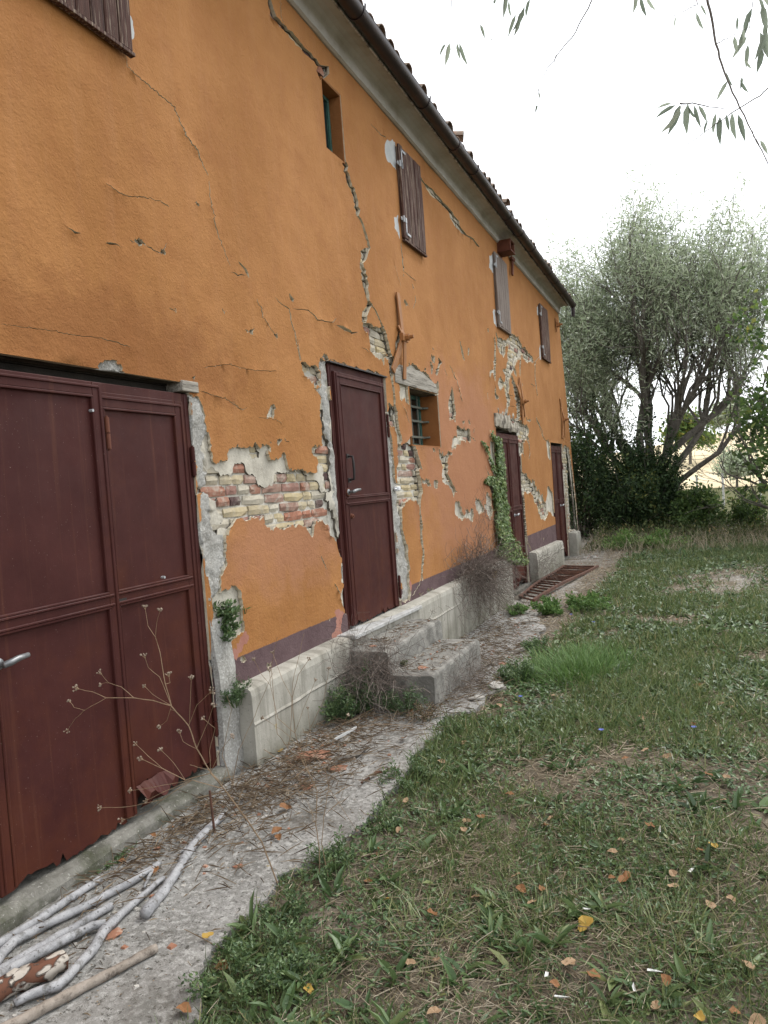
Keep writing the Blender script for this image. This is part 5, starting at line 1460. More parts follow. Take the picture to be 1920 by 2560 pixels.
# individual lumps one can pick out
def chunk_mesh(name, s, flat, mt, seed):
    rnd = random.Random(seed); V = []; nseg = 7
    for zi, (h, k) in enumerate(((0, .92), (flat*.55, 1.0), (flat, .78))):
        for i in range(nseg):
            t = 6.283*i/nseg; r_ = s*k*(1+rnd.uniform(-.28, .2)); V.append((r_*math.cos(t)*1.25, r_*math.sin(t), h*s+rnd.uniform(-.06, .06)*s*(zi > 0)))
    F = [tuple(range(nseg-1, -1, -1)), tuple(range(2*nseg, 3*nseg))]
    for z in range(2):
        for i in range(nseg):
            k = (i+1) % nseg; F.append((z*nseg+i, z*nseg+k, (z+1)*nseg+k, (z+1)*nseg+i))
    return new_mesh(name, V, F, [MT[mt]])
CK = [chunk_mesh('plaster_chunk', .05, .55, 'chalk', i) for i in range(4)]
BK = [chunk_mesh('terracotta_shard', .05, .28, 'terracotta', 10+i) for i in range(3)]
def place(me, name, x, y, s, lab, cat, group=None, dz=0, rz=None, tilt=.1):
    o = bpy.data.objects.new(name, me)
    o.location = (x, y, hgt(x, y)-.004+dz); o.scale = (s, s, s)
    o.rotation_euler = (random.uniform(-tilt, tilt), random.uniform(-tilt, tilt), random.uniform(0, 6.28) if rz is None else rz)
    return tag(link(o), lab, cat, group)
PLAB = iter(('largest pale plaster lump beside the white plastic strip under the plinth', 'pale plaster lump at the left end of the rubble below the plinth', 'small pale lump between the plinth rubble and the largest orange shard', 'pale plaster lump at the foot of the lower step, near its dark weeds', 'small pale lump against the foot of the plinth behind the white strip',
 'large pale stone at the outer near corner of the rusty grate', 'pale concrete lump on the pavement between the steps and the rusty grate', 'small pale lump near the wall under the bramble bush', 'small pale lump on the littered ground just past the lower step', 'pale stone at the grass edge right of the rusty grate',
 'flat concrete lump at the grass edge just outside the lower step', 'flat concrete lump at the grass edge, next one beyond the lower step', 'pale lump on the gravel outside the rusty grate', 'pale lump on the gravel by the far corner plinth', 'pale lump at the far end of the gravel strip, beyond the corner plinth'))
for (z, x, y, s) in (('Q', 740, 940, 1.0), ('Q', 575, 960, .8), ('Q', 625, 940, .5), ('Q', 1155, 760, .9), ('Q', 800, 870, .4), ('L', 1090, 560, 1.6), ('L', 1060, 640, 1.3), ('L', 850, 690, .6), ('L', 830, 900, .5), ('L', 1290, 525, .9), ('L', 640, 1300, 1.1), ('L', 800, 1180, 1.2), ('L', 1440, 385, 1.0), ('L', 1530, 110, .9), ('L', 1600, 105, 1.3)):
    g_ = GP(z, x, y, -.05 if z == 'L' and y < 800 else 0)
    place(random.choice(CK), 'plaster_chunk', g_[0], g_[1], s, next(PLAB), 'rubble', 'plaster lumps along the foot of the wall')
for (z, x, y, s, lab) in (('Q', 590, 1015, 1.9, 'largest flat orange terracotta shard on the pavement below the plinth'), ('Q', 720, 1075, .95, 'squarish orange terracotta shard just in front of the largest one'), ('Q', 548, 1165, .8, 'small orange shard nearest the bare stalks of the tall dry weed'), ('M', 490, 1265, .62, 'small orange red shard on the pavement beside the grey forked branch'), ('M', 1030, 970, .4, 'tiny orange shard alone on the clean part of the pavement')):
    g_ = GP(z, x, y, .01)
    place(random.choice(BK), 'terracotta_shard', g_[0], g_[1], s, lab, 'shard', None, .004)
g_ = GP('L', 850, 990, -.03); place(BK[0], 'terracotta_shard', g_[0], g_[1], .8, 'orange terracotta shard between the lower step and the grass', 'shard')
o = place(BK[1], 'terracotta_shard', .62, 5.05+.1, .8, 'orange terracotta shard lying on the lower concrete step', 'shard'); o.location.z = .222
o = place(BK[2], 'terracotta_shard', .26, 5.10, .7, 'orange terracotta shard lying on the upper concrete step', 'shard'); o.location.z = .392
# dark bark strip and a white plastic strip on the pavement
g_ = GP('Q', 760, 1030, .02); mb = MB(); mb.tube([(-.16, 0, 0), (-.05, .012, .012), (.08, -.008, .004), (.2, .01, .012)], [.012, .018, .016, .006], 7, wob=.3)
o = mb.build('twig', [MT['trunk']]); o.location = (g_[0], g_[1], hgt(g_[0], g_[1])+.012); o.rotation_euler = (0, 0, 1.25); tag(o, 'thick dark twig lying beside the largest terracotta shard', 'twig')
g_ = GP('Q', 930, 1105, .02); mb = MB(); mb.tube([(-.14, 0, 0), (-.02, .01, .01), (.12, -.01, .0)], [.006, .010, .006], 7, wob=.3)
o = mb.build('twig', [MT['bark']]); o.location = (g_[0], g_[1], hgt(g_[0], g_[1])+.010); o.rotation_euler = (0, 0, 1.2); tag(o, 'reddish brown twig at the grass edge in front of the steps', 'twig')
g_ = GP('Q', 755, 915, .03); mb = MB(); mb.box(-.085, .085, -.012, .012, 0, .006); mb.box(-.085, .085, -.012, -.009, .006, .018)
o = mb.build('plastic_strip', [MT['white']], bevel=.002); o.location = (g_[0], g_[1], hgt(g_[0], g_[1])+.045); o.rotation_euler = (.1, -.2, 1.05); tag(o, 'white plastic strip lying on the rubble under the plinth', 'strip')

# fallen leaves, each one an object
def dead_leaf(mt, seed):
    rnd = random.Random(seed); V = [(0, 0, 0.012)]; n = 11; F = []
    for i in range(n):
        t = 6.283*i/n; r_ = .5*(1+.16*math.sin(3*t+seed)+rnd.uniform(-.1, .1))
        x, y = r_*math.cos(t)*.78, r_*math.sin(t)*1.05
        V.append((x, y, .5*abs(x)**1.5+.35*max(0, y)*rnd.uniform(.2, 1)+rnd.uniform(-.06, .10)))
    for i in range(n): F.append((0, 1+i, 1+(i+1) % n))
    b = len(V); V += [(-.012, -.5, .03), (.012, -.5, .03), (.03, -.82, .05)]; F.append((b, b+1, b+2))
    return new_mesh('fallen_leaf', V, F, [MT[mt]])
DL = [dead_leaf(m_, i) for i, m_ in enumerate(('leaf_brown', 'leaf_brown', 'leaf_tan', 'leaf_tan', 'leaf_brown', 'leaf_yellow', 'leaf_tan'))]
def dleaf(x, y, s, k=None, dz=.018):
    o = bpy.data.objects.new('fallen_leaf', DL[k] if k is not None else random.choice(DL))
    o.location = (x, y, hgt(x, y)+dz); o.scale = (s, s, s); o.rotation_euler = (random.uniform(-.35, .35), random.uniform(-.35, .35), random.uniform(0, 6.28))
    return tag(link(o), 'curled brown, orange or tan fallen leaf lying on the grass or pavement', 'leaf', 'fallen leaves scattered about the yard')
for (x, y, s, k) in ((1045,1050,.085,0), (420,780,.055,0), (205,1185,.06,4), (640,1140,.055,2), (545,675,.06,1), (1045,520,.06,1), (1150,825,.06,4), (1410,1160,.06,2), (870,1240,.08,5), (1025,880,.04,2), (800,1410,.07,2), (1575,1420,.06,2), (1220,1475,.05,1), (395,1115,.05,2), (595,1080,.055,1), (680,1080,.045,4), (985,1045,.035,1), (1250,1075,.055,2), (990,935,.055,2), (1425,918,.055,5), (1355,170,.09,1), (1130,485,.07,2), (345,450,.06,2), (890,355,.06,2), (720,780,.045,2), (1035,330,.07,0), (1430,435,.07,2), (1225,515,.07,2), (1480,620,.05,2), (220,1625,.06,2), (740,1495,.045,1), (905,1460,.06,4), (1365,1640,.05,5), (1460,720,.05,2), (110,1400,.05,2), (10,1125,.04,5), (1500,1130,.05,2), (1250,1020,.05,2), (570,1030,.05,2), (345,830,.05,2), (250,530,.06,2), (735,222,.07,2), (1110,330,.06,2), (1165,312,.06,2), (500,270,.07,2), (660,470,.05,2), (1390,385,.06,2), (1450,250,.07,2), (1500,268,.07,2)):
    g_ = GP('N', x, y, 0); dleaf(g_[0], g_[1], s*.75, k, .038)
for (x, y, s, k) in ((1270,1410,.06,0), (1205,870,.05,1), (1590,1030,.05,0), (960,1390,.06,4), (900,1300,.05,5), (1330,1490,.05,5), (930,1500,.06,4), (800,1620,.06,1), (670,1010,.05,0), (745,825,.04,0), (665,860,.04,1), (530,965,.04,1), (855,770,.05,2), (290,1140,.04,5), (1630,890,.06,0), (1640,910,.05,1), (870,885,.04,4), (1240,705,.05,1), (1215,490,.05,5)):
    g_ = GP('M', x, y, 0); dleaf(g_[0], g_[1], s*.8, k, .015)
for (x, y) in ((1000, 770), (1090, 790), (1180, 470), (440, 1300), (400, 1430), (1060, 940), (840, 400)):
    g_ = GP('Q', x, y, 0); dleaf(max(.5, g_[0]), g_[1], .06, 0)
for i in range(60):
    y = 2.2+random.random()**1.4*13; x = random.uniform(1.0, CAM[0]+.25*y)
    dleaf(x, y, random.uniform(.03, .05), None, .03)
# pale scraps and chicory flowers
for i, (x, y, s) in enumerate(((1145,1440,.05), (705,1460,.04), (745,1560,.05), (655,715,.035), (1325,1025,.045), (1085,1525,.03), (370,830,.04), (890,1190,.03), (1430,765,.035), (1215,475,.03), (1195,855,.035), (795,550,.03))):
    g_ = GP('N', x, y, 0)
    me = new_mesh('pale_petal', [(-.35, 0, 0), (.1, -.25, .08), (.5, 1.0, .25), (-.1, .7, .05), (.05, .35, -.06)], [(0, 1, 4), (1, 2, 4), (2, 3, 4), (3, 0, 4)], [MT['white']])
    o = bpy.data.objects.new('pale_petal', me); o.location = (g_[0], g_[1], gfine(g_[0], g_[1])+.045); o.scale = (s*.5, s*.8, s); o.rotation_euler = (random.uniform(-.3, .3), random.uniform(-.5, .5), random.uniform(0, 6.28))
    tag(link(o), 'small white dry petal or paper scrap in the grass', 'scrap', 'white scraps in the grass')
def flower(x, y, s):
    t = empty('blue_flower', (x, y, gfine(x, y))); tag(t, 'tiny blue chicory flower on a thin stalk in the grass', 'flower', 'blue flowers in the grass')
    mb = MB(); mb.tube([(0, 0, -.02), (.01, 0, .04), (.005, .01, .09)], .0018, 4); mb.build('stem', [MT['weed_plain']], t)
    V = [(.005, .01, .09)]; F = []
    for i in range(10):
        a_ = 6.283*i/10
        for da in (-.22, .22): V.append((.005+s*math.cos(a_+da), .01+s*math.sin(a_+da), .098))
        F.append((0, 1+2*i, 2+2*i))
    link(bpy.data.objects.new('petals', new_mesh('petals', V, F, [MT['blue']])), t)
MT['weed_plain'] = m_simple('stem_green', (.05, .08, .03), (.08, .11, .04), 8)
for (z, x, y) in (('N', 935, 400), ('N', 1335, 380), ('N', 585, 235), ('L', 1410, 545), ('L', 1595, 600)):
    g_ = GP(z, x, y, 0.05); flower(g_[0], g_[1], .016)
# ------------------------------------------------------------------ branches on the pavement
def stick(pts, rads, mt, name, lab, twigs=(), zoff=0.0, wob=.08, z='M', group='cut branches lying beside the garage door'):
    P = []
    for i, p in enumerate(pts):
        g_ = GP(z, p[0], p[1], .03+rads[i]); P.append(Vector((g_[0], g_[1], hgt(g_[0], g_[1])+rads[i]+zoff+(p[2] if len(p) > 2 else 0))))
    base = sum(P, Vector())/len(P); base.z = 0
    def dense(Q, Rr):
        o, r_ = [], []
        for i in range(len(Q)-1):
            n = max(2, int((Q[i+1]-Q[i]).length/.022))
            for k in range(n):
                t = k/n; q = Q[i].lerp(Q[i+1], t)
                o.append(q+Vector((NZ(q.x*9, q.y*9, 1), NZ(q.x*9, q.y*9, 5), NZ(q.x*9, q.y*9, 9)))*.0022-base); r_.append((Rr[i]+(Rr[i+1]-Rr[i])*t)*(1+.13*NZ(q.x*22, q.y*22, 3)+.10*max(0, NZ(q.x*60, q.y*60, 7))))
        o.append(Q[-1]-base); r_.append(Rr[-1]); return o, r_
    t = empty(name, base); tag(t, lab, 'branch', group)
    mb = MB(); o, r_ = dense(P, rads); mb.tube(o, r_, 10, wob=wob); mb.build('stem', [MT[mt]], t, True)
    for tw, tr in twigs:
        Q = []
        for i, p in enumerate(tw):
            g_ = GP(z, p[0], p[1], .03+tr[i]); Q.append(Vector((g_[0], g_[1], hgt(g_[0], g_[1])+tr[i]+zoff+.004)))
        mb = MB(); o, r_ = dense(Q, tr); mb.tube(o, r_, 9, wob=wob); mb.build('side_branch', [MT[mt]], t, True)
    return t
stick([(-60,1312),(130,1192),(430,1005)], [.018,.017,.015], 'stick', 'branch', 'straight pale branch lying closest to the garage threshold')
stick([(-30,1380),(10,1320),(60,1270),(200,1195),(400,1105),(580,1005),(690,942)], [.018,.018,.018,.017,.016,.016,.013], 'stick', 'branch', 'smooth bluish grey branch with a short stub near its tip, second from the threshold', [([(655,975),(640,1005),(622,1048)], [.008,.007,.005])], .004)
stick([(-40,1424),(210,1272),(480,1113)], [.019,.018,.016], 'stick', 'branch', 'short straight grey branch ending beside the fork of the forked branch', (), .0)
stick([(705,1008),(600,1095),(520,1160),(450,1225),(400,1310),(320,1400),(250,1470),(180,1490),(120,1510),(60,1545)], [.010,.013,.015,.019,.017,.016,.017,.015,.015,.012], 'stick', 'branch', 'long forked grey branch with a crooked lower end', [([(455,1200),(400,1212),(300,1255),(160,1335),(0,1430),(-60,1470)], [.014,.016,.017,.018,.018,.018])], .006)
stick([(960,738),(900,795),(830,872),(780,950),(700,1065),(622,1150)], [.016,.02,.019,.019,.02,.022], 'stick', 'branch', 'thick grey branch with peeling bark pointing towards the plinth', [([(900,795),(840,850),(775,905)], [.007,.010,.004])], .002)
stick([(672,1302),(380,1458),(-60,1690)], [.015,.017,.018], 'stick_brown', 'branch', 'cracked brown grey pole lying outermost on the bare pavement')
stick([(275,1350),(200,1390),(100,1430),(0,1480),(-60,1510)], [.030,.034,.036,.036,.036], 'bark', 'log', 'thick log with flaking reddish bark under the pale branches', (), .0, .22)
mb = MB(); g_ = GP('M', 925, 810, .03); base = Vector((g_[0], g_[1], hgt(g_[0], g_[1])))
mb.tube([(0, 0, 0), (-.004, .0, .1), (-.012, .005, .2)], [.006, .006, .005], 6); o = mb.build('iron_pin', [MT['rust']]); o.location = base; tag(o, 'thin rusty iron pin standing upright beside the thick grey branch', 'pin')

# ------------------------------------------------------------------ dry umbel weeds
def umbel(mb, heads, p, d, size, n, rnd):
    d = d.normalized(); a = d.orthogonal().normalized(); b = d.cross(a)
    for i in range(n):
        t = 6.283*i/n+rnd.uniform(-.3, .3); r_ = rnd.uniform(.35, .8)
        q = p+(d+(a*math.cos(t)+b*math.sin(t))*r_).normalized()*size*rnd.uniform(.7, 1.1)
        mb.tube([p, (p+q)/2+d*size*.05, q], [.0011, .0009, .0008], 4)
        heads.append(q)
def weed_from(z, base, tree, lab, depth0=None, rmul=.78, seed=0, hs=.0042):
    """tree: list of (polyline, radius0, radius1, umbel?, depth shift at the end)"""
    rnd = random.Random(seed)
    g_ = GP(z, base[0], base[1], .02); B = Vector((g_[0], g_[1], hgt(g_[0], g_[1])))
    dep = float((np.array(B)-CAM)@_f)
    t = empty('dry_weed', B); tag(t, lab, 'dry weed')
    st = MB(); hm = MB(); heads = []
    known = {}
    for pl_, r0, r1, um, ds in tree:
        P = []; d0 = known.get(pl_[0], 0.0)
        for i, p in enumerate(pl_):
            dd = d0+ds*i/(len(pl_)-1); known[p] = dd
            P.append(Vector(DP(z, p[0], p[1], dep+dd))-B)
        if pl_[0] == base: P[0] = Vector((0, 0, -.01))
        Q, Rr = [], []
        for i in range(len(P)-1):
            n = max(2, int((P[i+1]-P[i]).length/.03))
            for k in range(n):
                u_ = (i+k/n)/(len(P)-1); q = P[i].lerp(P[i+1], k/n)
                Q.append(q+Vector((rnd.uniform(-1, 1), rnd.uniform(-1, 1), rnd.uniform(-1, 1)))*.0012); Rr.append((r0+(r1-r0)*u_)*rmul)
        Q.append(P[-1]); Rr.append(r1*rmul); st.tube(Q, Rr, 5)
        if um: umbel(st, heads, P[-1], P[-1]-P[-2], .020*um, rnd.choice((4, 5, 6)), rnd)
    V0 = [v.co for v in ICO.vertices]; F0 = [tuple(p.vertices) for p in ICO.polygons]
    for h in heads:
        s = hs*rnd.uniform(.6, 1.3)
        hm.add([h+Vector(v)*s*(1+rnd.uniform(-.2, .2)) for v in V0], F0)
    st.build('stem', [MT['dry_plain']], t); tag(hm.build('seed_heads', [MT['dry_head']], t), kind='stuff')
    return t
import bmesh
bm_ = bmesh.new(); bmesh.ops.create_icosphere(bm_, subdivisions=1, radius=1.0); ICO = bpy.data.meshes.new('seed'); bm_.to_mesh(ICO); bm_.free()
MT['dry_plain'] = m_simple('dry_stem', (.17, .115, .07), (.31, .225, .145), 25, 80, .2, .001)
MT['dry_dark'] = m_simple('dark_stem', (.075, .05, .038), (.15, .105, .075), 25, 80, .2, .001)
MT['dry_head'] = m_simple('dry_seed_head', (.15, .115, .085), (.32, .26, .20), 60, 120, .5, .001)
b0 = (1210, 1030)
weed_from('M', b0, [
    ([b0, (1130,870), (1040,740), (970,645), (910,575)], .0042, .0034, 0, -.06),
    ([(910,575), (850,470), (815,370), (740,285)], .0034, .0028, 0, -.05),
    ([(740,285), (715,190), (690,50), (672,-10)], .0024, .0015, 0, .02),
    ([(672,-10), (640,-60), (628,-130)], .0014, .0010, 1.0, .02), ([(672,-10), (676,-75), (690,-120)], .0012, .0010, .8, -.03),
    ([(740,285), (660,262), (580,250), (460,250)], .0026, .0018, 0, .03),
    ([(460,250), (400,225), (342,212)], .0016, .0011, 1.2, .02), ([(580,250), (525,203), (470,185), (440,150)], .0016, .0010, 1.1, -.03), ([(470,185), (450,186), (440,190)], .001, .001, .5, 0),
    ([(460,250), (365,303), (320,292), (305,270)], .0016, .0010, .7, .03), ([(365,303), (325,340), (295,385)], .0014, .0010, 1.0, .05),
    ([(740,285), (690,160), (640,120), (628,80)], .0018, .0011, 1.2, -.04), ([(715,190), (735,185), (730,160)], .0014, .001, 1.1, .03), ([(740,285), (660,235), (630,205)], .0012, .0009, .7, .04),
    ([(815,370), (760,310), (735,300)], .0012, .001, 0, -.02), ([(818,365), (822,260), (826,175)], .0018, .0011, 1.0, -.04), ([(818,365), (850,280), (905,230)], .0018, .0011, 1.4, -.08), ([(740,285), (720,350), (690,372)], .0014, .001, .6, .05),
    ([(850,470), (900,350), (920,290)], .0018, .0011, 1.0, -.09), ([(910,575), (905,480), (930,380), (885,345)], .0018, .0011, .9, -.08), ([(850,470), (790,440), (778,405)], .0013, .001, .9, .05),
    ([(910,575), (800,605), (700,555), (620,518)], .0026, .0016, 1.2, .10), ([(700,555), (640,500), (592,455)], .0014, .001, .9, .05), ([(800,605), (750,530), (700,480)], .0014, .001, .8, -.04),
    ([(970,645), (830,605), (700,660), (640,690)], .0022, .0013, .9, .10), ([(830,605), (700,690), (560,720), (440,725)], .0020, .0012, 1.0, .12), ([(700,690), (640,740), (540,775)], .0015, .001, 1.3, .06), ([(830,605), (640,640), (570,650)], .0014, .001, .9, .09),
    ([(910,575), (950,480), (1000,420)], .0016, .001, .8, -.12)], 'tall dry weed with small brown seed heads leaning in front of the garage door', seed=3)
b1 = (1375, 985)
weed_from('M', b1, [
    ([b1, (1380,900), (1365,800), (1370,650), (1345,600), (1305,520)], .0030, .0020, 0, -.05), ([(1305,520), (1275,400), (1262,250), (1290,150), (1330,90)], .0020, .0011, .7, -.05),
    ([(1262,250), (1220,170), (1180,60)], .0013, .0008, .6, .05), ([(1275,400), (1200,340), (1170,200), (1165,140)], .0016, .0009, .7, .06), ([(1170,200), (1130,150), (1100,90)], .0011, .0008, .6, .04),
    ([(1305,520), (1340,380), (1400,260), (1420,130)], .0015, .0009, .6, -.08), ([(1345,600), (1300,470), (1220,390), (1140,340)], .0014, .0008, .6, .08), ([(1365,800), (1330,700), (1280,640)], .0012, .0008, .5, .02),
    ([(1275,400), (1310,300), (1360,180)], .0012, .0008, .7, -.04)], 'slender dry brown weed standing at the grass edge in front of the pale plinth', seed=8, hs=.004)
b2 = (1420, 1000)
weed_from('M', b2, [
    ([b2, (1390,880), (1400,760), (1420,640), (1405,560)], .0024, .0015, 0, .0), ([(1405,560), (1350,480), (1330,300)], .0014, .0008, .5, .05), ([(1420,640), (1500,760), (1540,820)], .0013, .0008, .4, .04), ([(1400,760), (1470,690), (1530,520)], .0012, .0008, .4, -.05), ([(1405,560), (1440,430), (1500,330)], .0012, .0008, .5, -.05)],
    'shorter dark dry weed beside the slender one at the grass edge', seed=9, hs=.0035)
b3 = (470, 1090)
def arc_weed(lab, z, strands, seed, r0=.002, mt='dry_plain'):
    rnd = random.Random(seed); g_ = GP(z, *strands[0][0], .02); B = Vector((g_[0], g_[1], hgt(g_[0], g_[1]))); dep = float((np.array(B)-CAM)@_f)
    t = empty('dry_stalks', B); tag(t, lab, 'dry weed'); mb = MB()
    for s in strands:
        P = [Vector(DP(z, p[0], p[1], dep+rnd.uniform(-.04, .04)))-B for p in s]; Q = []
        for i in range(len(P)-1):
            for k in range(5): Q.append(P[i].lerp(P[i+1], k/5)+Vector((rnd.uniform(-1, 1), rnd.uniform(-1, 1), rnd.uniform(-1, 1)))*.002)
        Q.append(P[-1]); mb.tube(Q, [r0*(1-.6*i/len(Q)) for i in range(len(Q))], 5)
    mb.build('stem', [MT[mt]], t); return t
arc_weed('bleached bent stalks arching out from under the lower step', 'L', [[(270,1160), (150,1210), (40,1215), (-60,1260)], [(280,1150), (265,1240), (250,1310), (275,1410)], [(290,1190), (380,1270), (480,1350), (510,1480), (570,1640)], [(180,1230), (110,1320), (20,1420), (-60,1480)]], 4, .0032)
arc_weed('thin pale dry stalks lying over the rubble below the plinth', 'Q', [[(420,1040), (560,960), (720,860), (900,770)], [(430,1050), (330,980), (200,880), (80,760)], [(440,1040), (470,900), (480,640), (540,380)], [(420,1060), (520,1140), (640,1230)], [(500,1030), (400,900), (370,560), (400,400)], [(600,990), (700,900), (900,850), (1100,860)]], 6, .0022)
arc_weed('tangle of thin brown dry stalks at the corner of the garage threshold', 'M', [[(960,640), (860,620), (760,700), (700,790)], [(980,640), (900,560), (820,540), (700,600)], [(1000,660), (1080,600), (1200,560), (1290,480)], [(960,660), (820,760), (700,820), (600,850)], [(990,650), (1080,760), (1180,770), (1260,700)], [(940,660), (860,740), (790,860)], [(1000,640), (1030,480), (1100,330), (1180,140)], [(1010,640), (960,500), (1000,300), (980,240)], [(1020,680), (1120,860), (1200,900)]], 12, .0022)

# ------------------------------------------------------------------ leafy clumps
def clump(name, lab, cat, x, y, z, rx, ry, rz, n, size, mt, group=None, stems=14, aspect=.5, leaf='L', seed=0, lo=.15, hi=.85, tmpl=None):
    t = empty(name, (x, y, z)); tag(t, lab, cat, group)
    rg = np.random.default_rng(seed+int(x*100)+int(y*70))
    k = max(5, stems)
    az = rg.uniform(0, 6.28, k); rad = np.sqrt(rg.uniform(0, 1, k)); h = rg.uniform(.45, 1.0, k)*np.sqrt(np.clip(1-.75*rad**2, .05, 1))
    tips = np.column_stack([rad*np.cos(az)*rx, rad*np.sin(az)*ry, h*rz])
    mb = MB()
    for i in range(k):
        p = tips[i]; mb.tube([(p[0]*.25, p[1]*.25, -.02), (p[0]*.6, p[1]*.6, p[2]*.6), tuple(p)], [.0024, .0018, .001], 4)
    mb.build('stems', [MT['weed_plain']], t)
    pi = rg.integers(0, k, n); u = rg.uniform(.1, 1, n)**.6
    P = tips[pi]*np.stack([.25+.75*u, .25+.75*u, u], 1)+rg.normal(0, 1, (n, 3))*np.array([rx, ry, rz])*.085
    P[:, 2] = np.maximum(P[:, 2], .004)
    d = rg.normal(size=(n, 3)); d[:, 2] = np.abs(d[:, 2])*.5; d += P/np.array([rx, ry, rz])*.5
    nn = rg.normal(size=(n, 3))*.5+np.array([0, 0, 1.0])+P/np.array([rx, ry, rz*2])*.4
    s = size*rg.uniform(.55, 1.25, n)
    M3 = frames(d, nn)*np.stack([s*aspect, s, s], 1)[:, None, :]
    c = CL(); V, F, v = scatter(*(tmpl or LEAF4), M3, P, np.clip(rg.uniform(lo, hi, n)+rg.normal(0, .08, n), 0, 1)); c.add(V, F, v)
    c.build('foliage', [MT[mt]], t); return t
def cl(z, x, y, h, *a, **k):
    g_ = GP(z, x, y, 0); return (g_[0], g_[1], hgt(g_[0], g_[1])-.01)
def cw(lab, z, x, y, rx, ry, rz, n, size=.026, mt='weed', name='weed_clump', **k):
    p = cl(z, x, y, 0); return clump(name, lab, 'weed', *p, rx, ry, rz, n, size, mt, 'weed clumps along the wall and the grass edge', seed=int(x+y), **k)
cw('large dark green weed mound at the grass edge, nearest the viewer', 'M', 1090, 1420, .21, .22, .17, 1900, .019)
cw('low weed mound right behind the largest mound at the grass edge', 'M', 1240, 1180, .14, .17, .10, 700, .018)
cw('weed mound around the feet of the slender dry weeds', 'M', 1440, 960, .14, .18, .13, 1000, .019)
cw('dark weed mound at the grass edge beside the clean end of the pavement', 'Q', 1080, 1130, .15, .2, .15, 1300, .018)
cw('small weed mound by the corner of the pavement, right of the clean concrete', 'M', 1630, 790, .12, .16, .10, 650, .018)
cw('weeds along the grass edge below the lower step', 'Q', 1290, 870, .13, .25, .11, 900, .019)
cw('leafy green weed bush growing between the plinth and the steps', 'Q', 740, 830, .13, .30, .27, 2600, .022)
cw('dark weeds crowding the near end of the upper step', 'Q', 835, 790, .17, .13, .40, 2400, .020, lo=.05, hi=.7)
cw('dark weeds in front of the near end of the lower step', 'Q', 1060, 790, .24, .14, .24, 2000, .018, lo=.05, hi=.7)
cw('weeds in the corner between the garage door and the plinth', 'M', 980, 540, .10, .16, .16, 1200, .02)
cw('pale five leaved shoots beside the rusted hole of the garage door', 'M', 830, 600, .08, .09, .17, 120, .05, name='young_shoot', stems=8, aspect=.36, lo=.4, hi=.8)
cw('moss and weeds on the garage threshold', 'M', 510, 950, .05, .14, .05, 500, .013)
cw('weed clump at the grass edge beside the far end of the lower step', 'L', 950, 1110, .16, .3, .22, 1800, .026)
cw('green weeds at the edge of the grass further along the pavement', 'L', 1150, 830, .16, .4, .18, 1500, .03)
cw('weeds growing under the near end of the rusty grate', 'L', 980, 530, .16, .28, .12, 900, .045, mt='bright')
cw('green weeds along the outer side of the rusty grate', 'L', 1240, 500, .25, .5, .2, 1600, .05, mt='bright')
cw('bright yellow green weed patch at the far edge of the yard', 'S', 850, 2110, .9, .9, .42, 3200, .07, mt='bright', lo=.4, hi=1)
cw('bright green weeds on the lawn beyond the steps', 'L', 1560, 480, .35, .6, .22, 1500, .05, mt='bright')
cw('reddish dry weed tuft at the outer edge of the steps', 'Q', 1180, 820, .12, .16, .14, 500, .02, mt='dry', lo=.1, hi=.7)
o = clump('moss_tuft', 'small yellowish moss tuft on the back of the lower step', 'moss', .47, 5.22, .222, .05, .06, .05, 260, .014, 'fargrass', None, 6, .5, seed=2)
# grass tufts
def tuft(lab, z, x, y, r_, h, n, mt='grass', lo=.4, hi=.95, nm='grass_tuft'):
    g_ = GP(z, x, y, 0); B = (g_[0], g_[1], hgt(g_[0], g_[1])-.01); rg = np.random.default_rng(int(x*3+y))
    t = empty(nm, B); tag(t, lab, 'grass tuft', 'long grass tufts on the lawn')
    P = np.column_stack([rg.normal(0, r_*.5, n), rg.normal(0, r_*.8, n), np.zeros(n)])
    az = np.arctan2(P[:, 1], P[:, 0])+rg.normal(0, .9, n); tl = np.clip(rg.normal(.6, .3, n), .05, 1.4)
    d = np.column_stack([np.sin(tl)*np.cos(az), np.sin(tl)*np.sin(az), np.cos(tl)])
    L = h*rg.uniform(.5, 1.15, n)
    M3 = frames(d, np.tile([0, 0, 1.0], (n, 1))+rg.normal(size=(n, 3))*.2)*np.stack([rg.uniform(.003, .006, n)*(1+r_), L, -L], 1)[:, None, :]
    c = CL(); V, F, v = scatter(*BLADE, M3, P, np.clip(rg.uniform(lo, hi, n), 0, 1)); c.add(V, F, v); tag(c.build('blades', [MT[mt]], t), kind='stuff')
tuft('tallest bright grass tuft beside the pavement beyond the steps', 'L', 1420, 1040, .36, .22, 2200, 'bright', .2, .8)
tuft('bright grass tuft to the right of the tallest one', 'L', 1590, 950, .35, .2, 1500, 'bright', .1, .7)
tuft('broad bladed grass tuft near the lower right corner of the photo', 'N', 1190, 1270, .22, .12, 420)
tuft('grass tuft left of the broad bladed one', 'N', 640, 1240, .2, .11, 350)
tuft('grass tuft at the lower left part of the lawn', 'N', 170, 1230, .15, .12, 260)
tuft('dandelion leaved tuft with upright leaves in the middle of the lawn', 'N', 1340, 880, .12, .12, 200)
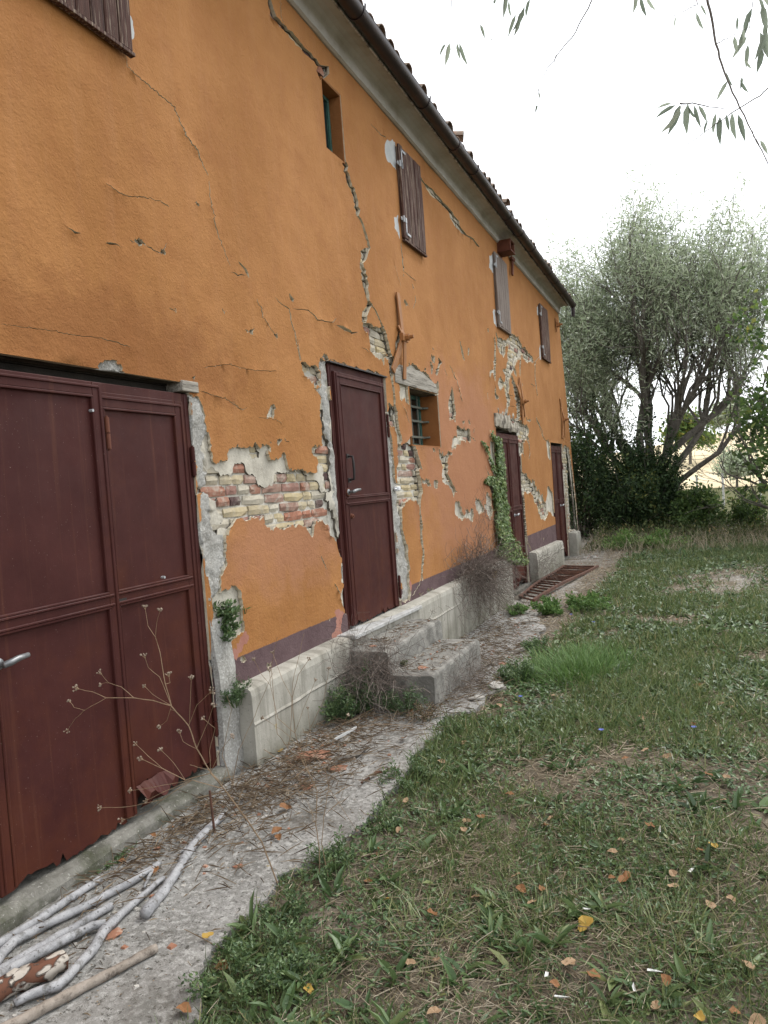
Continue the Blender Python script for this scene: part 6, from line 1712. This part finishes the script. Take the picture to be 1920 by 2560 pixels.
# rosettes of broad leaves, one object each
def rosette(x, y, s, k, seed):
    rg = np.random.default_rng(seed); n = int(rg.integers(8, 15))
    az = rg.uniform(0, 6.28, n); tl = rg.uniform(.75, 1.5, n); d = np.column_stack([np.sin(tl)*np.cos(az), np.sin(tl)*np.sin(az), np.cos(tl)])
    L = s*rg.uniform(.6, 1.2, n); M3 = frames(d, np.tile([0, 0, 1.0], (n, 1))+.3*rg.normal(size=(n, 3)))*np.stack([L*rg.uniform(.16, .26, n), L, L], 1)[:, None, :]
    V, F, v = scatter(*LONG6, M3, np.zeros((n, 3))+rg.normal(0, .006, (n, 3)), np.clip(rg.normal(.62, .2, n), 0, 1))
    return new_mesh('rosette_weed', V, F, [MT['weed']], None, True, v)
RM = [rosette(0, 0, .085, 0, i) for i in range(9)]
RP = lawn_points(2600, 1.7); RP = RP[nz2(RP, 1.15, 2.0) > -.1]; RP = RP[np.argsort(np.hypot(RP[:, 0]-CAM[0], RP[:, 1]))][:110]
for p in RP:
    s = random.uniform(.6, 1.25)*(1+.04*p[1])
    o = bpy.data.objects.new('rosette_weed', random.choice(RM)); o.location = (p[0], p[1], gfine(*p)+.004); o.scale = (s, s, s*random.uniform(.8, 1.5)); o.rotation_euler.z = random.uniform(0, 6.28)
    tag(link(o), 'low rosette of narrow green leaves pressed into the lawn', 'weed', 'leafy rosettes in the lawn')

# plants on the wall
def wall_clump(name, lab, z, x, y, ry, rz, n, size, mt='weed', rx=.07, **k):
    p = WP(z, x, y); return clump(name, lab, 'plant', -.02, p[1], p[2], rx, ry, rz, n, size, mt, None, seed=int(x), **k)
wall_clump('wall_plant', 'leafy green plant rooted in the hole of the plaster beside the garage door', 'F', 300, 690, .10, .15, 620, .036, rx=.10)
wall_clump('wall_plant', 'leafy green plant just below the other one in the plaster hole beside the garage door', 'F', 310, 840, .12, .13, 560, .038, rx=.12)
t = clump('wall_sprig', 'tiny green sprig growing out of the plaster edge right of the wall plants', 'plant', .0, WP('F', 450, 590)[1]+.02, WP('F', 450, 590)[2], .05, .07, .03, 26, .018, 'bright', None, 5)
p = WP('F', 400, 1150, .09); clump('ledge_weed', 'dusty weeds on the near end of the plinth ledge', 'weed', .06, p[1]+.03, .40, .08, .16, .16, 900, .018, 'weed', None, 12, lo=.1, hi=.7, seed=4)
# ivy beside the third door
ivp = [WY('K', [(95,110),(125,170),(185,190),(210,300),(235,440),(248,640),(255,850),(285,960),(280,1100),(300,1300),(330,1430),(380,1560),(360,1600),(300,1600),(180,1560),(130,1480),(165,1380),(145,1180),(150,1000),(125,850),(150,700),(165,560),(160,400),(150,300),(140,230),(100,180)]),
       WY('K', [(0,220),(40,250),(80,340),(110,420),(140,500),(160,560),(160,640),(130,560),(90,460),(60,360),(20,290)]), WY('K', [(20,680),(90,620),(140,630),(160,700),(165,800),(140,810),(110,720),(40,690)])]
t = empty('ivy', (0.02, 10.2, -.12)); tag(t, 'strip of green and cream ivy climbing the wall beside a double door', 'ivy')
B = np.array([0.02, 10.2, -.12]); c = CL()
for k_, (pg, dens) in enumerate(zip(ivp, (1.0, .07, .12))):
    pa = np.array(pg); n0 = int(13000*dens)
    Q = np.column_stack([rng.uniform(pa[:, 0].min(), pa[:, 0].max(), n0), rng.uniform(pa[:, 1].min(), pa[:, 1].max(), n0)])
    Q = Q[inside(pg, Q)]; n = len(Q)
    thick = .06 if k_ == 0 else .03
    P = np.column_stack([rng.uniform(.012, thick, n)+.32*np.clip(1.0-Q[:, 1], 0, 1)*rng.uniform(0, 1, n)*(k_ == 0), Q])-B
    d = np.column_stack([rng.normal(.25, .3, n), rng.normal(0, .5, n), rng.normal(-.8, .4, n)]); nn = np.column_stack([np.ones(n), rng.normal(0, .45, n), rng.normal(.25, .4, n)])
    s = rng.uniform(.024, .044, n); M3 = frames(d, nn)*np.stack([s, s, s], 1)[:, None, :]
    V, F, v = scatter(*IVY, M3, P, np.clip(rng.beta(2, 3, n)+.35*(rng.uniform(0, 1, n) < .12), 0, 1)); c.add(V, F, v)
c.build('foliage', [MT['ivy']], t)
mb = MB()
for i in range(9):
    y = rng.uniform(-.15, .15); P = [(0, y*.6+.08, -.1)]
    for k in range(14): P.append((.0+.012*rng.random(), P[-1][1]+rng.normal(0, .03)-.006, P[-1][2]+.17))
    mb.tube([(p[0]+.0, p[1], p[2]) for p in P], [.008-.0004*j for j in range(len(P))], 5)
mb.build('stem', [MT['dry_dark']], t)
g_ = WP('L', 775, 285, .18); o = dleaf(g_[0], g_[1], .11, 5); o.location = g_; o.rotation_euler = (1.2, .4, 1.0); o['label'] = 'yellow orange leaf caught in the dry bramble bush'
# dry bramble tangle over the plinth
def tangle(name, lab, c_, r_, n, L, seed, mt='bramble', w=.0016):
    rg = np.random.default_rng(seed); t = empty(name, (c_[0], c_[1], hgt(c_[0], c_[1]))); tag(t, lab, 'dry bush'); c = CL(); z0 = t.location.z
    for i in range(n):
        a_ = rg.normal(size=3)*np.array(r_)*.55; p = np.array([0, 0, c_[2]-z0])+a_; d = rg.normal(size=3); d[2] += .35; d /= np.linalg.norm(d); k = int(rg.integers(5, 10)); pts = [p]
        for j in range(k):
            d = d+rg.normal(size=3)*.32+np.array([.02, 0, -.10]); d /= np.linalg.norm(d); p = p+d*L/k*rg.uniform(.7, 1.3)
            p[0] = max(p[0], -c_[0]+.02); p[2] = max(p[2], .0); pts.append(p)
        pts = np.array(pts); dd = pts[1:]-pts[:-1]; ww = w*rg.uniform(.5, 1.5)
        M3 = frames(dd, rg.normal(size=dd.shape)); ln = np.linalg.norm(dd, axis=1)
        M3 = M3*np.stack([np.full(k, ww), ln*1.03, np.full(k, ww)], 1)[:, None, :]
        V, F, v = scatter(*TWIGT, M3, pts[:-1], np.full(k, float(np.clip(rg.normal(.5, .3), 0, 1)))); c.add(V, F, v)
    c.build('twigs', [MT[mt]], t); return t
tangle('bramble_bush', 'grey brown leafless bramble tangle hanging over the plinth left of the ivy', (.20, 8.35, .50), (.12, .62, .17), 800, .5, 2, w=.0026)
tangle('dead_creeper', 'sparse dead creeper stems hanging down the plinth face under the bramble', (.17, 8.8, .20), (.05, 1.1, .22), 260, .45, 5, w=.0022)
tangle('dead_creeper', 'thin dead creeper stems on the wall above the bramble', (.04, 9.2, 1.05), (.02, .55, .30), 110, .4, 6, w=.0015)
tangle('twig_heap', 'dark dry twigs heaped at the near end of the steps', (.35, 4.82, .24), (.2, .16, .14), 520, .34, 7, w=.0017)
tangle('dead_creeper', 'dead creeper stems in front of the second plinth beside the double door', (.22, 12.0, .12), (.10, .5, .2), 160, .45, 8, w=.0018)
tangle('dead_creeper', 'dry stems hanging from the ledge near the tall door sill', (.15, 4.95, .38), (.03, .25, .12), 130, .3, 9, w=.0011)
tangle('dead_creeper', 'dry weeds along the outer edge of the steps', (.86, 5.6, .06), (.08, .6, .10), 340, .26, 10, w=.0012)

# ------------------------------------------------------------------ rusty grate lying on the ground
c1, c2, c3, c4 = [Vector(GP('K', *q, -.09)) for q in ((585, 1985), (1300, 1595), (925, 1590), (280, 1945))]
for q in (c1, c2, c3, c4): q.z = 0
c3.x = max(c3.x, .17); c4.x = max(c4.x, .16)
B = (c1+c4)/2; B.z = hgt(B.x, B.y)+.045
t = empty('iron_grate', B); tag(t, 'rusty iron grate of parallel bars lying on the rubble before the far doors', 'grate')
zz = lambda u_: .02*math.sin(u_*5)
mb = MB(); n = 14
for i in range(n):
    mb.bar(c1.lerp(c2, i/n)-Vector((B.x, B.y, -zz(i/n))), c1.lerp(c2, (i+1)/n)-Vector((B.x, B.y, -zz((i+1)/n))), .045, .035, (0, 0, 1))
mb.build('rail', [MT['rust']], t); mb = MB()
for i in range(n):
    mb.bar(c4.lerp(c3, i/n)-Vector((B.x, B.y, -zz(i/n))), c4.lerp(c3, (i+1)/n)-Vector((B.x, B.y, -zz((i+1)/n))), .04, .03, (0, 0, 1))
mb.build('rail', [MT['rust']], t)
for i in range(19):
    u_ = (i+.05)/18.1; a_ = c4.lerp(c3, u_)-Vector((B.x, B.y, -zz(u_))); b_ = c1.lerp(c2, u_)-Vector((B.x, B.y, -zz(u_)))
    mb = MB(); m_ = (a_+b_)/2+Vector((random.uniform(-.02, .02), random.uniform(-.02, .02), random.uniform(-.015, .01)))
    mb.tube([a_, m_, b_+(b_-a_)*.02], .015, 6); mb.build('bar', [MT['rust']], t)

# ------------------------------------------------------------------ trees
def grow(rg, base, d0, r0, L, levels, spread, up, kids, twig_out, mb, droop=0.0, seg=6, ok=None):
    """tapered limbs; collects twig end points"""
    def limb(p, d, r_, L_, lv, ok=ok):
        pts = [Vector(p)]; rad = [r_]; d = Vector(d).normalized(); n = seg if lv > 0 else 4
        for i in range(n):
            d = (d+Vector(rg.normal(size=3))*(.16 if lv == levels else .22)+Vector((0, 0, up*.10-droop*(levels-lv)*.05))).normalized()
            pts.append(pts[-1]+d*L_/n); rad.append(max(.004, r_*(1-.62*(i+1)/n)))
        if ok and lv < levels and not all(ok(q) for q in pts[2:]): return
        mb.tube(pts, rad, 8 if lv == levels else (6 if lv > 1 else 4), wob=.06, cap=False)
        if lv == 0: twig_out.append([np.array(q) for q in pts])
        if lv == 0: return
        for k in range(kids[levels-lv]):
            u_ = rg.uniform(.35, 1.0); i = min(n-1, int(u_*n)); q = pts[i].lerp(pts[i+1], u_*n-i)
            ax = Vector(rg.normal(size=3)); dd = (pts[i+1]-pts[i]).normalized(); side = dd.cross(ax).normalized()
            nd = (dd*math.cos(spread)+side*math.sin(spread)*rg.uniform(.6, 1.2)+Vector((0, 0, up*.25))).normalized()
            limb(q, nd, rad[i]*.56, L_*rg.uniform(.55, .8), lv-1)
    limb(base, d0, r0, L, levels)
def foliage(twigs, per, jit, size, asp, rg, tmpl, lo=.1, hi=.9, droop=.3, light=None):
    P, D = [], []
    for tw in twigs:
        tw = np.array(tw); n = per; u_ = rg.uniform(0, len(tw)-1.001, n); i = u_.astype(int); f_ = (u_-i)[:, None]
        P.append(tw[i]*(1-f_)+tw[i+1]*f_+rg.normal(0, jit, (n, 3))); D.append(tw[i+1]-tw[i])
    P = np.concatenate(P); D = np.concatenate(D); n = len(P); D = D/np.linalg.norm(D, axis=1, keepdims=True)
    d = D*.5+rg.normal(size=(n, 3))*.75+np.array([0, 0, -droop]); nn = rg.normal(size=(n, 3))+np.array([0, 0, .8]); s = size*rg.uniform(.6, 1.25, n)
    M3 = frames(d, nn)*np.stack([s*asp, s, s], 1)[:, None, :]
    v = np.clip(rg.uniform(lo, hi, n)+rg.normal(0, .1, n)+np.array([.16*noise.noise(Vector(p*.9)) for p in P]), 0, 1)
    return scatter(*tmpl, M3, P, v)
rg = np.random.default_rng(5)
TB = Vector((1.35, 22.5, -.25))
t = empty('willow_tree', TB); tag(t, 'large silvery grey green willow with many spreading limbs beyond the house', 'tree')
mb = MB(); tw = []
mb.tube([(0, 0, -.2), (.05, 0, .3), (.02, .05, .9), (.0, .0, 1.5)], [.62, .46, .40, .44], 12, wob=.08)
wok = lambda q: math.hypot(q.x-.55, q.y) < 3.7 and q.z < 9.2-.12*(q.x-.55)**2+.7*math.sin(q.x*2.3+.8)+.4*math.sin(q.y*3)
for (dx, dy, dz, r_, L, z0) in ((-.85, -.1, 1.0, .17, 3.8, 1.2), (-.62, .3, 1.25, .16, 4.3, 1.4), (-.38, -.3, 1.5, .19, 4.3, 1.5), (-.12, .2, 1.7, .16, 4.9, 1.5), (.10, -.2, 1.6, .18, 4.6, 1.5), (.32, .15, 1.6, .17, 4.9, 1.5), (.50, -.15, 1.3, .16, 4.7, 1.4), (.80, .2, 1.25, .15, 4.9, 1.2), (1.0, -.1, 1.0, .12, 4.6, 1.0), (-1.0, .3, .8, .13, 3.7, 1.0), (-.3, .5, 1.4, .14, 4.3, 1.3), (.3, .6, 1.3, .14, 4.2, 1.3), (-.95, -.3, .6, .11, 3.2, 1.0)):
    grow(rg, (dx*.25, dy*.25, z0), (dx, dy, dz), r_*.72, L*.84, 3, .50, .95, [7, 7, 5], tw, mb, ok=wok)
tw = [q for q in tw if q[-1][2] > 2.0+1.4*rg.random()+.7*max(0, q[-1][0]-.6)]
mb.build('trunk', [MT['trunk']], t)
P, F, v = foliage(tw, max(10, int(88000/len(tw))), .13, .15, .2, rg, LEAF2, .05, .95, .25)
c = CL(); c.add(P, F, v); c.build('crown', [MT['willow']], t)
print('willow twigs', len(tw), 'top', max(q[-1][2] for q in tw), 'x', min(q[-1][0] for q in tw), max(q[-1][0] for q in tw))

def shrub(name, lab, cat, x, y, z, rx, ry, rz, n, size, mt, group=None, asp=.5, seed=0, lo=.05, hi=.85, stems=26, tmpl=LEAF4):
    rg = np.random.default_rng(seed); t = empty(name, (x, y, z)); tag(t, lab, cat, group)
    mb = MB(); tips = []
    for i in range(stems):
        a_ = rg.uniform(0, 6.28); q = math.sqrt(rg.uniform(.0, 1)); h = rg.uniform(.55, 1.08)*math.sqrt(max(.06, 1-.8*q*q))
        e = np.array([q*math.cos(a_)*rx, q*math.sin(a_)*ry, h*rz]); m_ = e*np.array([.45, .45, .6])+rg.normal(0, .05, 3)
        mb.tube([(e[0]*.12, e[1]*.12, -.1), tuple(m_), tuple(e)], [.022, .014, .005], 5, cap=False); tips.append((m_, e))
    mb.build('trunk', [MT['trunk']], t)
    cen = []
    for m_, e in tips:
        for k in range(5):
            u_ = rg.uniform(0, 1.05); cen.append(m_*(1-u_)+e*u_+rg.normal(0, 1, 3)*np.array([rx, ry, rz])*.13)
    cen = np.array(cen); k = rg.integers(0, len(cen), n)
    P = cen[k]+rg.normal(0, 1, (n, 3))*np.array([rx, ry, rz])*.085; P[:, 2] = np.maximum(P[:, 2], .02)
    out_ = P/np.array([rx, ry, rz]); d = rg.normal(size=(n, 3))*.8+out_*.4+np.array([0, 0, -.25]); nn = rg.normal(size=(n, 3))*.6+np.array([0, 0, .9])+out_*.4
    s = size*rg.uniform(.55, 1.25, n); M3 = frames(d, nn)*np.stack([s*asp, s, s*.8], 1)[:, None, :]
    V, F, v = scatter(*tmpl, M3, P, np.clip(rg.uniform(lo, hi, n)+.12*rg.normal(size=len(cen))[k], 0, 1))
    c = CL(); c.add(V, F, v); c.build('crown', [MT[mt]], t); return t
G = 'dark bushes under the willow'
shrub('bush', 'dark evergreen bush right behind the far corner of the house', 'bush', -.35, 20.6, -.2, 1.2, 1.3, 3.1, 9000, .13, 'shrub', G, .38, 11)
shrub('bush', 'dense dark bush left of the willow trunk', 'bush', .75, 20.4, -.2, 1.25, 1.2, 2.0, 9000, .13, 'shrub', G, .38, 12)
shrub('bush', 'dark ivy covered bush around the foot of the willow trunk', 'bush', 1.35, 21.2, -.2, .95, 1.0, 2.75, 9500, .11, 'shrub', G, .5, 13)
shrub('bush', 'leafy bush right of the willow trunk below the stubble field', 'bush', 2.45, 20.2, -.2, .7, .9, 1.15, 4600, .12, 'broad', G, .5, 14, .0, .7)
shrub('bush', 'loose reddish green bush at the right in front of the stubble field', 'bush', 3.55, 19.8, -.2, .5, .7, 1.0, 2600, .10, 'broad', G, .45, 15, .0, .8)
shrub('bush', 'brownish dry bush at the right end of the hedge', 'bush', 4.7, 18.6, -.2, .8, .7, .8, 2600, .10, 'fargrass', G, .4, 16, .2, 1)
shrub('bush', 'dark bush behind the willow trunk, left', 'bush', -1.6, 24.5, -.2, 2.0, 1.2, 3.4, 7000, .16, 'shrub', G, .45, 17)
shrub('bush', 'dark bush behind the willow trunk, right', 'bush', 0.6, 24.8, -.2, 1.5, 1.0, 1.8, 4200, .16, 'shrub', G, .45, 18)
# trailing undergrowth in front of the bushes
ug = CL()
P = np.column_stack([rng.uniform(-.6, 6.5, 16000), rng.uniform(16.5, 21.0, 16000)]); P = P[(P[:, 0] > .15)]
P = P[rng.uniform(0, 1, len(P)) < np.clip((P[:, 1]-16.3-.6*nz2(P, .8, 3))/2.0, .03, 1)]; N = len(P)
d = lean(N, np.clip(rng.normal(.9, .4, N), .1, 1.5)); s = rng.uniform(.05, .12, N)
V, F, v = scatter(*LEAF4, frames(d, np.tile([0, 0, 1.0], (N, 1))+.5*rdir(N))*np.stack([s*.4, s, s], 1)[:, None, :], np.column_stack([P, ground_z(P)+rng.uniform(.0, 1, N)**2*.42*np.clip((P[:, 1]-16)/3, .1, 1)]), np.clip(rng.normal(.45, .25, N), 0, 1)); ug.add(V, F, v, 0)
P = np.column_stack([rng.uniform(.1, 6.5, 5000), rng.uniform(15.8, 20.5, 5000)]); N = len(P); d = lean(N, np.clip(rng.normal(.6, .3, N), .05, 1.3)); L = rng.uniform(.15, .45, N)
V, F, v = scatter(*BLADE, frames(d, rdir(N))*np.stack([rng.uniform(.004, .009, N), L, L], 1)[:, None, :], np.column_stack([P, ground_z(P)]), np.clip(rng.normal(.6, .25, N), 0, 1)); ug.add(V, F, v, 1)
tag(ug.build('undergrowth', [MT['fargrass'], MT['straw']]), kind='stuff')
# pale boulder in the weeds
o = place(CK[2], 'boulder', *GP('S', 1310, 2050, -.1)[:2], 5.5, 'pale flat boulder lying in the weeds at the far right', 'boulder')

# broad leaved tree at the right edge
rg = np.random.default_rng(21)
t = empty('hazel_tree', (4.95, 16.6, -.2)); tag(t, 'dark broad leaved tree reaching in at the right edge', 'tree'); mb = MB(); tw = []
for (dx, dy, dz, r_, L, z0) in ((-.35, -.2, 1.2, .09, 2.6, .2), (-.1, .2, 1.4, .10, 2.8, .2), (.3, -.2, 1.3, .09, 2.7, .2), (.5, .4, 1.2, .08, 2.6, .2), (-.6, .1, .8, .07, 2.0, .5), (-.5, -.4, .55, .05, 1.6, .3)):
    grow(rg, (dx*.3, dy*.3, z0-.2), (dx, dy, dz), r_, L, 3, .6, .6, [5, 4, 4], tw, mb, .2)
hk = tw; tw = [q for q in tw if min(p[0] for p in q) > -1.5+.25*math.sin(q[0][2]*2.2) and not (1.3 < q[-1][2] < 2.3 and min(p[0] for p in q) < -1.1)]
mb.build('trunk', [MT['trunk']], t)
P, F, v = foliage(tw, 26, .16, .15, .62, rg, LEAF4, .0, .85, .5)
c = CL(); c.add(P, F, v); c.build('crown', [MT['broad']], t)
print('hazel x', min(q[-1][0] for q in tw), max(q[-1][2] for q in tw))

# far trees on the ridge and a pole
def far_tree(name, lab, px, Y, H, w_, n, size, mt, seed, group=None, zoff=0):
    x = x_at(px, Y); z = hz(x, Y)+zoff; rg = np.random.default_rng(seed); t = empty(name, (x, Y, z)); tag(t, lab, 'tree', group)
    mb = MB(); mb.tube([(0, 0, -.3), (.05, 0, H*.3), (0, .1, H*.7)], [H*.035, H*.028, H*.012], 7); cs = []
    for i in range(14):
        a_ = rg.uniform(0, 6.28); q = math.sqrt(rg.uniform(0, 1))*w_; h = H*rg.uniform(.38, .92); cs.append((q*math.cos(a_)*(1.25-h/H), q*math.sin(a_)*(1.25-h/H), h))
        mb.tube([(0, 0, H*.25), (cs[-1][0]*.6, cs[-1][1]*.6, h*.8), cs[-1]], [H*.014, H*.008, H*.003], 4, cap=False)
    mb.build('trunk', [MT['trunk']], t); cs = np.array(cs); k = rg.integers(0, len(cs), n)
    P = cs[k]+rg.normal(0, 1, (n, 3))*np.array([w_*.25, w_*.25, H*.09]); s = size*rg.uniform(.6, 1.2, n)
    V, F, v = scatter(*LEAF2, frames(rdir(n), rdir(n))*np.stack([s*.55, s, s], 1)[:, None, :], P, np.clip(rg.uniform(.2, 1, n), 0, 1)); c = CL(); c.add(V, F, v); c.build('crown', [MT[mt]], t)
far_tree('ridge_tree', 'small round tree on the ridge of the stubble field, left of the pole', 1850, 103, 3.6, 1.5, 1500, .42, 'willow', 1, 'trees on the ridge of the stubble field')
far_tree('ridge_tree', 'tallest of the small trees on the ridge of the stubble field', 1818, 104, 3.9, 1.6, 1500, .42, 'willow', 2, 'trees on the ridge of the stubble field')
far_tree('ridge_tree', 'leftmost small bushy tree on the ridge of the stubble field', 1788, 104, 2.6, 1.5, 1200, .42, 'willow', 3, 'trees on the ridge of the stubble field')
far_tree('round_tree', 'dark round tree at the foot of the field behind the willow branches', 1722, 70, 4.2, 2.2, 3000, .38, 'broad', 4)
far_tree('olive_tree', 'pale green tree low on the stubble slope at the right', 1835, 52, 2.5, 1.5, 2600, .24, 'willow', 5)
x = x_at(1884, 104); mb = MB(); mb.tube([(0, 0, -.2), (0, 0, 2.1)], [.12, .09], 8); mb.tube([(0, 0, 2.1), (0, 0, 2.25)], [.14, .10], 8)
o = mb.build('pole', [MT['pole']]); o.location = (x, 104, hz(x, 104)); tag(o, 'pale post standing on the ridge of the field', 'pole')
# thin fence posts before the field
for i, px_ in enumerate((1735, 1800, 1893)):
    Y = 30+i; x = x_at(px_, Y); mb = MB(); mb.tube([(0, 0, -.2), (.01, 0, 1.2)], [.045, .04], 7); mb.tube([(.01, 0, 1.2), (.01, 0, 1.22)], [.04, .02], 7)
    o = mb.build('fence_post', [MT['pole']]); o.location = (x, Y, -.05); tag(o, ('pale fence post left of the trunk of the hazel, leftmost of three', 'pale fence post between the two bushes at the right, middle of three', 'pale fence post in front of the stubble field, rightmost of three')[i], 'post', 'fence posts before the field')

# ------------------------------------------------------------------ overhanging willow: stands outside the view on the right, its twigs hang in
t = empty('overhanging_willow', (6.2, 4.6, 0)); tag(t, 'willow twigs with narrow grey green leaves hanging into the upper right corner', 'tree'); B = Vector((6.2, 4.6, 0))
mb = MB(); mb.tube([(0, 0, -.2), (-.1, -.1, 1.5), (-.3, -.2, 3.0), (-.9, -.5, 4.2), (-1.7, -1.0, 4.9), (-2.4, -1.5, 5.0)], [.28, .22, .18, .12, .07, .04], 10, wob=.05)
mb.build('trunk', [MT['trunk']], t)
LFM = [new_mesh('leaf', [(0,0,0), (.5,.3,.05), (.45,.65,.02), (0,1,-.14), (-.45,.65,.02), (-.5,.3,.05), (0,.3,-.04), (0,.65,-.06)], LONG6[1], [MT['hang']], None, True, [q]*8) for q in (.0, .35, .8)]
LIMB = Vector((3.8, 3.1, 5.0))-B
def twig(pts, dep, r0, leaves, seed, join=True):
    """pts: traced polyline hanging at a distance; leaves: (x, y, angle deg, length px)"""
    rnd = random.Random(seed)
    P = [Vector(DP('P', p[0], p[1], dep+(p[2] if len(p) > 2 else 0)))-B for p in pts]
    if join: P = [LIMB+Vector((rnd.uniform(-.3, .3), rnd.uniform(-.3, .3), 0)), P[0].lerp(LIMB, .45)+Vector((0, 0, .3))]+P
    Q = []
    for i in range(len(P)-1):
        for k in range(4): Q.append(P[i].lerp(P[i+1], k/4)+Vector((rnd.uniform(-1, 1), rnd.uniform(-1, 1), rnd.uniform(-1, 1)))*.002)
    Q.append(P[-1]); mb = MB(); mb.tube(Q, [r0*(1-.75*i/len(Q)) for i in range(len(Q))], 5); tw_ = mb.build('twig', [MT['trunk']], t)
    for (x, y, ang, ln) in leaves:
        d = dep+rnd.uniform(-.03, .03); p = Vector(DP('P', x, y, d))-B
        q = Vector(DP('P', x+ln*math.cos(R(ang)), y+ln*math.sin(R(ang)), d+rnd.uniform(-.02, .02)))-B
        dv_ = q-p; L = dv_.length; toc = (Vector(CAM)-B-p).normalized()
        nrm = (toc+Vector((rnd.uniform(-.6, .6), rnd.uniform(-.6, .6), rnd.uniform(-.6, .6)))).normalized()
        s_ = dv_.normalized().cross(nrm).normalized(); n2 = s_.cross(dv_.normalized())
        o = bpy.data.objects.new('leaf', rnd.choice(LFM)); W_ = L*rnd.uniform(.15, .22)
        mm = Matrix.Identity(4)
        for i in range(3): mm[i][0], mm[i][1], mm[i][2], mm[i][3] = s_[i]*W_, dv_[i], n2[i]*L, p[i]
        o.matrix_local = mm; link(o, tw_); o.matrix_local = mm
twig([(1760,-60), (1775,30), (1790,110), (1810,180), (1840,250), (1880,330), (1925,420)], 2.3, .0055, [(1815,180,70,40), (1820,200,120,60), (1855,190,95,35), (1850,200,60,40), (1845,40,95,40), (1860,150,50,30)], 1)
twig([(1940,200), (1900,240), (1840,275), (1790,310), (1735,350), (1685,388)], 2.35, .003, [(1700,262,110,75), (1705,260,120,88), (1735,262,75,60), (1720,265,60,40), (1690,262,150,60), (1790,282,100,55), (1800,290,92,70), (1815,285,80,45), (1830,280,85,70), (1845,285,75,70), (1770,300,110,35)], 2)
twig([(1700,258), (1730,258), (1790,270), (1840,275)], 2.35, .0025, [(1720,258,95,75), (1745,262,60,50), (1680,258,165,40)], 3, False)
twig([(1500,-40), (1470,20), (1440,80), (1400,130), (1370,170), (1345,220)], 2.6, .0035, [], 4)
twig([(1345,220), (1348,250), (1340,280)], 2.6, .0016, [(1347,230,80,16), (1342,262,100,18)], 41, False)
twig([(1390,130), (1385,170), (1395,190)], 2.6, .0014, [], 5, False)
twig([(1325,-60), (1310,-10), (1300,20)], 2.4, .003, [(1325,-5,105,50), (1312,15,112,68), (1300,30,100,60), (1290,35,110,60), (1272,0,85,45), (1240,-20,95,30)], 6)
twig([(1265,-60), (1270,-10), (1268,0)], 2.4, .002, [(1265,-15,95,55), (1235,0,90,10), (1200,60,70,38), (1225,98,10,8)], 7)
twig([(1128,-50), (1130,20), (1128,80), (1123,105)], 2.4, .002, [(1115,108,120,35), (1124,106,100,58), (1142,105,80,48), (1148,107,72,60)], 8)
twig([(1600,-60), (1610,-20), (1605,0)], 2.5, .002, [(1600,-10,75,55), (1615,-10,60,45), (1590,-15,95,45)], 9)
twig([(1890,-60), (1885,-10), (1878,30), (1872,90)], 2.4, .003, [(1880,20,110,70), (1872,60,115,70), (1868,90,125,65), (1895,-10,70,60), (1905,10,80,70), (1900,80,70,75), (1905,-20,60,50), (1870,110,95,60)], 10)
twig([(1940,20), (1915,80), (1905,130)], 2.4, .002, [(1915,80,110,70), (1905,120,100,60), (1910,60,80,60)], 11)
twig([(1730,-60), (1745,10), (1725,20), (1690,40), (1660,30)], 2.45, .0025, [(1740,30,70,50), (1690,40,100,30), (1750,10,60,35)], 12)
twig([(1790,110), (1830,90), (1890,60)], 2.3, .0016, [(1860,70,90,40), (1835,90,80,45)], 13, False)
twig([(1920,395), (1900,410), (1850,440)], 2.4, .0014, [], 14)
twig([(1880,330), (1900,370), (1915,385)], 2.3, .0012, [(1900,350,60,40)], 15, False)
print('done', len(bpy.data.objects))
